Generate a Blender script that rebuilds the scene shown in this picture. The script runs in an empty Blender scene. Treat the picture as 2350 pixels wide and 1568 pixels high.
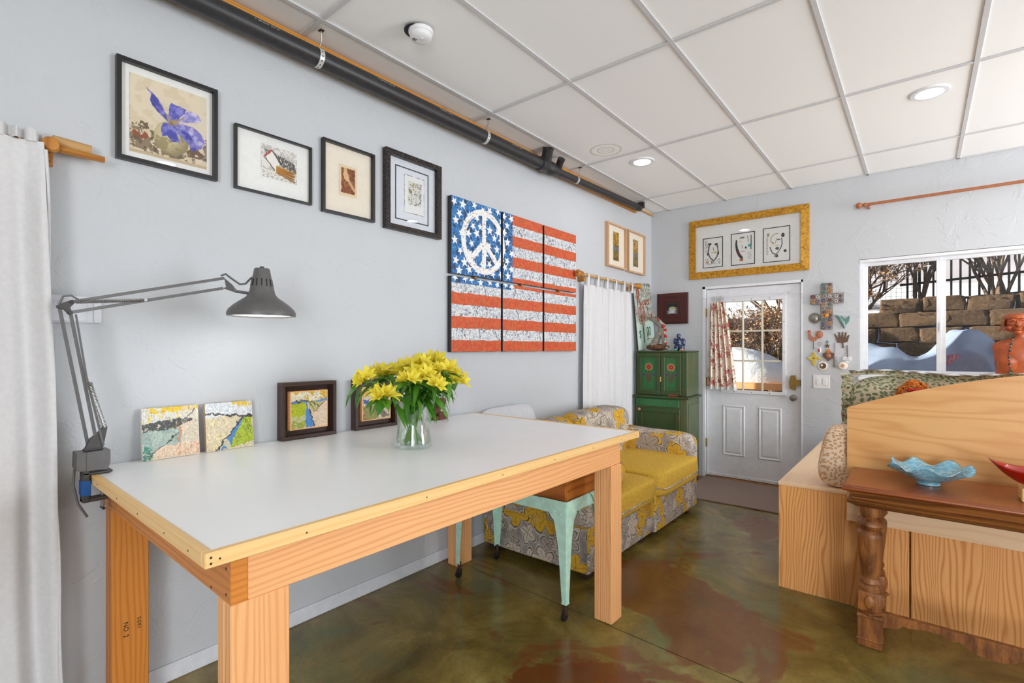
import bpy, bmesh, math, random
import numpy as np
from mathutils import Vector, Matrix

random.seed(7)
scene = bpy.context.scene
C = scene.collection
PI = math.pi

# ------------------------------------------------------------------ camera
cam_data = bpy.data.cameras.new('camera')
cam = bpy.data.objects.new('camera', cam_data)
C.objects.link(cam)
cam.location = (2.42, 0.0, 1.38)
cam.rotation_euler = (math.radians(90), 0, math.radians(39.25))
cam_data.sensor_width = 36.0
cam_data.sensor_fit = 'HORIZONTAL'
cam_data.lens = 36.0 * 1150 / 2350
cam_data.shift_y = 16 / 2350
cam_data.clip_start = 0.05
scene.camera = cam

# ------------------------------------------------------------------ world, sun, daylight, exposure
world = bpy.data.worlds.new('sky')
scene.world = world
world.use_nodes = True
bg = world.node_tree.nodes['Background']
bg.inputs['Color'].default_value = (0.55, 0.70, 1.0, 1)
bg.inputs['Strength'].default_value = 0.30

sun_data = bpy.data.lights.new('sun', 'SUN')
sun_data.energy = 15.0
sun_data.angle = math.radians(0.6)
sun_data.color = (1.0, 0.93, 0.82)
sun = bpy.data.objects.new('sun', sun_data)
C.objects.link(sun)
sun.rotation_euler = Vector((0.95, 0.28, -0.26)).to_track_quat('-Z', 'Y').to_euler()
sun.location = (-6, 0, 6)

def daylight_fill(name, loc, direction, sx, sy, energy, color):
    d = bpy.data.lights.new(name, 'AREA')
    d.shape = 'RECTANGLE'; d.size = sx; d.size_y = sy
    d.energy = energy; d.color = color
    o = bpy.data.objects.new(name, d); C.objects.link(o)
    o.location = loc
    o.rotation_euler = Vector(direction).to_track_quat('-Z', 'Z').to_euler()
    return o
# daylight lamps added at made-up windows in the unseen right and back walls
daylight_fill('added_fill_right', (6.26, 4.1, 1.55), (-1, 0.05, 0.5), 2.5, 1.95, 200, (0.90, 0.95, 1.0))
daylight_fill('added_fill_back', (5.1, -3.26, 1.45), (0, 1, 0.2), 1.9, 2.3, 215, (0.905, 0.953, 1.0))

scene.view_settings.view_transform = 'Standard'
scene.view_settings.look = 'None'
scene.view_settings.exposure = 0.0
scene.cycles.transparent_max_bounces = 24
scene.view_settings.gamma = 1.0
scene.view_settings.use_curve_mapping = False

# ------------------------------------------------------------------ material helpers
def lin(c):
    out = []
    for v in c[:3]:
        v = v / 255.0
        out.append(v / 12.92 if v <= 0.04045 else ((v + 0.055) / 1.055) ** 2.4)
    return (out[0], out[1], out[2], 1.0)

class NT:
    def __init__(self, name):
        self.m = bpy.data.materials.new(name)
        self.m.use_nodes = True
        self.t = self.m.node_tree
        self.t.nodes.clear()
        self.out = self.t.nodes.new('ShaderNodeOutputMaterial')
    def n(self, kind, ins=None, **props):
        nd = self.t.nodes.new('ShaderNode' + kind)
        for k, v in props.items():
            setattr(nd, k, v)
        for k, v in (ins or {}).items():
            s = nd.inputs[k]
            if isinstance(v, bpy.types.NodeSocket):
                self.t.links.new(v, s)
            else:
                s.default_value = v
        return nd
    def math(self, op, a, b=0.0, c=0.0):
        nd = self.n('Math', operation=op)
        for i, v in enumerate((a, b, c)):
            if isinstance(v, bpy.types.NodeSocket):
                self.t.links.new(v, nd.inputs[i])
            else:
                nd.inputs[i].default_value = v
        return nd.outputs[0]
    def vmath(self, op, a, b=(0, 0, 0)):
        nd = self.n('VectorMath', operation=op)
        for i, v in enumerate((a, b)):
            if isinstance(v, bpy.types.NodeSocket):
                self.t.links.new(v, nd.inputs[i])
            else:
                nd.inputs[i].default_value = v
        return nd.outputs['Value'] if op in ('LENGTH', 'DISTANCE', 'DOT_PRODUCT') else nd.outputs[0]
    def mix(self, fac, a, b):
        nd = self.n('Mix', data_type='RGBA')
        for k, v in ((0, fac), (6, a), (7, b)):
            if isinstance(v, bpy.types.NodeSocket):
                self.t.links.new(v, nd.inputs[k])
            else:
                nd.inputs[k].default_value = v
        return nd.outputs[2]
    def ramp(self, fac, stops, interp='LINEAR'):
        nd = self.n('ValToRGB', {'Fac': fac})
        cr = nd.color_ramp
        cr.interpolation = interp
        while len(cr.elements) < len(stops):
            cr.elements.new(0.5)
        for e, (p, c) in zip(cr.elements, stops):
            e.position = p
            e.color = c if len(c) == 4 else (*c, 1)
        return nd.outputs[0]
    def smooth(self, v, lo, hi):
        nd = self.n('MapRange', {'Value': v, 'From Min': lo, 'From Max': hi}, interpolation_type='SMOOTHSTEP')
        return nd.outputs[0]
    def noise(self, vec, scale, detail=3.0, rough=0.55, dist=0.0):
        nd = self.n('TexNoise', {'Vector': vec, 'Scale': scale, 'Detail': detail, 'Roughness': rough, 'Distortion': dist})
        return nd.outputs[0], nd.outputs[1]
    def coord(self, which='Object'):
        return self.n('TexCoord').outputs[which]
    def uvrand(self):
        uv = self.coord('UV')
        r = self.n('ObjectInfo').outputs['Random']
        r2 = self.math('MULTIPLY', r, 17.3)
        off = self.n('CombineXYZ', {'X': r2, 'Y': self.math('MULTIPLY', r, 5.9), 'Z': r2}).outputs[0]
        return self.vmath('ADD', uv, off)
    def bump(self, h, strength=0.3, dist=0.01):
        return self.n('Bump', {'Height': h, 'Strength': strength, 'Distance': dist}).outputs[0]
    def done(self, color, rough=0.5, normal=None, **kw):
        ins = {'Base Color': color, 'Roughness': rough}
        if normal is not None:
            ins['Normal'] = normal
        for k, v in kw.items():
            ins[k.replace('_', ' ')] = v
        b = self.n('BsdfPrincipled', ins)
        self.t.links.new(b.outputs[0], self.out.inputs[0])
        return self.m

def plain(name, rgb, rough=0.5, var=0.08, scale=30.0, bump=0.0, **kw):
    """painted / plastic / metal colour with a little mottling"""
    t = NT(name)
    f, _ = t.noise(t.coord('Object'), scale)
    c = lin(rgb)
    d = tuple(v * (1 - var) for v in c[:3]) + (1,)
    e = tuple(min(1, v * (1 + var)) for v in c[:3]) + (1,)
    col = t.mix(t.smooth(f, 0.3, 0.7), d, e)
    nm = t.bump(f, bump, 0.004) if bump else None
    return t.done(col, rough, nm, **kw)

def wood(name, light, dark, rough=0.45, freq=60.0, fig=2.2, knots=False, contrast=1.0, bump=0.06):
    """U of the box UV runs along the grain, in metres"""
    t = NT(name)
    uv = t.uvrand()
    sx = t.vmath('MULTIPLY', uv, (1.1, 7.0, 1.0))
    w, _ = t.noise(sx, 1.0, 2.0, 0.5)
    sep = t.n('SeparateXYZ', {'Vector': uv})
    ph = t.math('ADD', t.math('MULTIPLY', sep.outputs[1], freq), t.math('MULTIPLY', w, fig * 14.0))
    ring = t.math('MULTIPLY_ADD', t.math('SINE', ph), 0.5, 0.5)
    ring = t.math('POWER', ring, 2.6)
    fine, _ = t.noise(t.vmath('MULTIPLY', uv, (9.0, 330.0, 1.0)), 1.0, 3.0, 0.6)
    tone, _ = t.noise(t.vmath('MULTIPLY', uv, (1.6, 3.5, 1.0)), 1.0, 3.0)
    f = t.math('ADD', t.math('MULTIPLY', ring, 0.62), t.math('MULTIPLY', fine, 0.42))
    f = t.math('MULTIPLY', f, contrast)
    col = t.mix(t.math('MINIMUM', f, 1.0), lin(light), lin(dark))
    mid = tuple((a + b) * 0.5 for a, b in zip(light, dark))
    col = t.mix(t.math('MULTIPLY', t.smooth(tone, 0.35, 0.75), 0.35), col, lin(mid))
    if knots:
        v = t.n('TexVoronoi', {'Vector': t.vmath('MULTIPLY', uv, (3.2, 7.5, 1.0)), 'Scale': 1.0})
        k = t.smooth(v.outputs['Distance'], 0.085, 0.035)
        col = t.mix(t.math('MULTIPLY', k, 0.75), col, lin((92, 48, 22)))
    return t.done(col, rough, t.bump(f, bump, 0.004))

M = {}
def paint_wall(name, rgb):
    t = NT(name)
    p = t.coord('Object')
    a, _ = t.noise(p, 5.0, 5.0, 0.62, 0.6)
    b, _ = t.noise(p, 42.0, 3.0, 0.6)
    tr = t.smooth(a, 0.52, 0.60)
    h = t.math('ADD', t.math('MULTIPLY', tr, 0.7), t.math('MULTIPLY', b, 0.5))
    c = lin(rgb)
    col = t.mix(t.math('MULTIPLY', b, 0.25), c, tuple(v * 0.93 for v in c[:3]) + (1,))
    return t.done(col, 0.55, t.bump(h, 0.5, 0.004))
M['wall'] = paint_wall('blue_white_wall_paint', (200, 202, 205))
M['trim'] = plain('white_gloss_paint', (232, 233, 236), 0.38, 0.03, 18, 0.05)
M['trimwall'] = plain('painted_base_board', (222, 224, 230), 0.45, 0.04, 25, 0.1)
M['tee'] = plain('white_ceiling_tee', (208, 208, 209), 0.5, 0.02)
def floor_mat():
    t = NT('stained_concrete')
    p = t.coord('Object')
    a, _ = t.noise(p, 1.15, 4.0, 0.6, 1.2)
    b, _ = t.noise(t.vmath('ADD', p, (7.3, 2.1, 0)), 2.3, 6.0, 0.66, 0.8)
    g, _ = t.noise(t.vmath('ADD', p, (3.1, 9.7, 0)), 1.7, 5.0, 0.6, 0.5)
    fine, _ = t.noise(p, 55.0, 5.0, 0.7)
    col = t.ramp(b, [(0.28, lin((78, 64, 26))), (0.48, lin((122, 104, 50))), (0.62, lin((146, 127, 66))), (0.8, lin((176, 162, 100)))])
    col = t.mix(t.math('MULTIPLY', t.smooth(g, 0.52, 0.70), 0.65), col, lin((104, 116, 78)))
    rust = t.smooth(t.math('ADD', a, t.math('MULTIPLY', b, 0.25)), 0.655, 0.70)
    col = t.mix(t.math('MULTIPLY', rust, 0.75), col, lin((116, 64, 30)))
    # the big red-brown acid blot with feathered edges in front of the table
    q = t.vmath('SUBTRACT', p, (1.52, 1.66, 0.0))
    q = t.vmath('MULTIPLY', q, (1.0, 1.35, 0.0))
    r = t.vmath('LENGTH', q)
    e, _ = t.noise(p, 9.0, 5.0, 0.7, 1.0)
    r = t.math('ADD', r, t.math('MULTIPLY', t.math('SUBTRACT', e, 0.5), 0.42))
    blot = t.smooth(r, 0.47, 0.42)
    col = t.mix(t.math('MULTIPLY', blot, 0.8), col, lin((108, 50, 18)))
    col = t.mix(t.math('MULTIPLY', t.smooth(fine, 0.45, 0.75), 0.25), col, lin((52, 40, 20)))
    rr = t.math('MULTIPLY_ADD', fine, 0.12, 0.13)
    return t.done(col, rr, t.bump(fine, 0.02, 0.002), Specular_IOR_Level=0.5)
M['floor'] = floor_mat()
M['dark'] = plain('near_black', (22, 22, 24), 0.6)
def tile_mat():
    t = NT('ceiling_tile_white')
    p = t.coord('Object')
    b, _ = t.noise(p, 160.0, 3.0, 0.7)
    col = t.mix(t.math('MULTIPLY', b, 0.3), lin((250, 250, 249)), lin((240, 240, 239)))
    return t.done(col, 0.8, t.bump(b, 0.12, 0.002))
M['tile'] = tile_mat()
def stained_tile_mat():
    t = NT('ceiling_tile_with_rings')
    p = t.coord('Object')
    w, _ = t.noise(p, 22.0, 3.0)
    d = t.vmath('LENGTH', t.vmath('MULTIPLY', p, (1.0, 1.0, 0.0)))
    d = t.math('ADD', d, t.math('MULTIPLY', t.math('SUBTRACT', w, 0.5), 0.018))
    col = lin((247, 247, 246))
    for r0, k in ((0.118, 0.85), (0.062, 0.6), (0.03, 0.4)):
        band = t.smooth(t.math('ABSOLUTE', t.math('SUBTRACT', d, r0)), 0.009, 0.002)
        col = t.mix(t.math('MULTIPLY', band, k), col, lin((200, 186, 160)))
    return t.done(col, 0.8)
M['tile_stain'] = stained_tile_mat()
M['fir'] = wood('douglas_fir', (246, 188, 128), (208, 122, 64), 0.5, 400, 2.3, True, 0.6)
M['fir_deep'] = wood('amber_fir', (224, 146, 60), (170, 86, 24), 0.45, 380, 2.0, True, 0.65)
M['pine'] = wood('pale_pine_trim', (246, 206, 142), (230, 178, 104), 0.45, 260, 1.0, False, 0.6)
M['ledger'] = wood('yellow_ledger_board', (222, 156, 66), (160, 96, 30), 0.6, 500, 1.2, True, 1.0)
M['oak'] = wood('oak_plywood', (248, 188, 120), (202, 118, 52), 0.34, 400, 5.2, False, 0.95, 0.02)
M['birch'] = wood('pale_birch_plywood', (246, 212, 172), (232, 184, 136), 0.34, 60, 2.4, False, 0.7, 0.02)
M['pineply'] = wood('pine_plywood', (240, 186, 120), (216, 146, 78), 0.4, 95, 2.6, False, 0.8, 0.02)
M['walnut'] = wood('antique_brown_wood', (176, 112, 54), (78, 42, 20), 0.42, 300, 1.6, False, 1.05)
M['mahog'] = wood('red_brown_table_top', (158, 86, 42), (112, 54, 24), 0.26, 420, 1.2, False, 0.8, 0.02)
M['rodwood'] = wood('golden_oak_rod', (206, 140, 52), (146, 84, 22), 0.35, 120, 1.0)
M['rodpale'] = wood('pale_oak_dowel', (206, 164, 106), (180, 130, 72), 0.45, 120, 1.0)
M['laminate'] = plain('white_laminate', (250, 250, 251), 0.30, 0.02, 6)
M['metal'] = plain('dull_steel', (150, 148, 142), 0.35, 0.1, 40, 0, Metallic=0.9)
M['brass'] = plain('aged_brass', (168, 140, 78), 0.35, 0.12, 40, 0, Metallic=0.8)
M['blackpipe'] = plain('black_abs_pipe', (46, 45, 46), 0.42, 0.18, 30, 0.05)
M['black'] = plain('black_satin', (26, 26, 28), 0.4, 0.15)
M['white'] = plain('white_paper', (240, 239, 236), 0.7, 0.02)
M['screw'] = plain('dark_screw_head', (58, 44, 34), 0.5)
def glass_mat(name, tint=(1, 1, 1, 1), amount=0.06, rough=0.0, cap=1.0):
    t = NT(name)
    tr = t.n('BsdfTransparent', {'Color': tint})
    gl = t.n('BsdfGlossy', {'Color': (1, 1, 1, 1), 'Roughness': rough})
    fr = t.n('Fresnel', {'IOR': 1.45})
    f = t.math('MULTIPLY', fr.outputs[0], amount / 0.04)
    mx = t.n('MixShader', {0: t.math('MINIMUM', f, cap), 1: tr.outputs[0], 2: gl.outputs[0]})
    t.t.links.new(mx.outputs[0], t.out.inputs[0])
    return t.m
M['pane'] = glass_mat('window_glass', (0.97, 0.985, 0.98, 1), 0.03)
M['picglass'] = glass_mat('picture_glass', (1, 1, 1, 1), 0.03)
def emit(name, rgb, strength):
    t = NT(name)
    e = t.n('Emission', {'Color': rgb, 'Strength': strength})
    t.t.links.new(e.outputs[0], t.out.inputs[0])
    return t.m
def art_mat():
    t = NT('printed_colours')
    a = t.n('Attribute', attribute_name='Col')
    return t.done(a.outputs['Color'], 0.6)
M['art'] = art_mat()
def canvas_mat():
    t = NT('painted_canvas')
    a = t.n('Attribute', attribute_name='Col')
    b, _ = t.noise(t.coord('Object'), 130.0, 4.0, 0.7)
    return t.done(a.outputs['Color'], 0.55, t.bump(b, 0.35, 0.003))
M['canvas'] = canvas_mat()

# ------------------------------------------------------------------ mesh helpers
ORG = {}
def set_uv(me, co, grain=None):
    n = len(me.loops)
    if n == 0:
        return
    li = np.empty(n, np.int32); me.loops.foreach_get('vertex_index', li)
    ls = np.empty(len(me.polygons), np.int32); me.polygons.foreach_get('loop_start', ls)
    lt = np.empty(len(me.polygons), np.int32); me.polygons.foreach_get('loop_total', lt)
    no = np.empty(len(me.polygons) * 3, np.float32); me.polygons.foreach_get('normal', no)
    dom = np.abs(no.reshape(-1, 3)).argmax(1)
    dl = np.repeat(dom, lt)
    p = co[li]
    ext = co.max(0) - co.min(0)
    g = {'x': 0, 'y': 1, 'z': 2}.get(grain, int(ext.argmax()))
    uv = np.empty((n, 2), np.float32)
    for d in range(3):
        mk = dl == d
        ax = [i for i in range(3) if i != d]
        if g in ax:
            u = g; v = [i for i in ax if i != g][0]
        else:
            u, v = ax
        uv[mk, 0] = p[mk, u] + (p[mk, d] * 0.7)
        uv[mk, 1] = p[mk, v] + (p[mk, d] * 0.9)
    l = me.uv_layers.new(name='UVMap')
    l.data.foreach_set('uv', uv.ravel())

def mesh_obj(name, verts, faces, mat, parent=None, smooth=True, grain=None, uv=None, col=None, angle=35, mats=None, midx=None):
    co = np.array(verts, np.float32).reshape(-1, 3)
    me = bpy.data.meshes.new(name)
    if parent is not None:
        org = ORG[parent.name]
    else:
        org = np.array([(co[:, 0].min() + co[:, 0].max()) / 2, (co[:, 1].min() + co[:, 1].max()) / 2, co[:, 2].min()])
    me.from_pydata((co - org.astype(np.float32)).tolist(), [], faces)
    me.update()
    if uv is not None:
        l = me.uv_layers.new(name='UVMap')
        li = np.empty(len(me.loops), np.int32); me.loops.foreach_get('vertex_index', li)
        l.data.foreach_set('uv', np.array(uv, np.float32)[li].ravel())
    else:
        set_uv(me, co, grain)
    if col is not None:
        a = me.attributes.new('Col', 'FLOAT_COLOR', 'POINT')
        rgba = np.ones((len(co), 4), np.float32); rgba[:, :3] = col
        a.data.foreach_set('color', rgba.ravel())
    for m in (mats or [mat]):
        me.materials.append(M[m] if isinstance(m, str) else m)
    if midx is not None:
        me.polygons.foreach_set('material_index', np.array(midx, np.int32))
    if smooth:
        me.polygons.foreach_set('use_smooth', [True] * len(me.polygons))
        me.set_sharp_from_angle(angle=math.radians(angle))
    o = bpy.data.objects.new(name, me)
    C.objects.link(o)
    if parent is not None:
        o.parent = parent
    else:
        o.location = org
    ORG[o.name] = org
    return o

def thing(name, label, cat, loc, group=None):
    o = bpy.data.objects.new(name, None)
    o.empty_display_size = 0.05
    C.objects.link(o)
    o.location = loc
    o['label'] = label; o['category'] = cat
    if group: o['group'] = group
    ORG[o.name] = np.array(loc, float)
    return o
def tag(o, label, cat, group=None):
    o['label'] = label; o['category'] = cat
    if group: o['group'] = group
    return o
def struct(o, label=None):
    o['kind'] = 'structure'
    if label: o['label'] = label
    return o
def struct_empty(name, loc, label=None):
    o = bpy.data.objects.new(name, None); C.objects.link(o); o.location = loc
    o['kind'] = 'structure'
    if label: o['label'] = label
    ORG[o.name] = np.array(loc, float)
    return o
def dup(o, parent, delta=(0, 0, 0), rotz=None):
    c = o.copy(); C.objects.link(c)
    c.parent = parent
    c.location = Vector(o.location) + Vector(delta)
    if rotz is not None: c.rotation_euler = (0, 0, rotz)
    ORG[c.name] = ORG[o.name]
    return c

class G:
    """collects verts and faces"""
    def __init__(self): self.v = []; self.f = []
    def add(self, v, f):
        b = len(self.v); self.v += [tuple(p) for p in v]; self.f += [tuple(i + b for i in q) for q in f]; return self
    def box(self, lo, hi):
        (a, b, c), (d, e, g) = lo, hi
        return self.add([(a, b, c), (d, b, c), (d, e, c), (a, e, c), (a, b, g), (d, b, g), (d, e, g), (a, e, g)],
                        [(0, 3, 2, 1), (4, 5, 6, 7), (0, 1, 5, 4), (1, 2, 6, 5), (2, 3, 7, 6), (3, 0, 4, 7)])
    def bbox(self, lo, hi, r=0.003, seg=1):
        bm = bmesh.new()
        bmesh.ops.create_cube(bm, size=1.0)
        for v in bm.verts:
            v.co = [lo[i] + (v.co[i] + 0.5) * (hi[i] - lo[i]) for i in range(3)]
        r = min(r, 0.45 * min(hi[i] - lo[i] for i in range(3)))
        bmesh.ops.bevel(bm, geom=bm.edges[:], offset=r, segments=seg, affect='EDGES', profile=0.6)
        bm.verts.index_update()
        self.add([v.co[:] for v in bm.verts], [[v.index for v in f.verts] for f in bm.faces])
        bm.free(); return self
    def tube(self, pts, r, n=10, cap=True, closed=False):
        pts = [Vector(p) for p in pts]
        k = len(pts)
        rs = r if isinstance(r, (list, tuple, np.ndarray)) else [r] * k
        t0 = (pts[1] - pts[0]).normalized()
        ref = Vector((0, 0, 1)) if abs(t0.z) < 0.9 else Vector((1, 0, 0))
        nrm = t0.cross(ref).normalized()
        rings = []
        for i in range(k):
            if closed:
                t = (pts[(i + 1) % k] - pts[i - 1]).normalized()
            else:
                t = (pts[min(i + 1, k - 1)] - pts[max(i - 1, 0)]).normalized()
            nrm = (nrm - t * nrm.dot(t)).normalized()
            bn = t.cross(nrm)
            rings.append([pts[i] + (nrm * math.cos(2 * PI * j / n) + bn * math.sin(2 * PI * j / n)) * rs[i] for j in range(n)])
        v = [p for rg in rings for p in rg]
        f = []
        m = k if closed else k - 1
        for i in range(m):
            a = i * n; b = ((i + 1) % k) * n
            for j in range(n):
                f.append((a + j, a + (j + 1) % n, b + (j + 1) % n, b + j))
        if cap and not closed:
            f.append(tuple(range(n))[::-1]); f.append(tuple((k - 1) * n + j for j in range(n)))
        return self.add(v, f)
    def cyl(self, a, b, r, n=16): return self.tube([a, b], r, n)
    def lathe(self, prof, center, axis='z', n=24, closed_ends=True):
        """prof: list of (radius, height)"""
        cx, cy, cz = center
        v = []; f = []
        for (r, h) in prof:
            for j in range(n):
                a = 2 * PI * j / n
                x, y = r * math.cos(a), r * math.sin(a)
                if axis == 'z': v.append((cx + x, cy + y, cz + h))
                elif axis == 'x': v.append((cx + h, cy + x, cz + y))
                else: v.append((cx + y, cy + h, cz + x))
        for i in range(len(prof) - 1):
            for j in range(n):
                f.append((i * n + j, i * n + (j + 1) % n, (i + 1) * n + (j + 1) % n, (i + 1) * n + j))
        if closed_ends:
            f.append(tuple(range(n))[::-1]); f.append(tuple((len(prof) - 1) * n + j for j in range(n)))
        return self.add(v, f)
    def prism(self, poly, fn, d0, d1):
        """poly 2-D outline; fn(u, v, d) -> xyz"""
        n = len(poly)
        v = [fn(u, w, d0) for u, w in poly] + [fn(u, w, d1) for u, w in poly]
        f = [tuple(range(n))[::-1], tuple(range(n, 2 * n))]
        for i in range(n):
            j = (i + 1) % n
            f.append((i, j, n + j, n + i))
        return self.add(v, f)
    def grid(self, fn, nu, nv):
        v = [fn(i / nu, j / nv) for j in range(nv + 1) for i in range(nu + 1)]
        f = [(j * (nu + 1) + i, j * (nu + 1) + i + 1, (j + 1) * (nu + 1) + i + 1, (j + 1) * (nu + 1) + i) for j in range(nv) for i in range(nu)]
        return self.add(v, f)
    def ball(self, c, r, n=10, m=7):
        rx, ry, rz = r if isinstance(r, (tuple, list)) else (r, r, r)
        v = [(c[0], c[1], c[2] - rz)]
        for i in range(1, m):
            a = -PI / 2 + PI * i / m
            for j in range(n):
                b = 2 * PI * j / n
                v.append((c[0] + rx * math.cos(a) * math.cos(b), c[1] + ry * math.cos(a) * math.sin(b), c[2] + rz * math.sin(a)))
        v.append((c[0], c[1], c[2] + rz))
        f = [(0, 1 + (j + 1) % n, 1 + j) for j in range(n)]
        for i in range(m - 2):
            for j in range(n):
                a = 1 + i * n; b = a + n
                f.append((a + j, a + (j + 1) % n, b + (j + 1) % n, b + j))
        L = len(v) - 1; a = 1 + (m - 2) * n
        f += [(a + j, a + (j + 1) % n, L) for j in range(n)]
        return self.add(v, f)
    def obj(self, name, mat, parent=None, **kw):
        return mesh_obj(name, self.v, self.f, mat, parent, **kw)

def bx(name, lo, hi, mat, parent=None, r=0.003, seg=1, **kw):
    return G().bbox(lo, hi, r, seg).obj(name, mat, parent, **kw)

def sbox(name, c, half, mat, parent=None, e=0.35, nu=36, nv=24, wob=0.0, seed=0, fn=None, **kw):
    """soft cushion: superellipsoid with a little lumpiness. e small -> boxier"""
    rnd = np.random.RandomState(seed)
    ph = rnd.rand(6) * 6.28
    def sg(x, p): return math.copysign(abs(x) ** p, x)
    def P(i, j):
        a = -PI + 2 * PI * i; b = -PI / 2 + PI * j
        x = sg(math.cos(b), e) * sg(math.cos(a), e); y = sg(math.cos(b), e) * sg(math.sin(a), e); z = sg(math.sin(b), e)
        k = 1 + wob * (math.sin(3 * x + ph[0]) * math.sin(4 * y + ph[1]) + 0.6 * math.sin(5 * z + ph[2] + 2 * x))
        p = [c[0] + half[0] * x * k, c[1] + half[1] * y * k, c[2] + half[2] * z * k]
        return fn(p, x, y, z) if fn else p
    return G().grid(P, nu, nv).obj(name, mat, parent, angle=80, **kw)

# numpy value noise for painted pictures
def vn(u, v, fr, seed=0):
    rnd = np.random.RandomState(seed)
    T = rnd.rand(64, 64)
    x = u * fr; y = v * fr
    xi = np.floor(x).astype(int); yi = np.floor(y).astype(int)
    fx = x - xi; fy = y - yi
    fx = fx * fx * (3 - 2 * fx); fy = fy * fy * (3 - 2 * fy)
    g = lambda a, b: T[a % 64, b % 64]
    return (g(xi, yi) * (1 - fx) + g(xi + 1, yi) * fx) * (1 - fy) + (g(xi, yi + 1) * (1 - fx) + g(xi + 1, yi + 1) * fx) * fy
def fbm(u, v, fr, seed=0, o=4):
    s = 0; a = 0.5
    for k in range(o):
        s = s + a * vn(u, v, fr * 2 ** k, seed + k); a *= 0.5
    return s / (1 - 0.5 ** o)
class Paint:
    """a painted rectangle: colours in 0..255 laid down by masks on a fine grid"""
    def __init__(self, w, h, nu, nv, base, wob=0.0):
        j, i = np.mgrid[0:nv + 1, 0:nu + 1]
        self.u = (i / nu).ravel(); self.v = 1 - (j / nv).ravel()      # v: 0 bottom, 1 top
        self.w, self.h, self.nu, self.nv = w, h, nu, nv
        self.x = self.u * w; self.y = self.v * h
        self.gx, self.gy = self.x, self.y                             # true position; x, y may be shaken for a brushy edge
        if wob:
            self.x = self.x + (fbm(self.u, self.v, 14, 77, 5) - 0.5) * wob * 2; self.y = self.y + (fbm(self.u, self.v, 14, 99, 5) - 0.5) * wob * 2
            self.u = self.x / w; self.v = self.y / h
        self.c = np.ones((len(self.u), 3)) * np.array(base, float)
    def put(self, mask, rgb, a=1.0):
        k = np.clip(np.asarray(mask, float) * a, 0, 1)[:, None]
        self.c = self.c * (1 - k) + np.array(rgb, float) * k
    def brush(self, seed, amt=0.16):
        u, v = self.gx / self.w, self.gy / self.h
        k = 1 + (fbm(u * 2.2, v * 0.7, 40, seed, 4) - 0.5) * amt * 2 + (fbm(u, v, 90, seed + 5, 2) - 0.5) * amt
        self.c = self.c * k[:, None]
        self.put(fbm(u, v, 34, seed + 9, 4) > 0.68, (70, 60, 56), 0.2)
        self.put(fbm(u, v, 40, seed + 19, 4) > 0.67, (240, 232, 214), 0.22)
    def line(self, x0, y0, x1, y1, wd):
        dx, dy = x1 - x0, y1 - y0
        L = dx * dx + dy * dy + 1e-12
        t = np.clip(((self.x - x0) * dx + (self.y - y0) * dy) / L, 0, 1)
        d = np.hypot(self.x - x0 - t * dx, self.y - y0 - t * dy)
        return np.clip(1.5 - d / wd, 0, 1)
    def poly(self, pts):
        inside = np.zeros(len(self.x), bool)
        n = len(pts)
        for i in range(n):
            x0, y0 = pts[i]; x1, y1 = pts[(i + 1) % n]
            if y0 == y1: continue
            c = (self.y > y0) != (self.y > y1)
            inside ^= c & (self.x < (x1 - x0) * (self.y - y0) / (y1 - y0) + x0)
        return inside.astype(float)
    def ell(self, cx, cy, rx, ry, soft=0.1):
        d = np.hypot((self.x - cx) / rx, (self.y - cy) / ry)
        return np.clip((1 - d) / soft, 0, 1)
    def build(self, name, origin, du, dv, mat='art', parent=None):
        """origin = lower left corner; du, dv unit vectors"""
        o = np.array(origin); du = np.array(du); dv = np.array(dv)
        V = o + self.gx[:, None] * du + self.gy[:, None] * dv
        nu, nv = self.nu, self.nv
        F = [(j * (nu + 1) + i, (j + 1) * (nu + 1) + i, (j + 1) * (nu + 1) + i + 1, j * (nu + 1) + i + 1) for j in range(nv) for i in range(nu)]
        s = np.clip(self.c, 0, 255) / 255
        L = np.where(s <= 0.04045, s / 12.92, ((s + 0.055) / 1.055) ** 2.4)
        return mesh_obj(name, V, F, mat, parent, col=L)
# ================================================================== THE SETTING
H = 2.94; XR = 6.2; YB = -3.2; YF = 5.51
g = G().box((-0.15, YB - 0.15, 0), (0, YF + 0.15, H + 0.01))
struct(g.obj('wall_left', 'wall', smooth=False), 'long white plaster wall hung with pictures')
DX0, DX1, DZ1 = 0.585, 1.535, 2.045        # door opening
WX0, WX1, WZ0, WZ1 = 1.985, 4.05, 1.13, 2.185  # window opening
g = G()
g.box((0, YF, 0), (DX0, YF + 0.15, H)); g.box((DX0, YF, DZ1), (DX1, YF + 0.15, H)); g.box((DX1, YF, 0), (WX0, YF + 0.15, H))
g.box((WX0, YF, 0), (WX1, YF + 0.15, WZ0)); g.box((WX0, YF, WZ1), (WX1, YF + 0.15, H)); g.box((WX1, YF, 0), (XR + 0.15, YF + 0.15, H))
struct(g.obj('wall_far', 'wall', smooth=False), 'white plaster end wall with door and window')
def wall_with_added_window(name, axis):
    g = G()
    if axis == 'x':
        a, b, y0, y1 = XR, XR + 0.15, YB - 0.15, YF + 0.15
        g.box((a, y0, 0), (b, 2.8, H)); g.box((a, 5.4, 0), (b, y1, H))
        g.box((a, 2.8, 0), (b, 5.4, 0.55)); g.box((a, 2.8, 2.56), (b, 5.4, H))
    else:
        a, b = YB - 0.15, YB
        g.box((0, a, 0), (4.12, b, H)); g.box((6.08, a, 0), (XR, b, H))
        g.box((4.12, a, 0), (6.08, b, 0.25)); g.box((4.12, a, 2.65), (6.08, b, H))
    return struct(g.obj(name, 'wall', smooth=False))
wall_with_added_window('wall_right', 'x'); wall_with_added_window('wall_back', 'y')  # openings invented for the added area lamps
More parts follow.
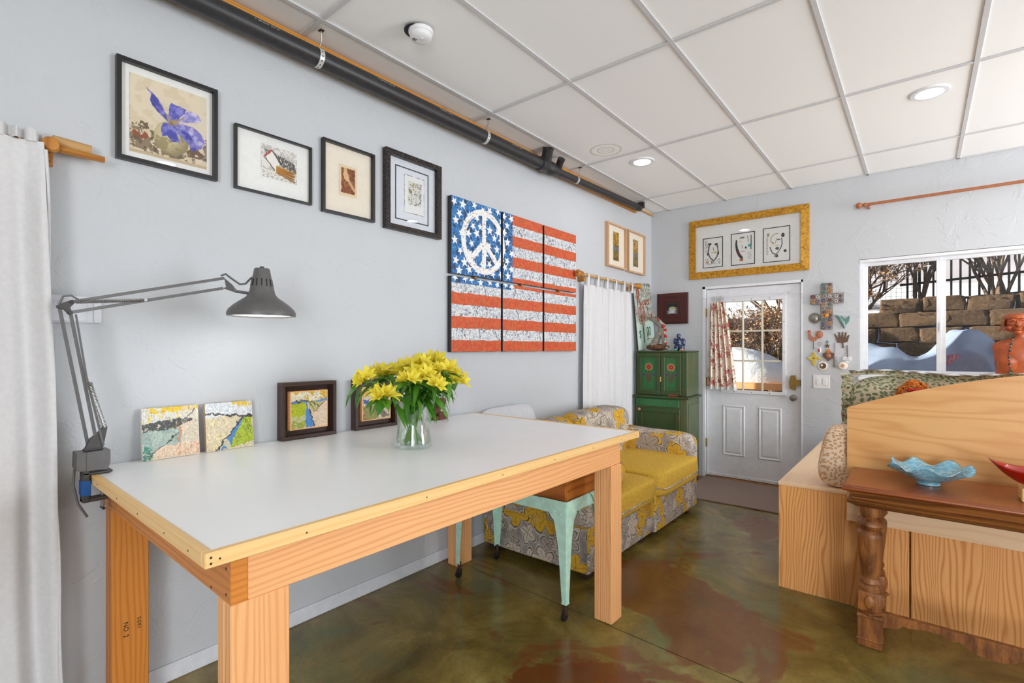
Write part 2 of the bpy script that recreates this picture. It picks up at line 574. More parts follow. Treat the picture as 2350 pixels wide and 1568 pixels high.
w2 = struct_empty('added_window_right', (XR + 0.1, 4.1, 0.55), 'added wide window in the unseen right wall')  # made-up window, there to carry the added lamp on this side
for y in (2.8, 4.08, 5.35): bx('window_frame', (XR + 0.08, y, 0.55), (XR + 0.13, y + 0.05, 2.56), 'trim', w2)
w3 = struct_empty('added_window_back', (5.1, YB - 0.1, 0.25), 'added tall glazed opening in the unseen back wall')  # invented opening that goes with the added lamp at the back
for x in (4.12, 5.07, 6.03): bx('window_frame', (x, YB - 0.13, 0.25), (x + 0.05, YB - 0.08, 2.65), 'trim', w3)

# floor: two poured slabs with a saw joint between them
fl = struct_empty('floor', (0, 0, 0), 'glossy olive and brown stained concrete floor')
def jy(x): return 2.305 - 0.055 * x
g = G().prism([(-0.1, YB - .1), (XR + .1, YB - .1), (XR + .1, jy(XR + .1) - .003), (-.1, jy(-.1) - .003)], lambda u, v, d: (u, v, d), -0.1, 0.0)
g.obj('slab', 'floor', fl, smooth=False)
g = G().prism([(-0.1, jy(-.1) + .003), (XR + .1, jy(XR + .1) + .003), (XR + .1, YF + .1), (-.1, YF + .1)], lambda u, v, d: (u, v, d), -0.1, 0.0)
g.obj('slab', 'floor', fl, smooth=False)
bx('joint_filler', (-0.1, 1.9, -0.09), (XR + .1, 2.35, -0.006), 'screw', fl)
bb = bx('baseboard_left', (0.0, YB, 0.0), (0.012, YF, 0.072), 'trimwall', r=0.004); struct(bb, 'low painted base along the long wall')
struct(bx('baseboard_far', (DX1 + 0.03, YF - 0.012, 0.0), (XR, YF, 0.072), 'trimwall', r=0.004), 'low painted base under the window')
struct(bx('trim_1', (0.0, YB, 2.852), (0.038, YF - 0.45, 2.938), 'ledger', grain='y'), 'rough yellow ledger board along the ceiling edge')
struct(bx('trim_2', (0.0, YF - 0.5, 2.905), (0.03, YF, 2.925), 'rodpale', grain='y'), 'thin bare wood strip in the ceiling corner')

# ceiling: tees and lay-in tiles
ce = G().box((-0.15, YB - .15, 3.02), (XR + .15, YF + .15, 3.15)).obj('ceiling', 'white', smooth=False); struct(ce, 'suspended ceiling of white tiles')
TX = [0.215 + 0.6096 * i for i in range(-1, 11)]
TY = [1.27 + 1.2192 * j for j in range(-4, 5)]
tw = 0.012
xs = [0.0] + [x for x in TX if 0.03 < x < XR - 0.03] + [XR]
ys = [YB] + [y for y in TY if YB + 0.03 < y < YF - 0.03] + [YF]
for x in xs[1:-1]:
    bx('ceiling_tee', (x - tw, YB, 2.938), (x + tw, YF, 2.946), 'tee', ce, r=0.001)
for y in ys[1:-1]:
    for a, b in zip(xs[:-1], xs[1:]):
        bx('ceiling_tee', (a + (tw if a else 0), y - tw, 2.939), (b - (tw if b < XR else 0), y + tw, 2.946), 'tee', ce, r=0.001)
bx('wall_angle', (0.0, YF - 0.02, 2.938), (XR, YF, 2.946), 'tee', ce, r=0.001)
proto = {}
STAIN = (0.488, 3.535)
for a, b in zip(xs[:-1], xs[1:]):
    for c, d in zip(ys[:-1], ys[1:]):
        if a <= STAIN[0] < b and c <= STAIN[1] < d:
            o = bpy.data.objects
            t = G().box((a + 0.002, c + 0.002, 2.9465), (b - 0.002, d - 0.002, 2.962)).obj('ceiling_tile', 'tile_stain', ce, smooth=False)
            # origin moved to the rings so that the stain is drawn around them
            dv = Vector((STAIN[0], STAIN[1], 2.9465)) - Vector(ORG[ce.name])
            t.data.transform(Matrix.Translation(-dv)); t.location = dv
            t['label'] = 'tile with faint brown water rings'
            continue
        key = (round(b - a, 3), round(d - c, 3))
        if key not in proto:
            t = G().box((a + 0.002, c + 0.002, 2.9465), (b - 0.002, d - 0.002, 2.962)).obj('ceiling_tile', 'tile', ce, smooth=False)
            proto[key] = (t, a, c)
        else:
            t, a0, c0 = proto[key]
            dup(t, ce, (a - a0, c - c0, 0))

struct(G().box((-0.15, YB - .15, 3.15), (XR + .15, YF + .15, 6.2)).obj('added_storey', 'wall', smooth=False), 'added unseen storey above the room, shading the yard')  # unseen block added to keep the sun off part of the yard
# recessed lights
M['lens'] = emit('lamp_lens', (1.0, 0.99, 0.975, 1), 40.0)
LIGHTS = [((0.612, 3.935), 'recessed ceiling light nearest the black pipe'), ((2.458, 3.984), 'recessed ceiling light before the window wall'),
          ((2.55, 1.43), 'recessed ceiling light right above the front of the work table, out of frame'), ((2.5, -1.1), 'recessed ceiling light behind the photographer'), ((4.4, 3.98), 'recessed ceiling light near the added right hand window'),
          ((4.4, 1.43), 'recessed ceiling light to the right of the photographer'), ((4.4, -1.1), 'recessed ceiling light by the added glazed back opening'), ((0.7, -1.1), 'recessed ceiling light near the far end of the long wall behind')]
for (x, y), lab in LIGHTS:
    t = thing('recessed_light', lab or 'round recessed ceiling light behind the photographer', 'ceiling light', (x, y, 2.92), 'recessed ceiling lights')
    G().lathe([(0.064, 0.0262), (0.066, 0.020), (0.070, 0.0155), (0.094, 0.0175), (0.0975, 0.0215), (0.0975, 0.0265)], (x, y, 2.92), n=32, closed_ends=False).obj('trim_ring', 'trim', t)
    G().lathe([(0.0645, 0.0205), (0.0645, 0.0245)], (x, y, 2.92), n=32).obj('lens', 'lens', t)

# ------------------------------------------------------------------ far door
dr = struct_empty('door_1', (1.06, YF, 0), 'white half glazed entry door with nine panes')
M['doorw'] = plain('door_paint', (230, 231, 235), 0.42, 0.03, 20, 0.05)
M['muntin'] = plain('cream_muntin', (216, 208, 188), 0.45, 0.04)
jm = G().box((DX0, YF - 0.004, 0), (0.612, YF + 0.15, DZ1)).box((1.522, YF - 0.004, 0), (DX1, YF + 0.15, DZ1)).box((DX0, YF - 0.004, 2.02), (DX1, YF + 0.15, DZ1))
jm.obj('jamb', 'trim', dr, smooth=False)
X0, X1 = 0.618, 1.516; yf = YF + 0.035; yb = YF + 0.08
GX0, GX1, GZ0, GZ1 = 0.80, 1.352, 0.945, 1.87
g = G().box((X0, yf, 0.018), (X1, yb, GZ0)).box((X0, yf, GZ1), (X1, yb, 2.012)).box((X0, yf, GZ0), (GX0, yb, GZ1)).box((GX1, yf, GZ0), (X1, yb, GZ1))
g.obj('door_leaf', 'doorw', dr, smooth=False)
# raised lite frame
g = G()
for lo, hi in (((GX0 - 0.035, GZ0 - 0.035), (GX1 + 0.035, GZ0)), ((GX0 - 0.035, GZ1), (GX1 + 0.035, GZ1 + 0.035)), ((GX0 - 0.035, GZ0), (GX0, GZ1)), ((GX1, GZ0), (GX1 + 0.035, GZ1))):
    g.bbox((lo[0], yf - 0.012, lo[1]), (hi[0], yf + 0.01, hi[1]), 0.004)
g.obj('lite_frame', 'trim', dr)
cw = (GX1 - GX0) / 3; ch = (GZ1 - GZ0) / 3
for i in range(3):
    for j in range(3):
        bx('pane', (GX0 + cw * i, yf + 0.018, GZ0 + ch * j), (GX0 + cw * (i + 1), yf + 0.022, GZ0 + ch * (j + 1)), 'pane', dr, r=0.0005)
for i in (1, 2):
    bx('muntin', (GX0 + cw * i - 0.009, yf - 0.002, GZ0), (GX0 + cw * i + 0.009, yf + 0.017, GZ1), 'muntin', dr)
    for k in range(3):
        bx('muntin', (GX0 + cw * k + 0.0095, yf - 0.001, GZ0 + ch * i - 0.009), (GX0 + cw * (k + 1) - 0.0095, yf + 0.017, GZ0 + ch * i + 0.009), 'muntin', dr)
for px0, px1 in ((0.782, 1.007), (1.131, 1.349)):
    g = G()
    z0, z1 = 0.25, 0.785
    # moulding ring then raised field
    rings = [((0, 0.0), -0.0), ((0.012, 0.0), -0.009), ((0.028, 0.0), -0.002), ((0.045, 0.0), -0.008)]
    vs = []; fs = []
    for (ins, _), dy in rings:
        vs += [(px0 + ins, yf + dy - 0.001, z0 + ins), (px1 - ins, yf + dy - 0.001, z0 + ins), (px1 - ins, yf + dy - 0.001, z1 - ins), (px0 + ins, yf + dy - 0.001, z1 - ins)]
    for k in range(3):
        for j in range(4):
            fs.append((k * 4 + j, k * 4 + (j + 1) % 4, (k + 1) * 4 + (j + 1) % 4, (k + 1) * 4 + j))
    fs.append((12, 13, 14, 15))
    g.add(vs, fs).obj('raised_panel', 'doorw', dr, smooth=False)
for z in (0.32, 0.98, 1.72):
    h = bx('hinge', (0.598, YF + 0.006, z), (0.624, YF + 0.034, z + 0.09), 'brass', dr); G().cyl((0.612, YF + 0.01, z), (0.612, YF + 0.01, z + 0.09), 0.007, 10).obj('hinge_pin', 'brass', h)
kn = G().lathe([(0.030, 0), (0.031, -0.004), (0.012, -0.008), (0.012, -0.022), (0.026, -0.03), (0.031, -0.042), (0.028, -0.054), (0.012, -0.058)], (1.452, yf, 0.897), 'y', 24).obj('door_knob', 'metal', dr)
db = G().prism([(1.425, 0.985), (1.47, 0.975), (1.475, 1.02), (1.512, 1.02), (1.512, 1.075), (1.475, 1.075), (1.47, 1.118), (1.43, 1.115), (1.417, 1.05)], lambda u, v, d: (u, d, v), yf, yf - 0.03).obj('deadbolt_plate', 'brass', dr)
sw = bx('door_sweep', (X0, yf - 0.008, 0.02), (X1, yf, 0.052), 'trim', dr)
scr = G().lathe([(0.004, 0), (0.003, -0.002)], (0, yf - 0.008, 0), 'y', 8).obj('screw', 'screw', None)
C.objects.unlink(scr); 
def put_screws(pts, parent, y):
    for x, z in pts:
        G().lathe([(0.0045, 0), (0.0035, -0.002)], (x, y, z), 'y', 8).obj('screw', 'screw', parent)
put_screws([(0.66 + 0.13 * i, 0.036) for i in range(7)], sw, yf - 0.008)
put_screws([(GX0 + 0.1 + 0.17 * i, GZ1 + 0.017) for i in range(3)] + [(GX0 + 0.1 + 0.17 * i, GZ0 - 0.017) for i in range(3)] + [(GX1 + 0.017, GZ0 + 0.1 + 0.3 * i) for i in range(3)], dr, yf - 0.012)
bx('threshold', (DX0 + .03, YF - 0.02, 0.0), (DX1 - .015, YF + 0.14, 0.016), M['walnut'], dr, grain='x')

# ------------------------------------------------------------------ far window
wn = struct_empty('window_1', (3.0, YF, WZ0), 'white sliding window in the end wall')
def frame_rect(x0, z0, x1, z1, w, ya, yc, name, parent, mat='trim'):
    g = G()
    g.bbox((x0, ya, z0), (x1, yc, z0 + w), 0.003).bbox((x0, ya, z1 - w), (x1, yc, z1), 0.003).bbox((x0, ya, z0 + w), (x0 + w, yc, z1 - w), 0.003).bbox((x1 - w, ya, z0 + w), (x1, yc, z1 - w), 0.003)
    return g.obj(name, mat, parent)
wf = frame_rect(WX0, WZ0, WX1, WZ1, 0.026, YF + 0.03, YF + 0.12, 'window_frame', wn)
MUL = [2.55, 3.50]
edges = [WX0 + 0.026, MUL[0], MUL[1], WX1 - 0.026]
for i in range(3):
    a, b = edges[i], edges[i + 1]
    ya = YF + (0.06 if i != 1 else 0.075)
    s_ = frame_rect(a if i == 0 else a - 0.002, WZ0 + 0.026, b + (0.0 if i != 1 else 0.0), WZ1 - 0.026, 0.032, ya, ya + 0.03, 'sash', wn)
    bx('pane', (a + 0.03, ya + 0.012, WZ0 + 0.05), (b - 0.03, ya + 0.016, WZ1 - 0.05), 'pane', s_, r=0.0005)
bx('latch', (2.536, YF + 0.045, 1.52), (2.549, YF + 0.06, 1.60), 'trim', wn)
bx("window_sill", (WX0, YF - 0.17, WZ0 - 0.03), (WX1, YF + 0.06, WZ0 + 0.002), 'trim', wn, r=0.006)
bx('head_track', (WX0, YF - 0.004, WZ1 - 0.03), (WX1, YF + 0.03, WZ1 - 0.004), 'trim', wn)

# ================================================================== WORK TABLE
wt = thing('work_table', 'tall fir work table with white laminate top and pale wood edge', 'table', (0.003, 0.43, 0))
L_, W_ = 2.10, 1.222
def tb(name, lo, hi, mat, parent=wt, r=0.002, **kw):
    o = np.array([0.003, 0.43, 0])
    return bx(name, tuple(np.array(lo) + o), tuple(np.array(hi) + o), mat, parent, r=r, **kw)
tb('tabletop', (0.0, 0.02, 0.905), (W_ - 0.02, L_ - 0.02, 0.9345), 'laminate')
t1 = tb('edge_strip', (W_ - 0.0195, 0.0, 0.902), (W_, L_, 0.936), 'pine', grain='y')
t2 = tb('edge_strip', (0.0, 0.0, 0.902), (W_ - 0.02, 0.0195, 0.936), 'pine', grain='x')
t3 = tb('edge_strip', (0.0, L_ - 0.0195, 0.902), (W_ - 0.02, L_, 0.936), 'pine', grain='x')
RZ0, RZ1 = 0.79, 0.9045
r1 = tb('rail', (1.157, 0.1005, RZ0), (1.195, 1.935, RZ1), 'fir', grain='y')
r2 = tb('rail', (0.04, 0.062, RZ0), (1.195, 0.10, RZ1), 'fir_deep', grain='x')
r3 = tb('rail', (0.04, 1.897, RZ0), (1.156, 1.935, RZ1), 'fir', grain='x')
r4 = tb('rail', (0.04, 0.1005, RZ0), (0.078, 1.896, RZ1), 'fir', grain='y')
def leg(x0, y0, boards, mat):
    p = None
    for (a, b, c, d) in boards:
        o = tb('leg' if p is None else 'leg_board', (x0 + a, y0 + b, 0.0), (x0 + c, y0 + d, RZ0 - 0.0005), mat, p if p is not None else wt, r=0.003, grain='z')
        p = p or o
    return p
lg = leg(1.157, 0.062, [(0, 0, 0.038, 0.138), (-0.0385, 0, -0.0005, 0.09)], 'fir')
leg(1.103, 1.83, [(0.065, 0, 0.10, 0.105), (0.0325, 0, 0.0645, 0.105), (0, 0, 0.032, 0.105)], 'fir')
leg(0.045, 1.80, [(0.045, 0, 0.083, 0.135), (0.0, 0, 0.0445, 0.09)], 'fir')
bl = leg(0.045, 0.062, [(0.045, 0, 0.083, 0.115), (0.0, 0, 0.0445, 0.115)], 'fir_deep')
def nail(p, n_axis, parent, r=0.0026):
    o = np.array([0.003, 0.43, 0])
    q = np.array(p) + o
    G().lathe([(r, 0), (r * 0.7, 0.0012)], tuple(q), n_axis, 8).obj('nail', 'screw', parent)
for y in (0.03, 0.23, 0.62, 0.98, 1.31, 1.62, 1.9, 2.06): nail((W_, y, 0.918), 'x', t1)
for x, z in ((1.19, 0.925), (1.19, 0.912)): nail((W_, 0.012, z), 'x', t1, 0.003)
def nail_y(p, parent, r=0.0026):
    q = np.array(p) + np.array([0.003, 0.43, 0])
    G().lathe([(r * 0.7, -0.0012), (r, 0)], tuple(q), 'y', 8).obj('nail', 'screw', parent)
for x in (0.25, 0.5, 0.72, 0.95, 1.12): nail_y((x, 0.0, 0.918), t2)
for x, z in ((0.09, 0.86), (0.3, 0.85), (1.17, 0.87), (1.17, 0.81), (1.08, 0.80)): nail_y((x, 0.062, z), r2, 0.004)
# faint grade stamp printed on the back leg
def text(name, body, size, mat, parent, loc, rot, extr=0.0004, align='CENTER', sx=1.0, shear=0):
    cu = bpy.data.curves.new(name, 'FONT'); cu.body = body; cu.size = size; cu.extrude = extr; cu.align_x = align; cu.align_y = 'CENTER'
    cu.resolution_u = 3; cu.shear = shear
    tmp = bpy.data.objects.new('tmp_text', cu); C.objects.link(tmp)
    bpy.context.view_layer.update()
    me = bpy.data.meshes.new_from_object(tmp.evaluated_get(bpy.context.evaluated_depsgraph_get()))
    bpy.data.objects.remove(tmp)
    me.transform(Matrix.Translation(Vector(loc) - Vector(ORG[parent.name])) @ rot.to_4x4() @ Matrix.Diagonal((sx, 1, 1, 1)))
    me.materials.clear(); me.materials.append(M[mat])
    o = bpy.data.objects.new(name, me); C.objects.link(o); o.parent = parent
    ORG[o.name] = ORG[parent.name]
    return o
def basis(xa, ya):
    xa = Vector(xa).normalized(); ya = Vector(ya).normalized(); za = xa.cross(ya)
    return Matrix((xa, ya, za)).transposed()
text('grade_stamp', 'NO. 2', 0.022, 'black', bl, (0.1315, 0.535, 0.335), basis((0, 0, -1), (0, 1, 0)))
text('grade_stamp', 'S-DRY', 0.016, 'black', bl, (0.1315, 0.575, 0.345), basis((0, 0, -1), (0, 1, 0)))
wt.rotation_euler = (0, 0, math.radians(-0.6))

# ================================================================== METAL CART UNDER THE TABLE
M['mint'] = plain('chipped_mint_enamel', (188, 226, 208), 0.38, 0.10, 22, 0.1)
M['boxwood'] = wood('varnished_box_wood', (186, 110, 40), (132, 66, 18), 0.35, 90, 1.2)
ct = thing('metal_cart', 'mint green metal stand on casters carrying a varnished wooden box top', 'stand', (0.64, 2.31, 0))
cx0, cx1, cy0, cy1 = 0.25, 1.035, 2.125, 2.50
tp = G()
for (a, b) in (((cx0 + .01, cy0 + .01), (cx1 - .01, cy0 + .03)), ((cx0 + .01, cy1 - .03), (cx1 - .01, cy1 - .01)), ((cx0 + .01, cy0 + .03), (cx0 + .03, cy1 - .03)), ((cx1 - .03, cy0 + .03), (cx1 - .01, cy1 - .03))):
    bx('box_side', (*a, 0.585), (*b, 0.745), 'boxwood', ct, r=0.003)
bx('box_top', (cx0, cy0, 0.7455), (cx1, cy1, 0.765), 'boxwood', ct, r=0.004)
bx('apron', (cx0, cy0, 0.535), (cx1, cy0 + 0.004, 0.602), 'mint', ct); bx('apron', (cx0, cy1 - 0.004, 0.535), (cx1, cy1, 0.602), 'mint', ct)
bx('apron', (cx0, cy0 + .004, 0.535), (cx0 + 0.004, cy1 - .004, 0.602), 'mint', ct); bx('apron', (cx1 - 0.004, cy0 + .004, 0.535), (cx1, cy1 - .004, 0.602), 'mint', ct)
bx('floor_plate', (cx0 + .005, cy0 + .005, 0.575), (cx1 - .005, cy1 - .005, 0.584), 'mint', ct)
prof_out = [(0.0, 0.53), (0.105, 0.535), (0.09, 0.515), (0.073, 0.50), (0.066, 0.47), (0.056, 0.42), (0.046, 0.36), (0.036, 0.24), (0.025, 0.10), (0.028, 0.085), (0.0, 0.085)]
lp = None
for X, sx in ((cx1, -1), (cx0, 1)):
    for Y, sy in ((cy0, 1), (cy1, -1)):
        g = G()
        # two sheet-metal faces meeting in a corner
        g.prism(prof_out, lambda u, v, d, X=X, Y=Y, sx=sx, sy=sy: (X + sx * u, Y + sy * d, v), -0.002, 0.003)
        g.prism(prof_out, lambda u, v, d, X=X, Y=Y, sx=sx, sy=sy: (X + sx * d, Y + sy * u, v), -0.002, 0.003)
        lo = g.obj('leg', 'mint', ct, smooth=False)
        # corner bracket with bolts
        g = G()
        br = [(-0.004, 0.606), (0.15, 0.606), (0.125, 0.585), (0.105, 0.555), (0.085, 0.535), (0.05, 0.524), (-0.004, 0.518)]
        g.prism(br, lambda u, v, d, X=X, Y=Y, sx=sx, sy=sy: (X + sx * u, Y + sy * d, v), -0.008, -0.0025)
        g.prism(br, lambda u, v, d, X=X, Y=Y, sx=sx, sy=sy: (X + sx * d, Y + sy * u, v), -0.008, -0.0025)
        k = g.obj('corner_bracket', 'mint', ct, smooth=False)
        for u, v in ((0.03, 0.54), (0.065, 0.548)):
            G().ball((X + sx * u, Y - sy * 0.008, v), 0.006, 8, 5).obj('rivet', 'mint', k)
            G().ball((X - sx * 0.008, Y + sy * u, v), 0.006, 8, 5).obj('rivet', 'mint', k)
        c_ = G().cyl((X + sx * .014, Y + sy * .014, 0.05), (X + sx * .014, Y + sy * .014, 0.09), 0.011, 10).box((X + sx * .014 - .01, Y + sy * .014 - .016, 0.03), (X + sx * .014 + .01, Y + sy * .014 + .012, 0.055)).obj('caster', 'screw', ct, smooth=False)
        G().lathe([(0.012, -0.008), (0.0225, -0.007), (0.0225, 0.007), (0.012, 0.008)], (X + sx * .014, Y + sy * .014 - 0.008, 0.023), 'x', 16).obj('wheel', 'black', c_)
# ================================================================== FABRICS
def flower_fabric():
    t = NT('grey_and_yellow_floral_upholstery')
    uv = t.uvrand()
    wx, wc = t.noise(uv, 9.0, 2.0)
    uvd = t.vmath('ADD', uv, t.vmath('MULTIPLY', t.vmath('SUBTRACT', wc, (0.5, 0.5, 0.5)), (0.05, 0.05, 0.0)))
    bl, _ = t.noise(uv, 14.0, 3.0)
    col = t.ramp(bl, [(0.35, lin((130, 121, 114))), (0.5, lin((152, 142, 134))), (0.62, lin((178, 166, 156))), (0.75, lin((208, 194, 180)))])
    def layer(col, scale, off, R0, np_, pal):
        v = t.n('TexVoronoi', {'Vector': t.vmath('ADD', uvd, (off, off * 1.7, 0)), 'Scale': scale, 'Randomness': 0.75}, voronoi_dimensions='2D')
        loc = t.vmath('SUBTRACT', t.vmath('ADD', uvd, (off, off * 1.7, 0)), v.outputs['Position'])
        s = t.n('SeparateXYZ', {'Vector': loc})
        rc = t.n('SeparateColor', {'Color': v.outputs['Color']})
        th = t.math('ADD', t.math('ARCTAN2', s.outputs[1], s.outputs[0]), t.math('MULTIPLY', rc.outputs[0], 6.28))
        r = t.vmath('LENGTH', t.vmath('MULTIPLY', loc, (1, 1, 0)))
        cs = t.math('ABSOLUTE', t.math('COSINE', t.math('MULTIPLY', th, np_ / 2)))
        R = t.math('MULTIPLY', t.math('MULTIPLY_ADD', t.math('POWER', cs, 0.6), 0.72, 0.28), t.math('MULTIPLY_ADD', rc.outputs[1], R0 * 0.5, R0 * 0.65))
        ins = t.smooth(t.math('SUBTRACT', r, R), 0.001, -0.001)
        pc = t.ramp(rc.outputs[2], pal, 'CONSTANT')
        pt, _ = t.noise(uv, 60.0, 2.0)
        pc = t.mix(t.math('MULTIPLY', t.smooth(pt, 0.45, 0.7), 0.35), pc, lin((150, 110, 30)))
        col = t.mix(ins, col, pc)
        halo = t.smooth(t.math('ABSOLUTE', t.math('SUBTRACT', r, t.math('MULTIPLY', R, 1.16))), 0.0035, 0.0015)
        col = t.mix(t.math('MULTIPLY', halo, 0.8), col, lin((214, 204, 190)))
        ol = t.smooth(t.math('ABSOLUTE', t.math('SUBTRACT', r, t.math('MULTIPLY', R, 1.03))), 0.0040, 0.0018)
        sn = t.math('ABSOLUTE', t.math('SINE', t.math('MULTIPLY', th, np_ / 2)))
        rad = t.math('MULTIPLY', t.smooth(t.math('MULTIPLY', sn, r), 0.0042, 0.0018), t.smooth(t.math('SUBTRACT', r, t.math('MULTIPLY', R, 0.8)), 0.002, -0.002))
        k = t.math('MAXIMUM', t.math('MULTIPLY', ol, 0.85), t.math('MULTIPLY', rad, 0.9))
        return t.mix(k, col, lin((44, 38, 36)))
    Y = lin((214, 166, 44)); K = lin((206, 192, 176)); Z = lin((172, 160, 150)); D = lin((190, 142, 30))
    col = layer(col, 8.5, 3.3, 0.060, 4, [(0.0, K), (0.45, Z), (0.7, Y), (0.85, K)])
    col = layer(col, 4.6, 0.0, 0.105, 5, [(0.0, Y), (0.38, K), (0.55, D), (0.78, Z)])
    weave, _ = t.noise(uv, 700.0, 2.0)
    return t.done(col, 0.85, t.bump(weave, 0.2, 0.002))
M['floral'] = flower_fabric()
def chenille(name, rgb, dark):
    t = NT(name)
    uv = t.coord('UV')
    s = t.n('SeparateXYZ', {'Vector': uv})
    a = t.math('SINE', t.math('MULTIPLY', s.outputs[0], 780.0)); b = t.math('SINE', t.math('MULTIPLY', s.outputs[1], 780.0))
    n, _ = t.noise(uv, 45.0, 4.0, 0.65)
    h = t.math('MULTIPLY_ADD', t.math('MULTIPLY', a, b), 0.5, 0.5)
    f = t.math('ADD', t.math('MULTIPLY', h, 0.4), t.math('MULTIPLY', n, 0.7))
    return t.done(t.mix(t.smooth(f, 0.25, 0.95), lin(dark), lin(rgb)), 0.8, t.bump(f, 0.35, 0.004))
M['yellow'] = chenille('mustard_chenille', (232, 192, 76), (188, 142, 32))
M['waffle'] = chenille('white_waffle_cotton', (232, 232, 234), (200, 200, 204))
M['linen'] = plain('white_curtain_cotton', (216, 214, 214), 0.85, 0.03, 60, 0.08)
def leaf_fabric():
    t = NT('green_leaf_print')
    uv = t.coord('UV')
    v = t.n('TexVoronoi', {'Vector': uv, 'Scale': 42.0, 'Randomness': 0.7}, voronoi_dimensions='2D')
    loc = t.vmath('SUBTRACT', uv, v.outputs['Position'])
    rc = t.n('SeparateColor', {'Color': v.outputs['Color']})
    rot = t.n('VectorRotate', {'Vector': loc, 'Angle': t.math('MULTIPLY', rc.outputs[0], 6.28)}, rotation_type='Z_AXIS').outputs[0]
    s = t.n('SeparateXYZ', {'Vector': rot})
    d = t.vmath('LENGTH', t.vmath('MULTIPLY', rot, (78.0, 150.0, 0)))
    leaf = t.smooth(d, 1.05, 0.92)
    vein = t.math('MULTIPLY', t.smooth(t.math('ABSOLUTE', s.outputs[1]), 0.0012, 0.0006), leaf)
    col = t.mix(leaf, lin((206, 192, 162)), t.mix(rc.outputs[1], lin((98, 114, 80)), lin((142, 152, 118))))
    col = t.mix(t.math('MULTIPLY', vein, 0.6), col, lin((88, 100, 72)))
    return t.done(col, 0.85)
M['leafprint'] = leaf_fabric()
def leopard():
    t = NT('tan_spotted_plush')
    uv = t.coord('UV')
    n, nc = t.noise(uv, 40.0, 2.0)
    uvd = t.vmath('ADD', uv, t.vmath('MULTIPLY', nc, (0.012, 0.012, 0)))
    v = t.n('TexVoronoi', {'Vector': uvd, 'Scale': 62.0}, voronoi_dimensions='2D')
    d = v.outputs['Distance']
    sp = t.smooth(d, 0.40, 0.30); core = t.smooth(d, 0.2, 0.12)
    col = t.mix(sp, lin((238, 214, 186)), lin((204, 152, 104)))
    col = t.mix(t.math('MULTIPLY', core, 0.5), col, lin((222, 178, 134)))
    return t.done(col, 0.9, t.bump(n, 0.3, 0.004))
M['leopard'] = leopard()
def rose_fabric():
    t = NT('pink_rose_chintz')
    uv = t.coord('UV')
    n, nc = t.noise(uv, 30.0, 2.0)
    uvd = t.vmath('ADD', uv, t.vmath('MULTIPLY', nc, (0.03, 0.03, 0)))
    a = t.n('TexVoronoi', {'Vector': uvd, 'Scale': 9.0}, voronoi_dimensions='2D')
    b = t.n('TexVoronoi', {'Vector': uvd, 'Scale': 34.0}, voronoi_dimensions='2D')
    s = t.n('SeparateXYZ', {'Vector': uv})
    stripe = t.smooth(t.math('SINE', t.math('MULTIPLY', s.outputs[0], 52.0)), 0.3, 0.6)
    col = t.mix(stripe, lin((244, 232, 212)), lin((226, 178, 166)))
    col = t.mix(t.math('MULTIPLY', t.smooth(b.outputs['Distance'], 0.33, 0.25), t.smooth(a.outputs['Distance'], 0.62, 0.5)), col, lin((150, 134, 104)))
    rose = t.smooth(a.outputs['Distance'], 0.27, 0.20)
    col = t.mix(rose, col, t.mix(t.smooth(n, 0.4, 0.6), lin((168, 66, 74)), lin((214, 134, 126))))
    return t.done(col, 0.85)
M['chintz'] = rose_fabric()

# ================================================================== SOFA
sf = thing('loveseat', 'grey floral loveseat with two mustard seat cushions against the long wall', 'sofa', (0.5, 3.42, 0))
bx('base', (0.075, 2.553, 0.045), (0.912, 3.447, 0.32), 'floral', sf, r=0.02, seg=3)
bx('base', (0.075, 3.453, 0.045), (0.935, 4.318, 0.32), 'floral', sf, r=0.02, seg=3)
def crown(p, x, y, z):
    if z > 0: p[2] += 0.018 * (1 - x * x) * (1 - y * y)
    return p
c1 = sbox('seat_cushion', (0.585, 3.09, 0.378), (0.385, 0.352, 0.086), 'yellow', sf, e=0.22, nu=64, nv=32, wob=0.006, seed=1, fn=crown)
c2 = sbox('seat_cushion', (0.60, 3.86, 0.392), (0.39, 0.405, 0.098), 'yellow', sf, e=0.22, nu=64, nv=32, wob=0.008, seed=4, fn=crown)
def loop(cx, cy, z, hx, hy, n=48, e=0.22, dz=0.0):
    sg = lambda x: math.copysign(abs(x) ** e, x)
    return [(cx + hx * sg(math.cos(2 * PI * k / n)), cy + hy * sg(math.sin(2 * PI * k / n)), z + dz * math.sin(5 * 2 * PI * k / n)) for k in range(n)]
G().tube(loop(0.585, 3.09, 0.345, 0.386, 0.353, dz=0.004), 0.006, 6, closed=True).obj('piping', 'floral', c1)
G().tube(loop(0.60, 3.86, 0.365, 0.392, 0.407, dz=0.005), 0.006, 6, closed=True).obj('piping', 'floral', c2)
# back rest and loose back cushions
sbox('backrest', (0.175, 3.43, 0.52), (0.105, 0.88, 0.30), 'floral', sf, e=0.3, nu=48, nv=28)
sbox('back_cushion', (0.30, 3.70, 0.665), (0.12, 0.46, 0.215), 'floral', sf, e=0.45, nu=48, nv=28, wob=0.02, seed=2)
sbox('back_cushion', (0.29, 2.99, 0.64), (0.12, 0.30, 0.225), 'floral', sf, e=0.45, nu=48, nv=28, wob=0.02, seed=6)
def armfn(p, x, y, z):
    # the arm slopes from the back down to the front
    if z > 0: p[2] += 0.02 * max(0, -x)
    return p
sbox('arm', (0.545, 4.225, 0.44), (0.405, 0.105, 0.225), 'floral', sf, e=0.32, nu=48, nv=28, fn=armfn, wob=0.008, seed=3)
sbox('arm', (0.49, 2.655, 0.39), (0.40, 0.10, 0.22), 'floral', sf, e=0.32, nu=48, nv=28, fn=armfn, wob=0.008, seed=5)
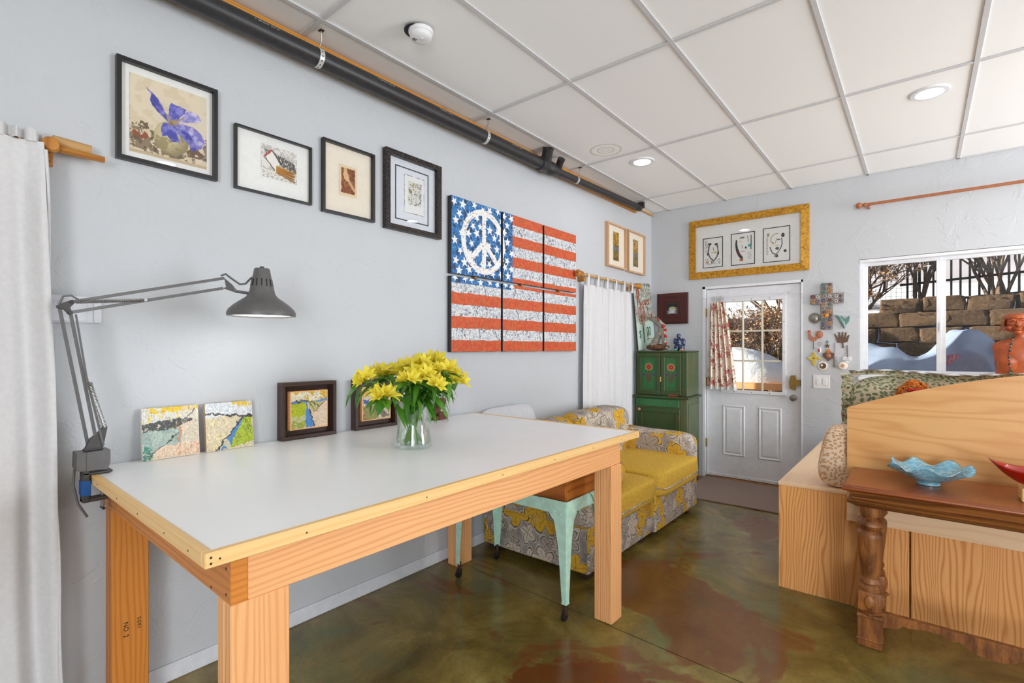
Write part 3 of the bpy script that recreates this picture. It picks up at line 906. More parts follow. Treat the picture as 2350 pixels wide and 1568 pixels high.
for x in (0.12, 0.86):
    for y in (2.62, 3.36, 3.54, 4.25): bx('foot', (x - .025, y - .025, 0.0), (x + .025, y + .025, 0.05), 'screw', sf)
def tilted_pillow(name, label, c, half, rot, mat, e=0.5, seed=0, cat='pillow', piping=None, nu=40):
    """pillow built lying flat and rotated in space about its centre, as one mesh in world space"""
    R = rot
    def fn(p, x, y, z):
        k = 1 - 0.0
        edge = max(abs(x), abs(y))
        q = Vector(((p[0] - c[0]), (p[1] - c[1]), (p[2] - c[2]) * (1.0 - 0.75 * edge ** 3)))
        return tuple(Vector(c) + R @ q)
    t = thing(name, label, cat, (c[0], c[1], c[2] - max(half) * 0.6))
    o = sbox('cover', c, half, mat, t, e=e, nu=nu, nv=24, wob=0.015, seed=seed, fn=fn)
    if piping:
        pts = [Vector(c) + R @ Vector(p) for p in loop(0, 0, 0, half[0] * 1.0, half[1] * 1.0, 48, e)]
        G().tube(pts, 0.006, 6, closed=True).obj('piping', piping, t)
    return t
from mathutils import Euler
def rot(x, y, z): return Euler((math.radians(x), math.radians(y), math.radians(z))).to_matrix()
tilted_pillow('throw_pillow', 'grey floral throw pillow with yellow piping on the nearer seat', (0.72, 2.95, 0.565), (0.19, 0.19, 0.07), rot(14, 10, 20), 'floral', 0.5, 9, piping='yellow')
tilted_pillow('waffle_pillow', 'white waffle weave pillow on the sofa back beside the wall', (0.125, 2.80, 0.80), (0.17, 0.27, 0.06), rot(8, 68, 0), 'waffle', 0.45, 11)

# ================================================================== PLYWOOD DAY BED
db = thing('plywood_daybed', 'plywood box daybed with oak front and arched headboard panel', 'bed', (2.9, 4.1, 0))
BY = 3.235
bx('front_panel', (1.778, BY, 0.0), (2.372, BY + 0.018, 0.589), 'oak', db, grain='z', r=0.001)
bx('front_panel', (2.380, BY, 0.0), (4.12, BY + 0.018, 0.589), 'oak', db, grain='z', r=0.001)
bx('side_panel', (1.778, BY + 0.0185, 0.0), (1.796, 5.02, 0.589), 'oak', db, grain='z', r=0.001)
bx('back_panel', (1.797, 5.0, 0.0), (4.12, 5.02, 0.589), 'oak', db, grain='z', r=0.001)
bx('deck', (1.775, BY - 0.003, 0.5895), (4.12, 5.02, 0.608), 'birch', db, grain='y', r=0.002)
# arched headboard
hb = [(2.112, 0.466), (4.10, 0.466), (4.10, 1.064)]
arch = [(2.112 + (4.10 - 2.112) * k / 40, 1.064 + 0.222 * (1 - abs(1 - 2 * k / 40) ** 1.85)) for k in range(41)]
poly = hb + arch[::-1][1:]
g = G().prism(poly, lambda u, v, d: (u, d, v), BY - 0.0225, BY - 0.004)
g.obj('headboard', 'pineply', db, grain='x', smooth=False)
bx('cleat', (2.112, BY - 0.0425, 0.466), (4.10, BY - 0.023, 0.575), 'birch', db, grain='x', r=0.001)
# long ruffled pillow behind the headboard
lp = thing('long_pillow', 'long green leaf print pillow with white edged ruffle behind the headboard', 'pillow', (2.65, 3.50, 0.61))
def pf(p, x, y, z):
    e_ = max(abs(x), abs(z))
    p[1] = 3.50 + (p[1] - 3.50) * (1 - 0.6 * e_ ** 4)
    return p
sbox('cover', (2.66, 3.50, 0.93), (0.565, 0.13, 0.305), 'leafprint', lp, e=0.35, nu=60, nv=30, fn=pf, wob=0.01, seed=8)
rnd = random.Random(3)
def ruffle(path, out, wd, amp, waves, name, parent, mat, nw=4, drop=0.0):
    def P(i, j):
        k = i * (len(path) - 1); a = int(min(k, len(path) - 2)); f = k - a
        p = Vector(path[a]).lerp(Vector(path[a + 1]), f); o = Vector(out[a]).lerp(Vector(out[a + 1]), f)
        w = math.sin(i * waves * 2 * PI + 1.3 * math.sin(i * waves * 2.1)) * amp * j
        q = p + o * (wd * j) + Vector((0, -1, 0)) * (w + drop * j * j) + Vector((0, 0, -1)) * (drop * 0.6 * j * j) + Vector((0.25 * abs(w) * (1 if abs(o.z) > .5 else 0), 0, 0))
        return tuple(q)
    return G().grid(P, int(waves * 14), nw).obj(name, mat, parent, angle=180)
top = [(2.10 + 0.1 * k, 3.47, 1.225 + 0.01 * math.sin(k)) for k in range(12)]
ruffle(top, [(0, 0, 1)] * 12, 0.055, 0.02, 12, 'ruffle', lp, 'leafprint', drop=0.05)
ruffle([(x, y - 0.052, z + 0.024) for x, y, z in top], [(0, -0.35, 0.9)] * 12, 0.016, 0.03, 12, 'ruffle_edge', lp, 'linen', drop=0.01)
side = [(2.115, 3.48, 1.22 - 0.045 * k) for k in range(10)]
ruffle(side, [(-1, 0, 0.5)] + [(-1, 0, 0)] * 9, 0.055, 0.02, 8, 'ruffle', lp, 'leafprint', drop=0.01)
# spotted cushion
sbox_o = thing('spotted_cushion', 'tan and cream spotted plush cushion against the headboard edge', 'pillow', (2.10, 3.35, 0.608))
def cf(p, x, y, z):
    p[0] += 0.05 * (z - 1) * 0.5
    return p
sbox('cover', (2.115, 3.325, 0.785), (0.115, 0.078, 0.175), 'leopard', sbox_o, e=0.6, nu=48, nv=30, wob=0.02, seed=13, fn=cf)
# orange yarn hair of a doll that sits behind the headboard
dl = thing('yarn_doll', 'doll with curly orange yarn hair peeking over the headboard', 'doll', (2.39, 3.33, 0.95))
M['yarn'] = plain('orange_yarn', (206, 118, 40), 0.9, 0.35, 120)
M['redfelt'] = plain('red_felt', (188, 44, 30), 0.9, 0.1)
G().ball((2.39, 3.335, 1.115), (0.06, 0.05, 0.07), 16, 10).obj('head', plain('doll_cloth', (226, 178, 140), 0.85), dl)
G().ball((2.39, 3.335, 1.02), (0.055, 0.04, 0.07), 14, 8).obj('body', 'redfelt', dl)
g = G()
rr = random.Random(5)
for k in range(150):
    a = rr.uniform(0, 2 * PI); b = rr.uniform(-0.1, PI / 2)
    n = Vector((math.cos(b) * math.cos(a), math.cos(b) * math.sin(a), math.sin(b)))
    c = Vector((2.39, 3.335, 1.135)) + Vector((n.x * 0.068, n.y * 0.05, n.z * 0.072))
    u = n.orthogonal().normalized(); w = n.cross(u); ph = rr.uniform(0, 6.28); R = rr.uniform(0.007, 0.012)
    u, w = (u * math.cos(ph) + n * math.sin(ph)), w
    g.tube([c + u * R * math.cos(2 * PI * q / 8) + w * R * math.sin(2 * PI * q / 8) for q in range(8)], 0.0028, 5, closed=True)
hr = g.obj('hair', 'yarn', dl); hr['kind'] = 'stuff'
G().tube([Vector((2.36, 3.30, 1.165)).lerp(Vector((2.425, 3.30, 1.168)), k / 6) + Vector((0, -0.012 * math.sin(PI * k / 6), 0)) for k in range(7)], 0.008, 8).obj('hair_ribbon', 'redfelt', dl)

# ================================================================== ANTIQUE TABLE
def worn_wood():
    t = NT('worn_carved_wood')
    p = t.coord('Object')
    a, _ = t.noise(t.vmath('MULTIPLY', p, (26, 26, 7)), 1.0, 5.0, 0.65)
    b, _ = t.noise(t.vmath('MULTIPLY', p, (150, 150, 18)), 1.0, 3.0, 0.6)
    col = t.ramp(a, [(0.3, lin((84, 46, 22))), (0.5, lin((138, 84, 42))), (0.68, lin((176, 112, 54)))])
    col = t.mix(t.math('MULTIPLY', t.smooth(b, 0.52, 0.7), 0.5), col, lin((70, 40, 22)))
    return t.done(col, 0.42, t.bump(b, 0.15, 0.003))
M['turned'] = worn_wood()
at = thing('antique_table', 'antique narrow table with turned carved legs before the daybed', 'table', (2.85, 2.96, 0))
ax0, ax1, ay0, ay1 = 2.135, 3.55, 2.735, 3.185
g = G()
def slab_profile(name, levels, mat):
    v = []; f = []
    for ins, z in levels:
        v += [(ax0 + ins, ay0 + ins, z), (ax1 - ins, ay0 + ins, z), (ax1 - ins, ay1 - min(ins, .004), z), (ax0 + ins, ay1 - min(ins, .004), z)]
    n = len(levels)
    for k in range(n - 1):
        for j in range(4):
            f.append((k * 4 + j, k * 4 + (j + 1) % 4, (k + 1) * 4 + (j + 1) % 4, (k + 1) * 4 + j))
    f.append((3, 2, 1, 0)); f.append(tuple((n - 1) * 4 + j for j in range(4)))
    return G().add(v, f).obj(name, mat, at, grain='x', angle=50)
slab_profile('table_top', [(0.014, 0.728), (0.002, 0.734), (0.0, 0.742), (0.004, 0.750), (0.010, 0.753), (0.012, 0.757)], 'mahog')
slab_profile('apron_moulding', [(0.055, 0.655), (0.045, 0.662), (0.035, 0.668), (0.022, 0.674), (0.018, 0.684), (0.035, 0.692), (0.04, 0.70), (0.03, 0.715), (0.022, 0.7275)], 'walnut')
def turned_leg(x, y):
    t = G()
    prof = [(0.040, 0.60), (0.040, 0.655), (0.030, 0.598), (0.044, 0.585), (0.054, 0.572), (0.056, 0.560), (0.046, 0.545), (0.040, 0.535), (0.050, 0.525), (0.054, 0.515), (0.053, 0.50), (0.051, 0.46), (0.046, 0.41), (0.040, 0.36), (0.036, 0.315), (0.042, 0.305), (0.043, 0.292), (0.034, 0.284), (0.044, 0.27), (0.044, 0.255)]
    prof = sorted(prof[2:], key=lambda q: q[1]) + [(0.038, 0.60), (0.041, 0.612), (0.041, 0.655)]
    o = t.lathe(prof, (x, y, 0), n=24).obj('leg', 'turned', at, grain='z')
    k = G().bbox((x - .045, y - .045, 0.165), (x + .045, y + .045, 0.2555), 0.008, 2).obj('leg_block', 'turned', o, grain='z')
    for sx, sy in ((-1, 0), (1, 0), (0, -1), (0, 1)):      # carved boss on every side
        G().ball((x + sx * .045, y + sy * .045, 0.21), (0.012 if sx else .022, 0.012 if sy else .022, 0.034), 10, 7).obj('carving', 'turned', o)
    G().lathe([(0.050, 0.150), (0.062, 0.152), (0.062, 0.164), (0.05, 0.166)], (x, y, 0), n=4).obj('plinth_cap', 'turned', o, smooth=False)
    f = G().bbox((x - .047, y - .047, 0.0), (x + .047, y + .047, 0.1495), 0.004).obj('foot', 'turned', o, grain='z')
    for z in (0.135, 0.03): bx('foot_band', (x - .050, y - .050, z), (x + .050, y + .050, z + 0.010), 'turned', o)
    return o
for x in (2.235, 3.45):
    for y in (2.873, 3.11): turned_leg(x, y)
def scallop(x0, x1, y0, y1):
    pts = [(x0, 0.165)] + [(x1, 0.165)]
    low = []
    n = 60
    for k in range(n + 1):
        u = k / n
        w = abs(u - 0.5) * 2
        z = 0.118 + 0.022 * math.cos(w * 9.0) - 0.012 * (1 - w) + (0.012 if abs(math.sin(w * 9)) > 0.97 else 0)
        low.append((x1 - (x1 - x0) * u, z))
    return G().prism(pts + low, lambda u, v, d: (u, d, v), y0, y1)
scallop(2.283, 3.40, 2.86, 2.886).obj('stretcher', 'turned', at, grain='x', smooth=False)
bx('side_stretcher', (2.222, 2.921, 0.10), (2.248, 3.062, 0.15), 'turned', at)

# blue glass bowl
M['blueglass'] = None
def swirl_glass(name, c1, c2, c3, rough):
    t = NT(name)
    p = t.coord('Object')
    a, _ = t.noise(t.vmath('MULTIPLY', p, (30, 30, 90)), 1.0, 4.0, 0.65, 1.5)
    col = t.ramp(a, [(0.3, lin(c1)), (0.5, lin(c2)), (0.7, lin(c3))])
    return t.done(col, rough, None, Transmission_Weight=0.15, Coat_Weight=0.5)
M['blueglass'] = swirl_glass('turquoise_art_glass', (84, 168, 200), (134, 200, 222), (214, 232, 236), 0.12)
M['redglass'] = swirl_glass('glossy_red_lacquer', (150, 16, 8), (186, 26, 10), (206, 40, 18), 0.1)
bo = thing('glass_bowl', 'turquoise wavy rimmed glass bowl on the antique table', 'bowl', (2.445, 2.985, 0.7575))
def bowl(i, j, ox=2.445, oy=2.985, z0=0.7575):
    a = 2 * PI * i
    # j 0..0.5 outside from foot to rim, 0.5..1 inside back down
    s = j * 2 if j <= 0.5 else (1 - j) * 2
    th = 0.0 if j <= 0.5 else 0.006
    r = 0.040 + 0.108 * s ** 0.9
    z = 0.014 + 0.07 * s ** 1.3 + 0.017 * s ** 3 * math.sin(7 * a + 0.6) + 0.006 * s ** 3 * math.sin(3 * a)
    r += 0.011 * s ** 2 * math.sin(7 * a + 2.0)
    return (ox + (r - th * 0.5) * math.cos(a), oy + (r - th * 0.5) * math.sin(a), z0 + z + (th if s < 0.98 else 0))
G().grid(bowl, 72, 24).obj('bowl', 'blueglass', bo, angle=180)
G().lathe([(0.040, 0.0), (0.043, 0.002), (0.043, 0.010), (0.037, 0.016)], (2.445, 2.985, 0.7575), n=28).obj('foot_ring', 'blueglass', bo)
rb = thing('red_bowl', 'glossy red pointed dish at the right edge on the antique table', 'bowl', (2.80, 2.93, 0.7575))
def boat(i, j):
    a = 2 * PI * i
    s = j * 2 if j <= 0.5 else (1 - j) * 2
    th = 0.0 if j <= 0.5 else 0.007
    px = math.copysign(abs(math.cos(a)) ** 0.75, math.cos(a))
    r = 0.05 + 0.95 * s
    x = 0.16 * r * px; y = 0.085 * r * math.sin(a) * (1 - 0.25 * abs(px))
    z = 0.052 + 0.072 * s ** 1.6 + 0.04 * (abs(px) * s) ** 3
    return (2.795 + x, 2.93 + y, 0.7575 + z + (th if s < 0.97 else 0))
G().grid(boat, 64, 20).obj('dish', 'redglass', rb, angle=180)
bx('wood_stand', (2.735, 2.875, 0.7575), (2.90, 2.985, 0.812), 'pine', rb, r=0.004)

# rug by the door
M['rug'] = plain('taupe_mat', (146, 126, 116), 0.95, 0.18, 160, 0.5)
ru = bx('door_mat', (0.62, 4.635, 0.0), (1.74, 5.485, 0.012), 'rug', r=0.004); tag(ru, 'taupe carpet mat in front of the white door', 'rug')

wb2 = bx('storage_box', (1.768, 5.05, 0.0), (2.25, 5.36, 0.592), 'trim', r=0.008, seg=2); tag(wb2, 'white box standing behind the daybed below the ornaments', 'box')
# ================================================================== DRAIN PIPE UNDER THE CEILING
pp = thing('drain_pipe', 'long black plastic drain pipe along the ceiling edge', 'pipe', (0.1, 1.0, 2.78))
def pz(y): return 2.797 + (y + 3.2) * 0.0060 + max(0, y - 3.45) * 0.020
PX = 0.098
M['strap'] = plain('galvanised_strap', (206, 206, 202), 0.4, 0.08, 60, 0, Metallic=0.3)
G().tube([(PX, -3.19, pz(-3.19)), (PX, 3.25, pz(3.25))], 0.0445, 28).obj('pipe_run', 'blackpipe', pp)
G().tube([(PX, 3.46, pz(3.46)), (PX, 4.98, pz(4.98))], 0.031, 24).obj('pipe_run', 'blackpipe', pp)
tee = G().lathe([(0.045, 3.18), (0.053, 3.182), (0.053, 3.235), (0.050, 3.24), (0.050, 3.30), (0.053, 3.305), (0.053, 3.345), (0.046, 3.35)], (PX, 0, pz(3.25)), 'y', 28).obj('tee_fitting', 'blackpipe', pp)
G().tube([(PX + .01, 3.25, pz(3.25) + .02), (PX + .05, 3.22, pz(3.25) + .075), (PX + .075, 3.20, pz(3.25) + 0.115)], [0.043, 0.041, 0.044], 20).obj('tee_branch', 'blackpipe', tee)
red = G().lathe([(0.046, 3.35), (0.044, 3.40), (0.036, 3.42), (0.036, 3.47), (0.031, 3.472)], (PX, 0, pz(3.40)), 'y', 24).obj('reducer', 'blackpipe', pp)
G().tube([(PX + .005, 3.43, pz(3.43) + .01), (PX + .04, 3.41, pz(3.43) + .055), (PX + .066, 3.395, pz(3.43) + 0.078)], [0.03, 0.029, 0.031], 18).obj('branch', 'blackpipe', red)
G().lathe([(0.032, 4.93), (0.038, 4.932), (0.038, 4.985), (0.03, 5.0)], (PX, 0, pz(4.96)), 'y', 20).obj('end_elbow', 'blackpipe', pp)
bx('elbow_bracket', (PX - 0.02, 4.985, pz(4.96) - 0.005), (PX + 0.045, 5.02, 2.937), 'blackpipe', pp)
def hanger(y, r):
    z = pz(y)
    pts = []
    for k in range(25):
        a = math.radians(-250 + 320 * k / 24)
        pts.append((PX + (r + 0.0015) * math.cos(a), z + (r + 0.0015) * math.sin(a)))
    g = G()
    n = len(pts)
    v = []
    for (x, zz) in pts:
        for rr_, yy in ((1.0, y - .012), (1.0, y + .012), (1.035, y + .012), (1.035, y - .012)):
            v.append((PX + (x - PX) * rr_, yy, z + (zz - z) * rr_))
    f = []
    for k in range(n - 1):
        for j in range(4):
            f.append((k * 4 + j, k * 4 + (j + 1) % 4, (k + 1) * 4 + (j + 1) % 4, (k + 1) * 4 + j))
    h = g.add(v, f).obj('hanger_strap', 'strap', pp, angle=50)
    holes = G()
    for k in range(2, 23, 2):
        a = math.radians(-250 + 320 * k / 24)
        for o_ in (0.0,):
            cx_, cz_ = PX + (r * 1.036 + 0.0016) * math.cos(a), z + (r * 1.036 + 0.0016) * math.sin(a)
            u = Vector((-math.sin(a), 0, math.cos(a))); w = Vector((0, 1, 0))
            c0 = Vector((cx_, y, cz_))
            holes.add([c0 + (u * math.cos(2 * PI * q / 8) + w * math.sin(2 * PI * q / 8)) * 0.0038 for q in range(8)], [tuple(range(8))])
    ho = holes.obj('strap_holes', 'dark', h, smooth=False)
    t0 = Vector((PX + 0.012, y, z + r + 0.002)); t1 = Vector((PX + 0.045, y - 0.01, 2.937))
    G().tube([t0, t0.lerp(t1, .5) + Vector((0.004, .006, 0)), t1], 0.0025, 6).obj('hanger_wire', 'metal', h)
    bx('hanger_plate', (PX + 0.033, y - 0.02, 2.9345), (PX + 0.06, y + 0.002, 2.9378), 'screw', h, r=0.001)
for y, r in ((1.318, 0.0445), (2.542, 0.0445), (3.72, 0.031), (-0.2, .0445)): hanger(y, r)
# white print along the pipe
for y in (0.55, 0.95, 1.6, 2.05, 2.75):
    a = math.radians(25)
    G_ = text('pipe_print', '4" ABS DWV  SCH 40', 0.012, 'strap', pp, (PX + 0.0452 * math.cos(a), y + 0.1, pz(y) + 0.0452 * math.sin(a)), basis((0, 1, 0.006), (-math.sin(a), 0, math.cos(a))), 0.0002)

# ================================================================== SMOKE DETECTOR
sd = thing('smoke_detector', 'round white smoke detector hanging from the ceiling beside its dark hole', 'smoke detector', (0.52, 1.615, 2.89))
G().lathe([(0.058, 0.0425), (0.058, 0.0475)], (0.503, 1.604, 2.89), n=32).obj('mounting_hole', 'dark', sd)
M['plast'] = plain('white_plastic', (236, 236, 236), 0.4, 0.02)
G().lathe([(0.0, -0.004), (0.030, -0.004), (0.046, 0.0), (0.052, 0.006), (0.054, 0.022), (0.058, 0.024), (0.060, 0.028), (0.060, 0.041), (0.055, 0.042)], (0.522, 1.618, 2.894), n=36).obj('housing', 'plast', sd)
G().ball((0.535, 1.61, 2.8905), (0.014, 0.014, 0.004), 14, 6).obj('test_button', 'trim', sd)
for k in range(3): bx('vent_slot', (0.50 - 0.004, 1.585 + 0.007 * k, 2.8885), (0.50 + 0.012, 1.588 + 0.007 * k, 2.8905), 'dark', sd, r=0.0004)

# ================================================================== CURTAINS AND RODS
def drape(name, label, y0, y1, zt, zb, x, amp, waves, seed, taper=0.0, head=0.0, cat='curtain'):
    rn = random.Random(seed)
    ph = [rn.uniform(0, 6.28) for _ in range(5)]
    fr = [waves, waves * 1.7, waves * 0.53]
    nu, nv = int(waves * 16), 44
    def P(i, j):
        z = zt + (zb - zt) * j
        k = min(1, j * 6 + 0.35)
        w = math.sin(2 * PI * fr[0] * i + ph[0] + 0.5 * math.sin(3 * j + ph[3])) * 0.65 + math.sin(2 * PI * fr[1] * i + ph[1] + j) * 0.25 + math.sin(2 * PI * fr[2] * i + ph[2] - 1.5 * j) * 0.3
        if head and j < head: w *= 0.5 + 0.5 * abs(math.sin(2 * PI * fr[1] * i))
        yy = y0 + (y1 - y0) * i + taper * j * (i - 0.5) + 0.004 * math.sin(9 * j + 4 * i)
        return (x + amp * w * k, yy, z)
    g = G().grid(P, nu, nv)
    # second layer gives the cloth thickness
    n = len(g.v)
    g.add([(p[0] - 0.003, p[1], p[2]) for p in g.v[:n]], [tuple(reversed(q)) for q in g.f])
    return g
tl = thing('curtain', 'gathered white cotton curtain at the left edge of the photo', 'curtain', (0.09, 0.05, 0.01))
drape('x', '', -0.75, 0.318, 2.085, 0.02, 0.085, 0.032, 9, 4, 0.10, 0.05).obj('panel', 'linen', tl, angle=180)
# ruffled heading above the rod pocket and the stitched hem edge
rnd2 = random.Random(8)
def hd(i, j):
    y = -0.75 + 1.068 * i
    return (0.085 + 0.016 * math.sin(2 * PI * 26 * i) + 0.008 * math.sin(2 * PI * 41 * i), y, 2.082 + 0.04 * j + 0.006 * math.sin(2 * PI * 19 * i) * j)
G().grid(hd, 420, 3).obj('heading', 'linen', tl, angle=180)
G().tube([(0.10, 0.318 + 0.045 * k / 20 + 0.003 * math.sin(k), 2.06 - 2.0 * k / 20) for k in range(21)], 0.006, 6).obj('hem', 'linen', tl)
cr = thing('curtain_rod', 'golden wooden curtain rod end with bracket at the left', 'curtain rod', (0.08, 0.38, 2.04))
G().tube([(0.062, -0.75, 2.083), (0.062, 0.485, 2.083)], 0.0115, 14).obj('rod', 'rodwood', cr, grain='y')
G().tube([(0.028, 0.345, 2.118), (0.030, 0.452, 2.112)], 0.021, 16).obj('spare_dowel', 'rodpale', cr, grain='y')
G().lathe([(0.010, 0.0), (0.022, 0.004), (0.026, 0.016), (0.026, 0.038), (0.020, 0.046), (0.006, 0.048)], (0.045, 0.335, 2.089), 'x', 20).obj('bracket_cup', 'rodwood', cr)
bx('bracket_plate', (0.0, 0.324, 2.045), (0.046, 0.346, 2.075), 'rodwood', cr, r=0.004, grain='x')
bx('bracket_back', (0.0, 0.318, 2.03), (0.012, 0.35, 2.13), 'rodwood', cr, r=0.003)

c2_ = thing('tab_curtain', 'white tab top curtain hanging left of the green cabinet', 'curtain', (0.08, 4.4, 0.08))
drape('x', '', 3.925, 4.845, 1.965, 0.10, 0.062, 0.020, 7.5, 6, 0.03).obj('panel', 'linen', c2_, angle=180)
for k in range(6):
    y = 3.945 + 0.176 * k
    g = G()
    pts = [(0.060, 1.955), (0.066, 2.03), (0.078, 2.052), (0.090, 2.03), (0.088, 1.955)]
    pts = [(0.056, 1.955), (0.060, 2.035), (0.070, 2.060), (0.086, 2.062), (0.096, 2.040), (0.092, 1.955)]
    v = [(x, y + s * 0.019 * (1.15 if z < 2.0 else 0.75), z) for x, z in pts for s in (-1, 1)]
    g.add(v, [(2 * q, 2 * q + 1, 2 * q + 3, 2 * q + 2) for q in range(len(pts) - 1)])
    g.obj('tab', 'linen', c2_, angle=180)
r2_ = thing('curtain_rod', 'pale wooden curtain rod carrying the tab top curtain', 'curtain rod', (0.08, 4.35, 2.0))
G().tube([(0.078, 3.86, 2.045), (0.078, 4.93, 2.043)], 0.0125, 14).obj('rod', 'rodpale', r2_, grain='y')
for y, s in ((3.86, -1), (4.93, 1)):
    G().lathe([(0.012, 0.0), (0.022, 0.006 * s), (0.024, 0.016 * s), (0.013, 0.028 * s), (0.014, 0.04 * s), (0.03, 0.062 * s), (0.033, 0.08 * s), (0.022, 0.098 * s), (0.004, 0.104 * s)] if s > 0 else [(0.004, -0.104), (0.022, -0.098), (0.033, -0.08), (0.03, -0.062), (0.014, -0.04), (0.013, -0.028), (0.024, -0.016), (0.022, -0.006), (0.012, 0.0)], (0.078, y, 2.045), 'y', 18).obj('finial', 'rodwood', r2_)
    bx('bracket', (0.0, y - s * 0.05 - .011, 1.985), (0.072, y - s * 0.05 + .011, 2.031), 'rodwood', r2_, r=0.006)
pn = thing('wall_panel', 'flat white painted panel door half hidden behind the tab top curtain', 'panel', (0.01, 4.3, 0.6))
bx('panel_frame', (0.0, 4.02, 0.55), (0.012, 4.62, 1.645), 'trimwall', pn); bx('panel_door', (0.0125, 4.045, 0.575), (0.020, 4.595, 1.62), 'trimwall', pn)

fr_ = thing('curtain_rod', 'copper coloured curtain rod with ball finial above the window', 'curtain rod', (2.9, YF - 0.06, 2.63))
M['copper'] = plain('copper_brown_rod', (170, 104, 66), 0.4, 0.1, 40)
G().tube([(2.01, YF - 0.065, 2.66), (4.2, YF - 0.065, 2.66)], 0.0125, 14).obj('rod', 'copper', fr_)
for x, s in ((2.005, -1), (4.205, 1)):
    G().ball((x + s * 0.018, YF - 0.065, 2.66), 0.027, 16, 10).obj('finial', 'copper', fr_)
    G().lathe([(0.0145, -0.012), (0.018, -0.006), (0.018, 0.006), (0.0145, 0.012)], (x - s * 0.025, YF - 0.065, 2.66), 'x', 14).obj('collar', 'copper', fr_)
    bx('bracket', (x - s * .05 - .01, YF - 0.07, 2.63), (x - s * .05 + .01, YF, 2.648), 'copper', fr_)

# blank painted box cover left of the lamp
bp = thing('wall_cover', 'white painted blank box cover on the wall behind the lamp arm', 'wall plate', (0.01, 0.41, 1.473))
bx('cover', (0.0, 0.328, 1.474), (0.014, 0.462, 1.574), 'trimwall', bp, r=0.003)
bx('side_cover', (0.0, 0.463, 1.476), (0.010, 0.488, 1.572), 'trimwall', bp, r=0.002)
bx('lid', (0.0145, 0.335, 1.480), (0.019, 0.445, 1.548), 'trimwall', bp, r=0.002)

# ================================================================== PICTURES
def wallmap(wall):
    if wall == 'left': return (lambda u, z, d: (d, u, z)), (0, 1, 0)
    return (lambda u, z, d: (u, YF - d, z)), (1, 0, 0)
def framed(name, label, wall, u0, u1, z0, z1, fw, depth, fmat, board, paints, glass=True, bevel=0.0, group=None, off=0.0, boardin=0.004, cat='picture'):
    P, du = wallmap(wall)
    t = thing(name, label, cat, P((u0 + u1) / 2, z0, off), group)
    # mitred frame of four sticks
    for k in range(4):
        o = [(u0, z0), (u1, z0), (u1, z1), (u0, z1)]; i = [(u0 + fw, z0 + fw), (u1 - fw, z0 + fw), (u1 - fw, z1 - fw), (u0 + fw, z1 - fw)]
        a, b = k, (k + 1) % 4
        q = [o[a], o[b], i[b], i[a]]
        v = [P(*p, off) for p in q] + [P(q[0][0], q[0][1], off + depth - bevel), P(q[1][0], q[1][1], off + depth - bevel), P(q[2][0], q[2][1], off + depth), P(q[3][0], q[3][1], off + depth)]
        G().add(v, [(0, 1, 2, 3), (4, 5, 6, 7), (0, 1, 5, 4), (1, 2, 6, 5), (2, 3, 7, 6), (3, 0, 4, 7)]).obj('frame_side', fmat, t, smooth=False, grain=('xyz'[[abs(c) for c in du].index(1)] if k % 2 == 0 else 'z'))
    bm_ = G().add([P(u0 + fw, z0 + fw, off + boardin), P(u1 - fw, z0 + fw, off + boardin), P(u1 - fw, z1 - fw, off + boardin), P(u0 + fw, z1 - fw, off + boardin),
                   P(u0 + fw, z0 + fw, off), P(u1 - fw, z0 + fw, off), P(u1 - fw, z1 - fw, off), P(u0 + fw, z1 - fw, off)],
                  [(0, 1, 2, 3), (7, 6, 5, 4), (0, 4, 5, 1), (1, 5, 6, 2), (2, 6, 7, 3), (3, 7, 4, 0)]).obj('mat_board', board, t, smooth=False)
    for k, (pu0, pu1, pz0, pz1, painter, nu, nv) in enumerate(paints):
        p = Paint(pu1 - pu0, pz1 - pz0, nu * 2, nv * 2, (240, 236, 228), 0.004)
        painter(p)
        p.brush(k + 3, 0.07) if not glass else None
        p.build('print', P(pu0, pz0, off + boardin + 0.0012), du, (0, 0, 1), 'art', t)
    if glass:
        G().add([P(u0 + fw, z0 + fw, off + depth * 0.62), P(u1 - fw, z0 + fw, off + depth * 0.62), P(u1 - fw, z1 - fw, off + depth * 0.62), P(u0 + fw, z1 - fw, off + depth * 0.62)], [(0, 1, 2, 3)]).obj('glazing', 'picglass', t, smooth=False)
    return t
M['frameblk'] = plain('black_wood_frame', (34, 32, 33), 0.35, 0.2, 40)
M['cream'] = plain('cream_mat_board', (240, 230, 214), 0.8, 0.02)
M['paper'] = plain('white_mat_board', (238, 237, 233), 0.8, 0.02)
M['gold'] = None
def gold_mat():
    t = NT('mottled_gold_leaf')
    p = t.coord('Object')
    a, _ = t.noise(p, 45.0, 5.0, 0.7, 0.5)
    col = t.ramp(a, [(0.32, lin((122, 76, 14))), (0.5, lin((196, 140, 34))), (0.72, lin((222, 168, 62)))])
    return t.done(col, 0.38, None, Metallic=0.25)
M['gold'] = gold_mat()
M['maroon'] = wood('dark_maroon_frame', (84, 34, 30), (48, 18, 18), 0.4, 90, 1.0)
M['ash'] = wood('pale_ash_frame', (216, 178, 142), (190, 146, 106), 0.5, 100, 0.8)
M['espresso'] = wood('espresso_frame', (74, 52, 42), (46, 30, 24), 0.5, 100, 0.8)
M['ornate'] = None
def ornate_mat():
    t = NT('black_bronze_ornate_frame')
    p = t.coord('Object')
    v = t.n('TexVoronoi', {'Vector': p, 'Scale': 95.0})
    f = t.smooth(v.outputs['Distance'], 0.2, 0.6)
    return t.done(t.mix(f, lin((84, 70, 62)), lin((30, 27, 26))), 0.35, t.bump(f, 0.8, 0.004), Metallic=0.2)
M['ornate'] = ornate_mat()

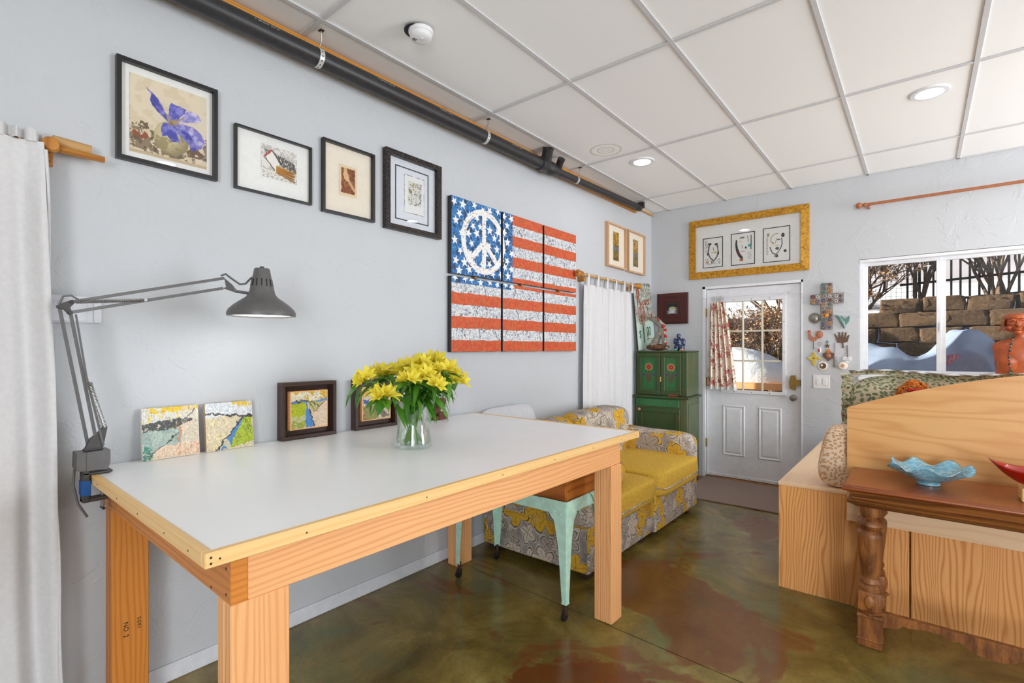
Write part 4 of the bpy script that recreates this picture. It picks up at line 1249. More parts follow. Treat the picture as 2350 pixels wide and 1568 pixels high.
# -- blue flower print
def art_flower(p):
    p.c[:] = (226, 212, 186)
    w, h = p.w, p.h
    n = fbm(p.u, p.v, 9, 3)
    p.put(n > 0.55, (212, 194, 160), 0.5)
    p.put((p.v < 0.04) | (p.u < 0.004), (190, 160, 120), 0.6)
    m = (fbm(p.u, p.v, 14, 11) > 0.52) & (p.v < 0.34) & (p.v > 0.06)
    p.put(m, (126, 106, 78), 0.8)
    p.put((fbm(p.u, p.v, 22, 21) > 0.6) & (p.v < 0.42) & (p.v > 0.04), (90, 74, 56), 0.7)
    p.put(p.ell(.13 * w, .25 * h, .11 * w, .055 * h) * (fbm(p.u, p.v, 20, 5) > .35), (150, 84, 54))
    p.put(p.ell(.16 * w, .37 * h, .09 * w, .05 * h) * (fbm(p.u, p.v, 26, 8) > .45), (104, 90, 66))
    p.put(p.ell(.84 * w, .17 * h, .13 * w, .06 * h) * (fbm(p.u, p.v, 20, 15) > .4), (118, 90, 70))
    # round pot
    p.put(p.ell(.52 * w, .30 * h, .235 * w, .225 * h, .05), (206, 194, 150))
    d = np.hypot((p.x - .47 * w) / (.235 * w), (p.y - .34 * h) / (.225 * h))
    p.put(p.ell(.52 * w, .30 * h, .235 * w, .225 * h, .05) * np.clip(d - 0.55, 0, 1), (120, 104, 70))
    p.put(p.ell(.52 * w, .30 * h, .235 * w, .225 * h, .05) * (fbm(p.u, p.v, 12, 44) > .58), (150, 134, 92), .7)
    shade = fbm(p.u, p.v, 18, 2)
    def petal(pts, c1=(72, 72, 160), c2=(150, 146, 214)):
        q = p.poly([(a * w, b * h) for a, b in pts])
        p.put(q, c1)
        p.put(q * np.clip((shade - .42) * 3, 0, 1), c2)
    petal([(.50, .50), (.40, .56), (.27, .66), (.245, .74), (.26, .80), (.20, .89), (.33, .79), (.39, .71), (.45, .60)])
    petal([(.52, .50), (.48, .58), (.49, .66), (.485, .73), (.52, .78), (.60, .765), (.72, .755), (.70, .69), (.64, .63), (.60, .55)], (86, 88, 178))
    petal([(.56, .50), (.66, .62), (.70, .70), (.78, .755), (.87, .73), (.93, .66), (.96, .69), (.88, .61), (.76, .585), (.66, .555)], (140, 136, 204), (214, 206, 226))
    petal([(.54, .50), (.66, .54), (.82, .53), (.93, .47), (.97, .38), (.94, .28), (.86, .24), (.84, .33), (.74, .38), (.64, .45)], (128, 122, 196), (206, 198, 222))
    petal([(.52, .49), (.62, .46), (.74, .44), (.82, .36), (.86, .24), (.80, .20), (.74, .30), (.64, .36), (.57, .43)], (70, 72, 158))
    petal([(.50, .50), (.42, .48), (.38, .40), (.40, .30), (.46, .33), (.52, .26), (.60, .28), (.64, .24), (.60, .38), (.54, .47)], (78, 80, 172))
    for a, b in (((.51, .50), (.66, .60)), ((.51, .50), (.46, .60)), ((.51, .50), (.60, .53)), ((.51, .5), (.56, .56))):
        p.put(p.line(a[0] * w, a[1] * h, b[0] * w, b[1] * h, .004), (176, 150, 110))
    p.put(p.ell(.515 * w, .50 * h, .03 * w, .025 * h), (150, 120, 80))
t = framed('framed_flower_print', 'large black framed print of a blue flower in a round pot', 'left', 0.530, 0.888, 2.117, 2.516, 0.016, 0.026, 'frameblk', 'paper',
           [(0.575, 0.850, 2.160, 2.470, art_flower, 120, 140)])

def art_hand(p):
    w, h = p.w, p.h
    p.c[:] = (232, 228, 220)
    n = fbm(p.u, p.v, 16, 5)
    p.put((n > .5) & (p.v > .25), (168, 164, 158), .5)
    p.put(p.poly([(.05 * w, .88 * h), (.95 * w, .62 * h), (.97 * w, .34 * h), (.60 * w, .42 * h), (.45 * w, .55 * h)]) * (fbm(p.u, p.v, 24, 7) > .4), (110, 104, 100))
    for k in range(14):
        a = .1 + .06 * k
        p.put(p.line(a * w, (.92 - .3 * a) * h, (a + .1) * w, (.55 - .15 * a) * h, .0016), (50, 46, 44))
    p.put(p.poly([(.08 * w, .62 * h), (.30 * w, .86 * h), (.52 * w, .52 * h), (.36 * w, .28 * h)]), (240, 236, 230))
    for a, b in (((.08, .62), (.30, .86)), ((.30, .86), (.52, .52)), ((.36, .28), (.08, .62))):
        p.put(p.line(a[0] * w, a[1] * h, b[0] * w, b[1] * h, .002), (60, 40, 38))
    p.put(p.line(.10 * w, .66 * h, .28 * w, .86 * h, .003), (196, 60, 50))
    for k in range(10):
        y0 = .42 - .028 * k
        p.put(p.line(.44 * w, (.40 - .02 * k) * h, (.92 - .03 * (k % 3)) * w, (.34 - .03 * k + .02 * math.sin(k * 2)) * h, .0042), (196 - 6 * (k % 4), 140 - 5 * k % 30, 40))
        p.put(p.line(.46 * w, (.385 - .02 * k) * h, (.92 - .03 * (k % 3)) * w, (.325 - .03 * k + .02 * math.sin(k * 2)) * h, .0016), (92, 52, 18))
    p.put((p.v < .2) & (fbm(p.u, p.v, 30, 9) > .56), (150, 146, 142), .7)
framed('framed_etching', 'thin black framed wide etching with yellow strokes on a white mat', 'left', 0.962, 1.330, 2.109, 2.401, 0.009, 0.022, 'frameblk', 'paper',
       [(1.083, 1.258, 2.196, 2.352, art_hand, 90, 80)])
def art_sepia(p):
    w, h = p.w, p.h
    p.c[:] = (232, 212, 178)
    m = (p.u > .12) & (p.u < .88) & (p.v > .10) & (p.v < .92)
    n = fbm(p.u, p.v, 10, 31); n2 = fbm(p.u, p.v, 26, 17)
    p.put(m, (150, 84, 42)); p.put(m & (n2 > .52), (104, 52, 22), .8); p.put(m & (n > .6), (186, 120, 70), .7)
    p.put(p.poly([(.28 * w, .86 * h), (.44 * w, .84 * h), (.56 * w, .62 * h), (.52 * w, .48 * h), (.34 * w, .52 * h), (.22 * w, .66 * h)]), (232, 200, 154), .9)
    p.put(p.line(.46 * w, .58 * h, .84 * w, .26 * h, .008), (228, 192, 144), .9)
    p.put(p.ell(.36 * w, .86 * h, .09 * w, .06 * h), (216, 176, 128))
    p.put(m & (p.u > .6) & (np.sin(p.u * 90) > .5) & (p.v > .5), (92, 44, 18), .7)
framed('framed_sepia_print', 'black framed small sepia brown figure print on a cream mat', 'left', 1.389, 1.706, 2.093, 2.476, 0.013, 0.026, 'frameblk', 'cream',
       [(1.492, 1.602, 2.205, 2.372, art_sepia, 60, 90)])
def art_collage(p):
    w, h = p.w, p.h
    p.c[:] = (236, 235, 232)
    p.put((p.u < .012) | (p.u > .988) | (p.v < .01) | (p.v > .99), (120, 116, 112))
    m = (p.u > .17) & (p.u < .86) & (p.v > .22) & (p.v < .86)
    p.put(m, (222, 220, 212))
    rr_ = np.random.RandomState(4)
    for k in range(90):
        a, b = .18 + .66 * rr_.rand(), .24 + .60 * rr_.rand(); c = [(70, 68, 66), (150, 148, 140), (196, 160, 70), (120, 132, 128), (190, 186, 176)][rr_.randint(5)]
        ww, hh = .01 + .03 * rr_.rand(), .008 + .02 * rr_.rand()
        p.put((np.abs(p.u - a) < ww) & (np.abs(p.v - b) < hh) & m, c, .8)
    p.put(p.ell(.30 * w, .58 * h, .08 * w, .05 * h), (140, 126, 60)); p.put(p.ell(.48 * w, .78 * h, .03 * w, .025 * h), (180, 150, 60))
    for k in range(9): p.put((np.abs(p.u - .82) < .02) & (np.abs(p.v - .42 - .05 * k) < .008), (40, 40, 40))
M['silver'] = plain('pale_blue_grey_mat', (226, 228, 234), 0.8, 0.02)
t4 = framed('framed_collage', 'ornate dark framed small collage with double mat beside the flag', 'left', 1.775, 2.205, 2.080, 2.545, 0.030, 0.036, 'ornate', 'silver',
            [(1.930, 2.085, 2.205, 2.435, art_collage, 80, 110)])
g = G()
for (a, b, c, d) in ((1.862, 2.120, 2.152, 2.158), (1.862, 2.120, 2.468, 2.474), (1.862, 1.868, 2.152, 2.474), (2.114, 2.120, 2.152, 2.474)):
    g.box((0.0042, a, c), (0.0062, b, d))
g.obj('inner_mat_line', 'frameblk', t4, smooth=False)

# -- six flag canvases
FZ1 = 2.386; FY0 = 2.287; SH = 1.03 / 13
def art_flag(y0, y1, z0, z1, seed):
    def f(p):
        Y = y0 + p.x - FY0; T = FZ1 - (z0 + p.y)          # distance right and down on the whole flag
        n = fbm(Y * 1.0, T, 60, 41); n2 = fbm(Y, T, 150, 51); n3 = fbm(Y, T * .7, 90, 71)
        jag = (fbm(Y, T * .2, 30, 61) - .5) * 0.012
        s = ((T + jag) / SH).astype(int)
        red = (s % 2) == 0
        p.c[:] = (226, 226, 226)
        p.put(n > .54, (196, 202, 212), .7); p.put(n2 > .60, (130, 134, 142), .7); p.put(n3 > .67, (84, 84, 92), .7)
        p.put(red, (206, 72, 42)); p.put(red & (n > .5), (222, 96, 48), .8); p.put(red & (n2 > .58), (170, 92, 40), .7); p.put(red & (n3 > .64), (176, 120, 60), .6)
        blue = (Y < 0.632) & (T < SH * 7.2)
        p.put(blue, (38, 112, 178)); p.put(blue & (n > .55), (24, 88, 150), .8); p.put(blue & (fbm(Y, T, 40, 81) > .60), (30, 40, 56), .75); p.put(blue & (n2 > .66), (150, 190, 214), .7)
        rs = np.random.RandomState(12)
        k = 0
        for r_ in range(9):
            for c_ in range(8):
                sy = 0.035 + 0.084 * c_ + (0.042 if r_ % 2 else 0) + (rs.rand() - .5) * .03; st = 0.03 + 0.064 * r_ + (rs.rand() - .5) * .026; R = 0.028 + 0.010 * rs.rand(); ro = rs.rand() * 6.28
                if sy > 0.625 or st > SH * 7.1: continue
                pts = []
                for q in range(10):
                    rad = R if q % 2 == 0 else R * 0.42
                    a = ro + q * PI / 5
                    pts.append((sy + rad * math.cos(a) + FY0 - y0, FZ1 - st - z0 + rad * math.sin(a)))
                if max(a for a, b in pts) < 0 or min(a for a, b in pts) > p.w or max(b for a, b in pts) < 0 or min(b for a, b in pts) > p.h: continue
                p.put(p.poly(pts), (238, 240, 242))
        # peace sign
        cy_, ct_ = 0.315, 0.262
        d = np.hypot(Y - cy_, T - ct_)
        ring = np.abs(d - 0.205) < 0.021
        bar = (np.abs(Y - cy_) < 0.021) & (d < 0.215)
        dg = np.zeros(len(Y), bool)
        for sgn in (-1, 1):
            # arms from the centre down to the ring at 45 degrees
            a = (T - ct_) * math.cos(PI / 4) + sgn * (Y - cy_) * math.sin(PI / 4); b = (T - ct_) * math.sin(PI / 4) - sgn * (Y - cy_) * math.cos(PI / 4)
            dg |= (a > 0) & (np.abs(b) < 0.020) & (d < 0.215)
        pc = ring | bar | dg
        p.put(pc, (240, 238, 234)); p.put(pc & (fbm(Y, T, 90, 91) > .66), (150, 120, 110), .6)
    return f
cols = [(2.287, 2.786, 'left'), (2.806, 3.306, 'middle'), (3.328, 3.814, 'right')]
rows = [(1.876, 2.386, 'upper'), (1.357, 1.858, 'lower')]
labs = {('upper', 'left'): 'upper left flag canvas with peace sign and white stars on blue', ('upper', 'middle'): 'upper middle flag canvas, blue starry strip left of red stripes', ('upper', 'right'): 'upper right flag canvas of only red and white stripes',
        ('lower', 'left'): 'lower left flag canvas with a thin row of stars on top', ('lower', 'middle'): 'lower middle flag canvas with stripes between two dark gaps', ('lower', 'right'): 'lower right flag canvas of stripes beside the tab curtain'}
for (z0, z1, rn_) in rows:
    for (y0, y1, cn) in cols:
        t = thing('flag_canvas', labs[(rn_, cn)], 'painting', (0.02, (y0 + y1) / 2, z0), 'six canvases forming a painted flag')
        bx('stretcher_body', (0.002, y0, z0), (0.0395, y1, z1), 'frameblk', t, r=0.002)
        p = Paint(y1 - y0 - .002, z1 - z0 - .002, 210, 215, (230, 230, 230)); art_flag(y0, y1, z0, z1, 0)(p)
        p.build('painted_face', (0.0402, y0 + .001, z0 + .001), (0, 1, 0), (0, 0, 1), 'canvas', t)
        if rn_ == 'upper':
            bx('hanging_peg', (0.0, (y0 + y1) / 2 - .02, z0 - 0.013), (0.034, (y0 + y1) / 2 + .005, z0 - 0.0005), 'rodwood', t, r=0.002)

# -- two small landscapes in pale frames
def art_gold(seed):
    def f(p):
        n = fbm(p.u, p.v * 1.6, 9, seed); n2 = fbm(p.u, p.v, 24, seed + 3)
        p.c[:] = (176, 136, 52); p.put(n > .5, (120, 112, 70)); p.put(n2 > .56, (92, 84, 70), .8); p.put((n > .56) & (p.v > .55), (206, 164, 62)); p.put((np.abs(p.v - .42) < .06) & (n2 > .42), (98, 118, 140)); p.put(p.v < .12, (110, 84, 40), .6)
    return f
framed('framed_landscape', 'pale wood framed narrow golden landscape, left one of the pair', 'left', 4.405, 4.80, 2.195, 2.632, 0.016, 0.045, 'ash', 'cream', [(4.545, 4.665, 2.27, 2.56, art_gold(5), 40, 80)], group='pair of pale framed landscapes', boardin=0.02)
framed('framed_landscape', 'pale wood framed narrow grey gold landscape nearest the room corner', 'left', 4.845, 5.26, 2.190, 2.632, 0.016, 0.045, 'ash', 'cream', [(4.995, 5.115, 2.265, 2.555, art_gold(25), 40, 80)], group='pair of pale framed landscapes', boardin=0.02)

# -- gold frame with three prints above the door
def art_face(k):
    def f(p):
        w, h = p.w, p.h
        p.c[:] = (238, 236, 230)
        L = lambda a, b, c, d, t_=.0035, col=(54, 54, 58): p.put(p.line(a * w, b * h, c * w, d * h, t_), col)
        if k == 0:
            sp = fbm(p.u, p.v, 34, 3)
            p.put((sp > .60) & (p.v < .26), (90, 88, 88)); p.put((sp > .56) & (p.u < .22) & (p.v > .5), (130, 120, 112), .7)
            pts = [(.30, .84), (.24, .72), (.20, .50), (.28, .34), (.56, .14), (.78, .34), (.84, .52), (.80, .74), (.74, .86)]
            for a, b in zip(pts[:-1], pts[1:]): L(*a, *b, .0045)
            p.put(p.ell(.30 * w, .86 * h, .12 * w, .05 * h), (60, 62, 62)); p.put(p.ell(.72 * w, .83 * h, .12 * w, .05 * h), (90, 78, 62)); p.put(p.ell(.16 * w, .45 * h, .05 * w, .06 * h), (54, 54, 58)); p.put(p.ell(.86 * w, .46 * h, .05 * w, .07 * h), (60, 60, 60))
            L(.54, .70, .54, .58, .002); L(.40, .50, .54, .50, .002); p.put(p.ell(.66 * w, .50 * h, .09 * w, .05 * h, .4), (216, 178, 60)); p.put((np.abs(p.u - .14) < .07) & (np.abs(p.v - .12) < .04), (196, 130, 80), .8)
        elif k == 1:
            q = np.hypot((p.x - .72 * w) / (.62 * w), (p.y - .66 * h) / (.62 * h)); q2 = np.hypot((p.x - .86 * w) / (.66 * w), (p.y - .80 * h) / (.72 * h))
            p.put((q < 1.0) & (q2 > 1.0) & (p.v < .86) & (p.u < .5), (52, 60, 62)); p.put((q < 1.0) & (q2 > 1.0) & (p.v < .42) & (p.v > .3) & (p.u < .5), (120, 44, 50))
            p.put((np.abs(p.u - .86) < .10) & (np.abs(p.v - .60) < .055), (96, 186, 172)); p.put((np.abs(p.u - .42) < .10) & (np.abs(p.v - .075) < .04), (178, 108, 44)); p.put(p.ell(.66 * w, .53 * h, .055 * w, .04 * h), (24, 24, 26))
            p.put(p.ell(.38 * w, .78 * h, .06 * w, .04 * h, .6), (226, 196, 110)); L(.48, .62, .48, .52, .002); L(.42, .40, .62, .40, .002); L(.76, .96, .78, .74, .0025); L(.94, .98, .94, .46, .004)
            for j in range(6): L(.76, .34 - .05 * j, .95, .36 - .05 * j, .0014, (120, 120, 122))
            for j in range(5): L(.34 + .05 * j, .90, .38 + .05 * j, .93 + .01 * (j % 2), .003)
        else:
            pts = [(.74, .70), (.76, .50), (.70, .36), (.58, .22), (.46, .16), (.34, .20), (.26, .30), (.20, .42)]
            for a, b in zip(pts[:-1], pts[1:]): L(*a, *b, .0035)
            pts = [(.58, .88), (.40, .86), (.26, .76), (.24, .62), (.36, .56)]
            for a, b in zip(pts[:-1], pts[1:]): L(*a, *b, .002)
            p.put(p.ell(.80 * w, .80 * h, .085 * w, .075 * h), (66, 68, 60)); p.put(p.ell(.34 * w, .55 * h, .06 * w, .04 * h), (216, 158, 90)); p.put(p.ell(.60 * w, .66 * h, .08 * w, .02 * h), (60, 60, 62)); p.put(p.ell(.54 * w, .36 * h, .09 * w, .05 * h), (70, 92, 88))
            p.put((np.abs(p.u - .90) < .06) & (np.abs(p.v - .25) < .045), (40, 50, 52)); p.put((np.abs(p.u - .12) < .06) & (np.abs(p.v - .86) < .06), (150, 150, 120)); p.put(p.ell(.50 * w, .10 * h, .10 * w, .06 * h) * (fbm(p.u, p.v, 30, 5) > .4), (70, 80, 78))
            for j in range(14): L(.04, .76 - .045 * j, .10, .765 - .045 * j, .002)
            L(.52, .72, .46, .55, .002); L(.44, .46, .62, .47, .0018)
    return f
gf = framed('gold_frame_triptych', 'wide mottled gold frame with three abstract face prints above the door', 'far', 0.445, 1.592, 2.132, 2.765, 0.070, 0.035, 'gold', 'paper',
            [], bevel=0.012)
gf_p = [(0.590, 0.798, 2.245, 2.565), (0.878, 1.110, 2.243, 2.575), (1.185, 1.428, 2.240, 2.585)]
P_, du_ = wallmap('far')
for k, (a, b, c, d) in enumerate(gf_p):
    g = G()
    for (e, f, m_, n_) in ((a, b, c, c + .007), (a, b, d - .007, d), (a, a + .007, c, d), (b - .007, b, c, d)):
        g.box((e, YF - 0.0068, m_), (f, YF - 0.0042, n_))
    g.obj('mat_line', 'frameblk', gf, smooth=False)
    p = Paint(b - a - 0.05, d - c - 0.06, 120, 160, (238, 236, 230), 0.003); art_face(k)(p)
    p.build('print', (a + .025, YF - 0.0055, c + .03), (1, 0, 0), (0, 0, 1), 'art', gf)

# -- small cup painting in a broad maroon frame
def art_cup(p):
    w, h = p.w, p.h
    p.c[:] = (40, 44, 50); p.put(p.v < .36, (150, 158, 166))
    p.put(p.ell(.44 * w, .50 * h, .33 * w, .20 * h), (214, 220, 214)); p.put(p.poly([(.12 * w, .54 * h), (.76 * w, .54 * h), (.62 * w, .24 * h), (.28 * w, .24 * h)]), (206, 214, 206)); p.put(p.ell(.44 * w, .56 * h, .29 * w, .12 * h), (196, 182, 120)); p.put(p.ell(.5 * w, .18 * h, .38 * w, .08 * h), (226, 230, 228)); p.put(p.ell(.82 * w, .18 * h, .12 * w, .06 * h), (110, 60, 40))
    p.put((np.abs(np.hypot((p.x - .78 * w) / w, (p.y - .48 * h) / h) - .10) < .025), (206, 214, 206))
framed('cup_painting', 'small painting of a teacup in a broad dark maroon frame', 'far', 0.083, 0.430, 1.655, 2.0, 0.112, 0.030, 'maroon', 'paper', [(0.196, 0.317, 1.768, 1.887, art_cup, 50, 50)], glass=False, bevel=-0.0)

# -- switch plate right of the door
sp = thing('light_switch', 'white double rocker light switch plate right of the door', 'light switch', (1.69, YF, 1.0))
bx('plate', (1.622, YF - 0.006, 1.004), (1.758, YF, 1.130), 'plast', sp, r=0.003)
for x in (1.648, 1.700):
    bx('rocker', (x, YF - 0.011, 1.034), (x + .033, YF - 0.0062, 1.100), 'plast', sp, r=0.002)
# ================================================================== GREEN CABINET IN THE CORNER
def green_mat(name, a, b, w):
    t = NT(name)
    p = t.coord('Object')
    n, _ = t.noise(p, 7.0, 5.0, 0.65)
    f, _ = t.noise(t.vmath('MULTIPLY', p, (60, 60, 8)), 1.0, 4.0, 0.65)
    col = t.mix(t.smooth(n, 0.35, 0.7), lin(a), lin(b))
    col = t.mix(t.math('MULTIPLY', t.smooth(f, 0.56, 0.7), w), col, lin((96, 74, 44)))
    return t.done(col, 0.42, t.bump(f, 0.15, 0.003))
M['green'] = green_mat('worn_green_paint', (64, 76, 38), (52, 84, 44), 0.6)
M['greenbright'] = green_mat('bright_green_paint', (52, 108, 66), (62, 122, 72), 0.3)  # brighter green used on the drawer and its knobs
M['greenside'] = green_mat('rubbed_green_side', (96, 100, 66), (70, 96, 60), 0.8)
cb = thing('green_cabinet', 'worn green painted cupboard with red flowers in the room corner', 'cabinet', (0, 0, 0))
CW, CD = 0.544, 0.41
bx('upper_body', (0.0, 0.021, 0.8855), (CW - .0, CD, 1.340), 'greenside', cb, r=0.003, grain='z')
bx('top_board', (-0.004, -0.004, 1.3405), (CW + 0.006, CD, 1.354), 'green', cb, r=0.003)
bx('ledge', (-0.018, -0.045, 0.862), (CW + 0.035, CD, 0.885), 'green', cb, r=0.006)
bx('lower_body', (-0.004, -0.005, 0.03), (CW + 0.004, CD, 0.8615), 'greenside', cb, r=0.003)
bx('plinth', (0.01, 0.01, 0.0), (CW - 0.01, CD, 0.0295), 'dark', cb)
def painted_door(x0, x1, z0, z1, seed):
    y = 0.020
    d = bx('door', (x0, 0.004, z0), (x1, y, z1), 'green', cb, r=0.003)
    fw = 0.042
    for lo, hi in (((x0, z0), (x1, z0 + fw)), ((x0, z1 - fw), (x1, z1)), ((x0, z0 + fw), (x0 + fw, z1 - fw)), ((x1 - fw, z0 + fw), (x1, z1 - fw))):
        bx('door_rail', (lo[0], -0.006, lo[1]), (hi[0], 0.0038, hi[1]), 'green', d, r=0.003)
    p = Paint(x1 - x0 - 2 * fw, z1 - z0 - 2 * fw, 60, 100, (46, 116, 62))
    w, h = p.w, p.h
    n = fbm(p.u, p.v, 6, seed)
    p.put((1 - np.clip(np.minimum(np.minimum(p.u, 1 - p.u) * 4, np.minimum(p.v, 1 - p.v) * 5), 0, 1)), (62, 84, 40), .8)
    p.put(n > .55, (36, 96, 52), .5)
    cx_, cy_ = .5 * w, .70 * h
    a = np.arctan2(p.y - cy_, p.x - cx_); r = np.hypot(p.x - cx_, p.y - cy_)
    p.put(r < .030 + .012 * np.abs(np.cos(6 * a)), (206, 150, 100)); p.put(r < .024 + .008 * np.abs(np.cos(6 * a)), (158, 44, 36)); p.put(r < .006, (196, 120, 80))
    for s in (-1, 1):
        for (ex, ey, er) in ((.5 + s * .34, .47, .018), (.5 + s * .20, .50, .012)):
            q = np.hypot(p.x - ex * w, p.y - ey * h); p.put(q < er, (76, 92, 120)); p.put((q < er * .6), (46, 58, 84))
        for k in range(6):
            p.put(p.line(.5 * w, (.24 + .03 * k) * h, (.5 + s * (.30 - .02 * k)) * w, (.30 + .05 * k) * h, .004), (70, 84, 46))
            p.put(p.line(.5 * w, (.24 + .03 * k) * h, (.5 + s * (.12 + .015 * k)) * w, (.36 + .03 * k) * h, .003), (110, 62, 44))
    p.put(p.line(.5 * w, .22 * h, .5 * w, .62 * h, .003), (92, 66, 40))
    p.build('painted_panel', (x0 + fw, 0.0032, z0 + fw), (1, 0, 0), (0, 0, 1), 'art', d)
    return d
painted_door(0.018, 0.268, 0.895, 1.332, 5)
painted_door(0.274, 0.486, 0.895, 1.332, 9)
bx('stile', (0.488, 0.002, 0.887), (CW, 0.0205, 1.339), 'green', cb, r=0.003)
bx('latch', (0.264, -0.012, 1.03), (0.278, -0.0065, 1.085), 'brass', cb, r=0.002)
dw = bx('drawer', (0.012, -0.024, 0.772), (0.470, -0.0055, 0.852), 'greenbright', cb, r=0.003)
for x in (0.075, 0.375): G().lathe([(0.004, -0.026), (0.012, -0.022), (0.012, -0.014), (0.006, -0.008), (0.006, 0.0)], (x, -0.0245, 0.812), 'y', 16).obj('knob', 'greenbright', dw)
ld = bx('door', (0.03, -0.016, 0.08), (0.475, -0.0055, 0.757), 'green', cb, r=0.003)
for lo, hi in (((0.03, 0.08), (0.475, 0.13)), ((0.03, 0.71), (0.475, 0.757)), ((0.03, 0.131), (0.08, 0.709)), ((0.425, 0.131), (0.475, 0.709))):
    bx('door_rail', (lo[0], -0.024, lo[1]), (hi[0], -0.0165, hi[1]), 'green', ld, r=0.003)
M['peach'] = plain('bare_wood_knob', (206, 150, 112), 0.5)
G().lathe([(0.004, -0.022), (0.015, -0.018), (0.015, -0.010), (0.007, -0.004), (0.007, 0.0)], (0.052, -0.0245, 0.735), 'y', 18).obj('knob', 'peach', ld)
bx('side_panel', (CW + 0.0045, 0.03, 0.10), (CW + 0.009, CD - 0.03, 0.80), 'greenside', cb)
bx('side_strip', (CW - 0.002, 0.20, 0.887), (CW + 0.004, 0.215, 1.338), 'green', cb)
CBL = Vector((0.033, 5.035, 0)); CBR = math.radians(3.2)
cb.location = CBL; cb.rotation_euler = (0, 0, CBR)
def cabpt(x, y, z): return CBL + Matrix.Rotation(CBR, 3, 'Z') @ Vector((x, y, z))
M['red'] = plain('red_lacquer', (186, 30, 26), 0.35)
pk = thing('pocket_knife', 'small red folding knife lying on the cabinet ledge', 'knife', tuple(cabpt(0.41, -0.025, 0.8852)))
a_ = cabpt(0.36, -0.022, 0.893); b_ = cabpt(0.46, -0.026, 0.893)
G().tube([a_.lerp(b_, k / 6) for k in range(7)], [0.004, 0.0075, 0.0075, 0.0065, 0.0075, 0.007, 0.004], 10).obj('handle', 'red', pk)
G().tube([a_ + Vector((0.004, -0.0075, 0)), b_ + Vector((-0.006, -0.0075, 0))], 0.0016, 6).obj('blade_spine', 'metal', pk)

# ------------------------------------------------------------------ driftwood with beads, blue figure, sign
M['drift'] = None
def bark(name, a, b, sc):
    t = NT(name)
    n, _ = t.noise(t.coord('Object'), sc, 5.0, 0.7)
    return t.done(t.ramp(n, [(0.35, lin(a)), (0.65, lin(b))]), 0.85, t.bump(n, 0.7, 0.01))
M['drift'] = bark('grey_driftwood', (118, 108, 96), (178, 170, 158), 30)
M['bark'] = bark('brown_cork_bark', (74, 46, 28), (150, 104, 70), 60)
dwd = thing('driftwood_sculpture', 'grey driftwood branch on a bark base draped with red beads', 'sculpture', (0.215, 5.17, 1.3555))
def lump(c, half, name, mat, parent, seed, amp=0.12):
    rn = random.Random(seed); ph = [rn.uniform(0, 6) for _ in range(6)]
    def P(i, j):
        a = 2 * PI * i; b = -PI / 2 + PI * j
        x, y, z = math.cos(b) * math.cos(a), math.cos(b) * math.sin(a), math.sin(b)
        k = 1 + amp * (math.sin(5 * x + ph[0]) * math.sin(6 * y + ph[1]) + math.sin(9 * z + ph[2] + 4 * x) * .6 + .5 * math.sin(13 * x + 11 * y + ph[3]))
        return (c[0] + half[0] * x * k, c[1] + half[1] * y * k, c[2] + half[2] * math.copysign(abs(z) ** .7, z) * k)
    return G().grid(P, 40, 20).obj(name, mat, parent, angle=180)
lump((0.225, 5.165, 1.394), (0.125, 0.055, 0.034), 'bark_base', 'bark', dwd, 4, 0.08)
G().tube([(0.175, 5.165, 1.41), (0.215, 5.17, 1.49), (0.265, 5.17, 1.565), (0.262, 5.17, 1.625), (0.205, 5.165, 1.685), (0.15, 5.16, 1.705), (0.105, 5.155, 1.722)], [0.050, 0.036, 0.036, 0.040, 0.036, 0.024, 0.012], 14).obj('trunk', 'drift', dwd)
G().tube([(0.262, 5.17, 1.575), (0.29, 5.165, 1.51), (0.305, 5.16, 1.42)], [0.026, 0.024, 0.027], 12).obj('branch', 'drift', dwd)
G().tube([(0.15, 5.165, 1.702), (0.17, 5.16, 1.735), (0.175, 5.155, 1.752)], [0.016, 0.012, 0.010], 10).obj('branch', 'drift', dwd)
bead_mats = ['red', plain('teal_bead', (104, 176, 160), 0.3), plain('pale_bead', (206, 180, 160), 0.3), plain('brown_bead', (116, 70, 50), 0.35)]
bd = thing('bead_necklace', 'red and turquoise bead string draped over the driftwood', 'beads', (0.30, 5.14, 1.3555))
path = [(0.17, 1.742), (0.205, 1.728), (0.24, 1.70), (0.27, 1.67), (0.29, 1.64), (0.31, 1.61), (0.325, 1.575), (0.318, 1.54), (0.33, 1.505), (0.322, 1.47), (0.335, 1.435), (0.338, 1.40), (0.352, 1.373)]
for k, (x, z) in enumerate(path):
    for q in range(2):
        f = q * 0.5
        nx, nz = path[min(k + 1, len(path) - 1)]
        r = 0.019 if (k in (5, 6, 8) and q == 0) else random.Random(k * 2 + q).choice([0.009, 0.011, 0.013])
        G().ball((x + (nx - x) * f, 5.118 - 0.006 * q, z + (nz - z) * f), r, 10, 7).obj('bead', 'red' if r > .018 or (k * 2 + q) % 5 == 0 else bead_mats[1 + (k + q) % 3], bd)
G().tube([(x, 5.118, z) for x, z in path], 0.002, 5).obj('string', 'screw', bd)
M['lapis'] = swirl_glass('lapis_blue_glaze', (24, 30, 62), (44, 58, 104), (84, 96, 134), 0.2)
bf = thing('blue_figurine', 'small lapis blue carved figure on the green cabinet', 'figurine', (0.445, 5.21, 1.3555))
for nm, c, r in (('head', (0.437, 5.21, 1.512), (0.022, 0.02, 0.024)), ('body', (0.445, 5.21, 1.440), (0.045, 0.038, 0.048)), ('arm', (0.405, 5.20, 1.455), (0.022, 0.02, 0.035)), ('arm', (0.487, 5.20, 1.445), (0.022, 0.02, 0.042)), ('leg', (0.420, 5.20, 1.388), (0.030, 0.03, 0.034)), ('leg', (0.472, 5.20, 1.390), (0.030, 0.03, 0.034))):
    lump(c, r, nm, 'lapis', bf, hash(nm) % 7 + 1 if False else len(nm), 0.10)
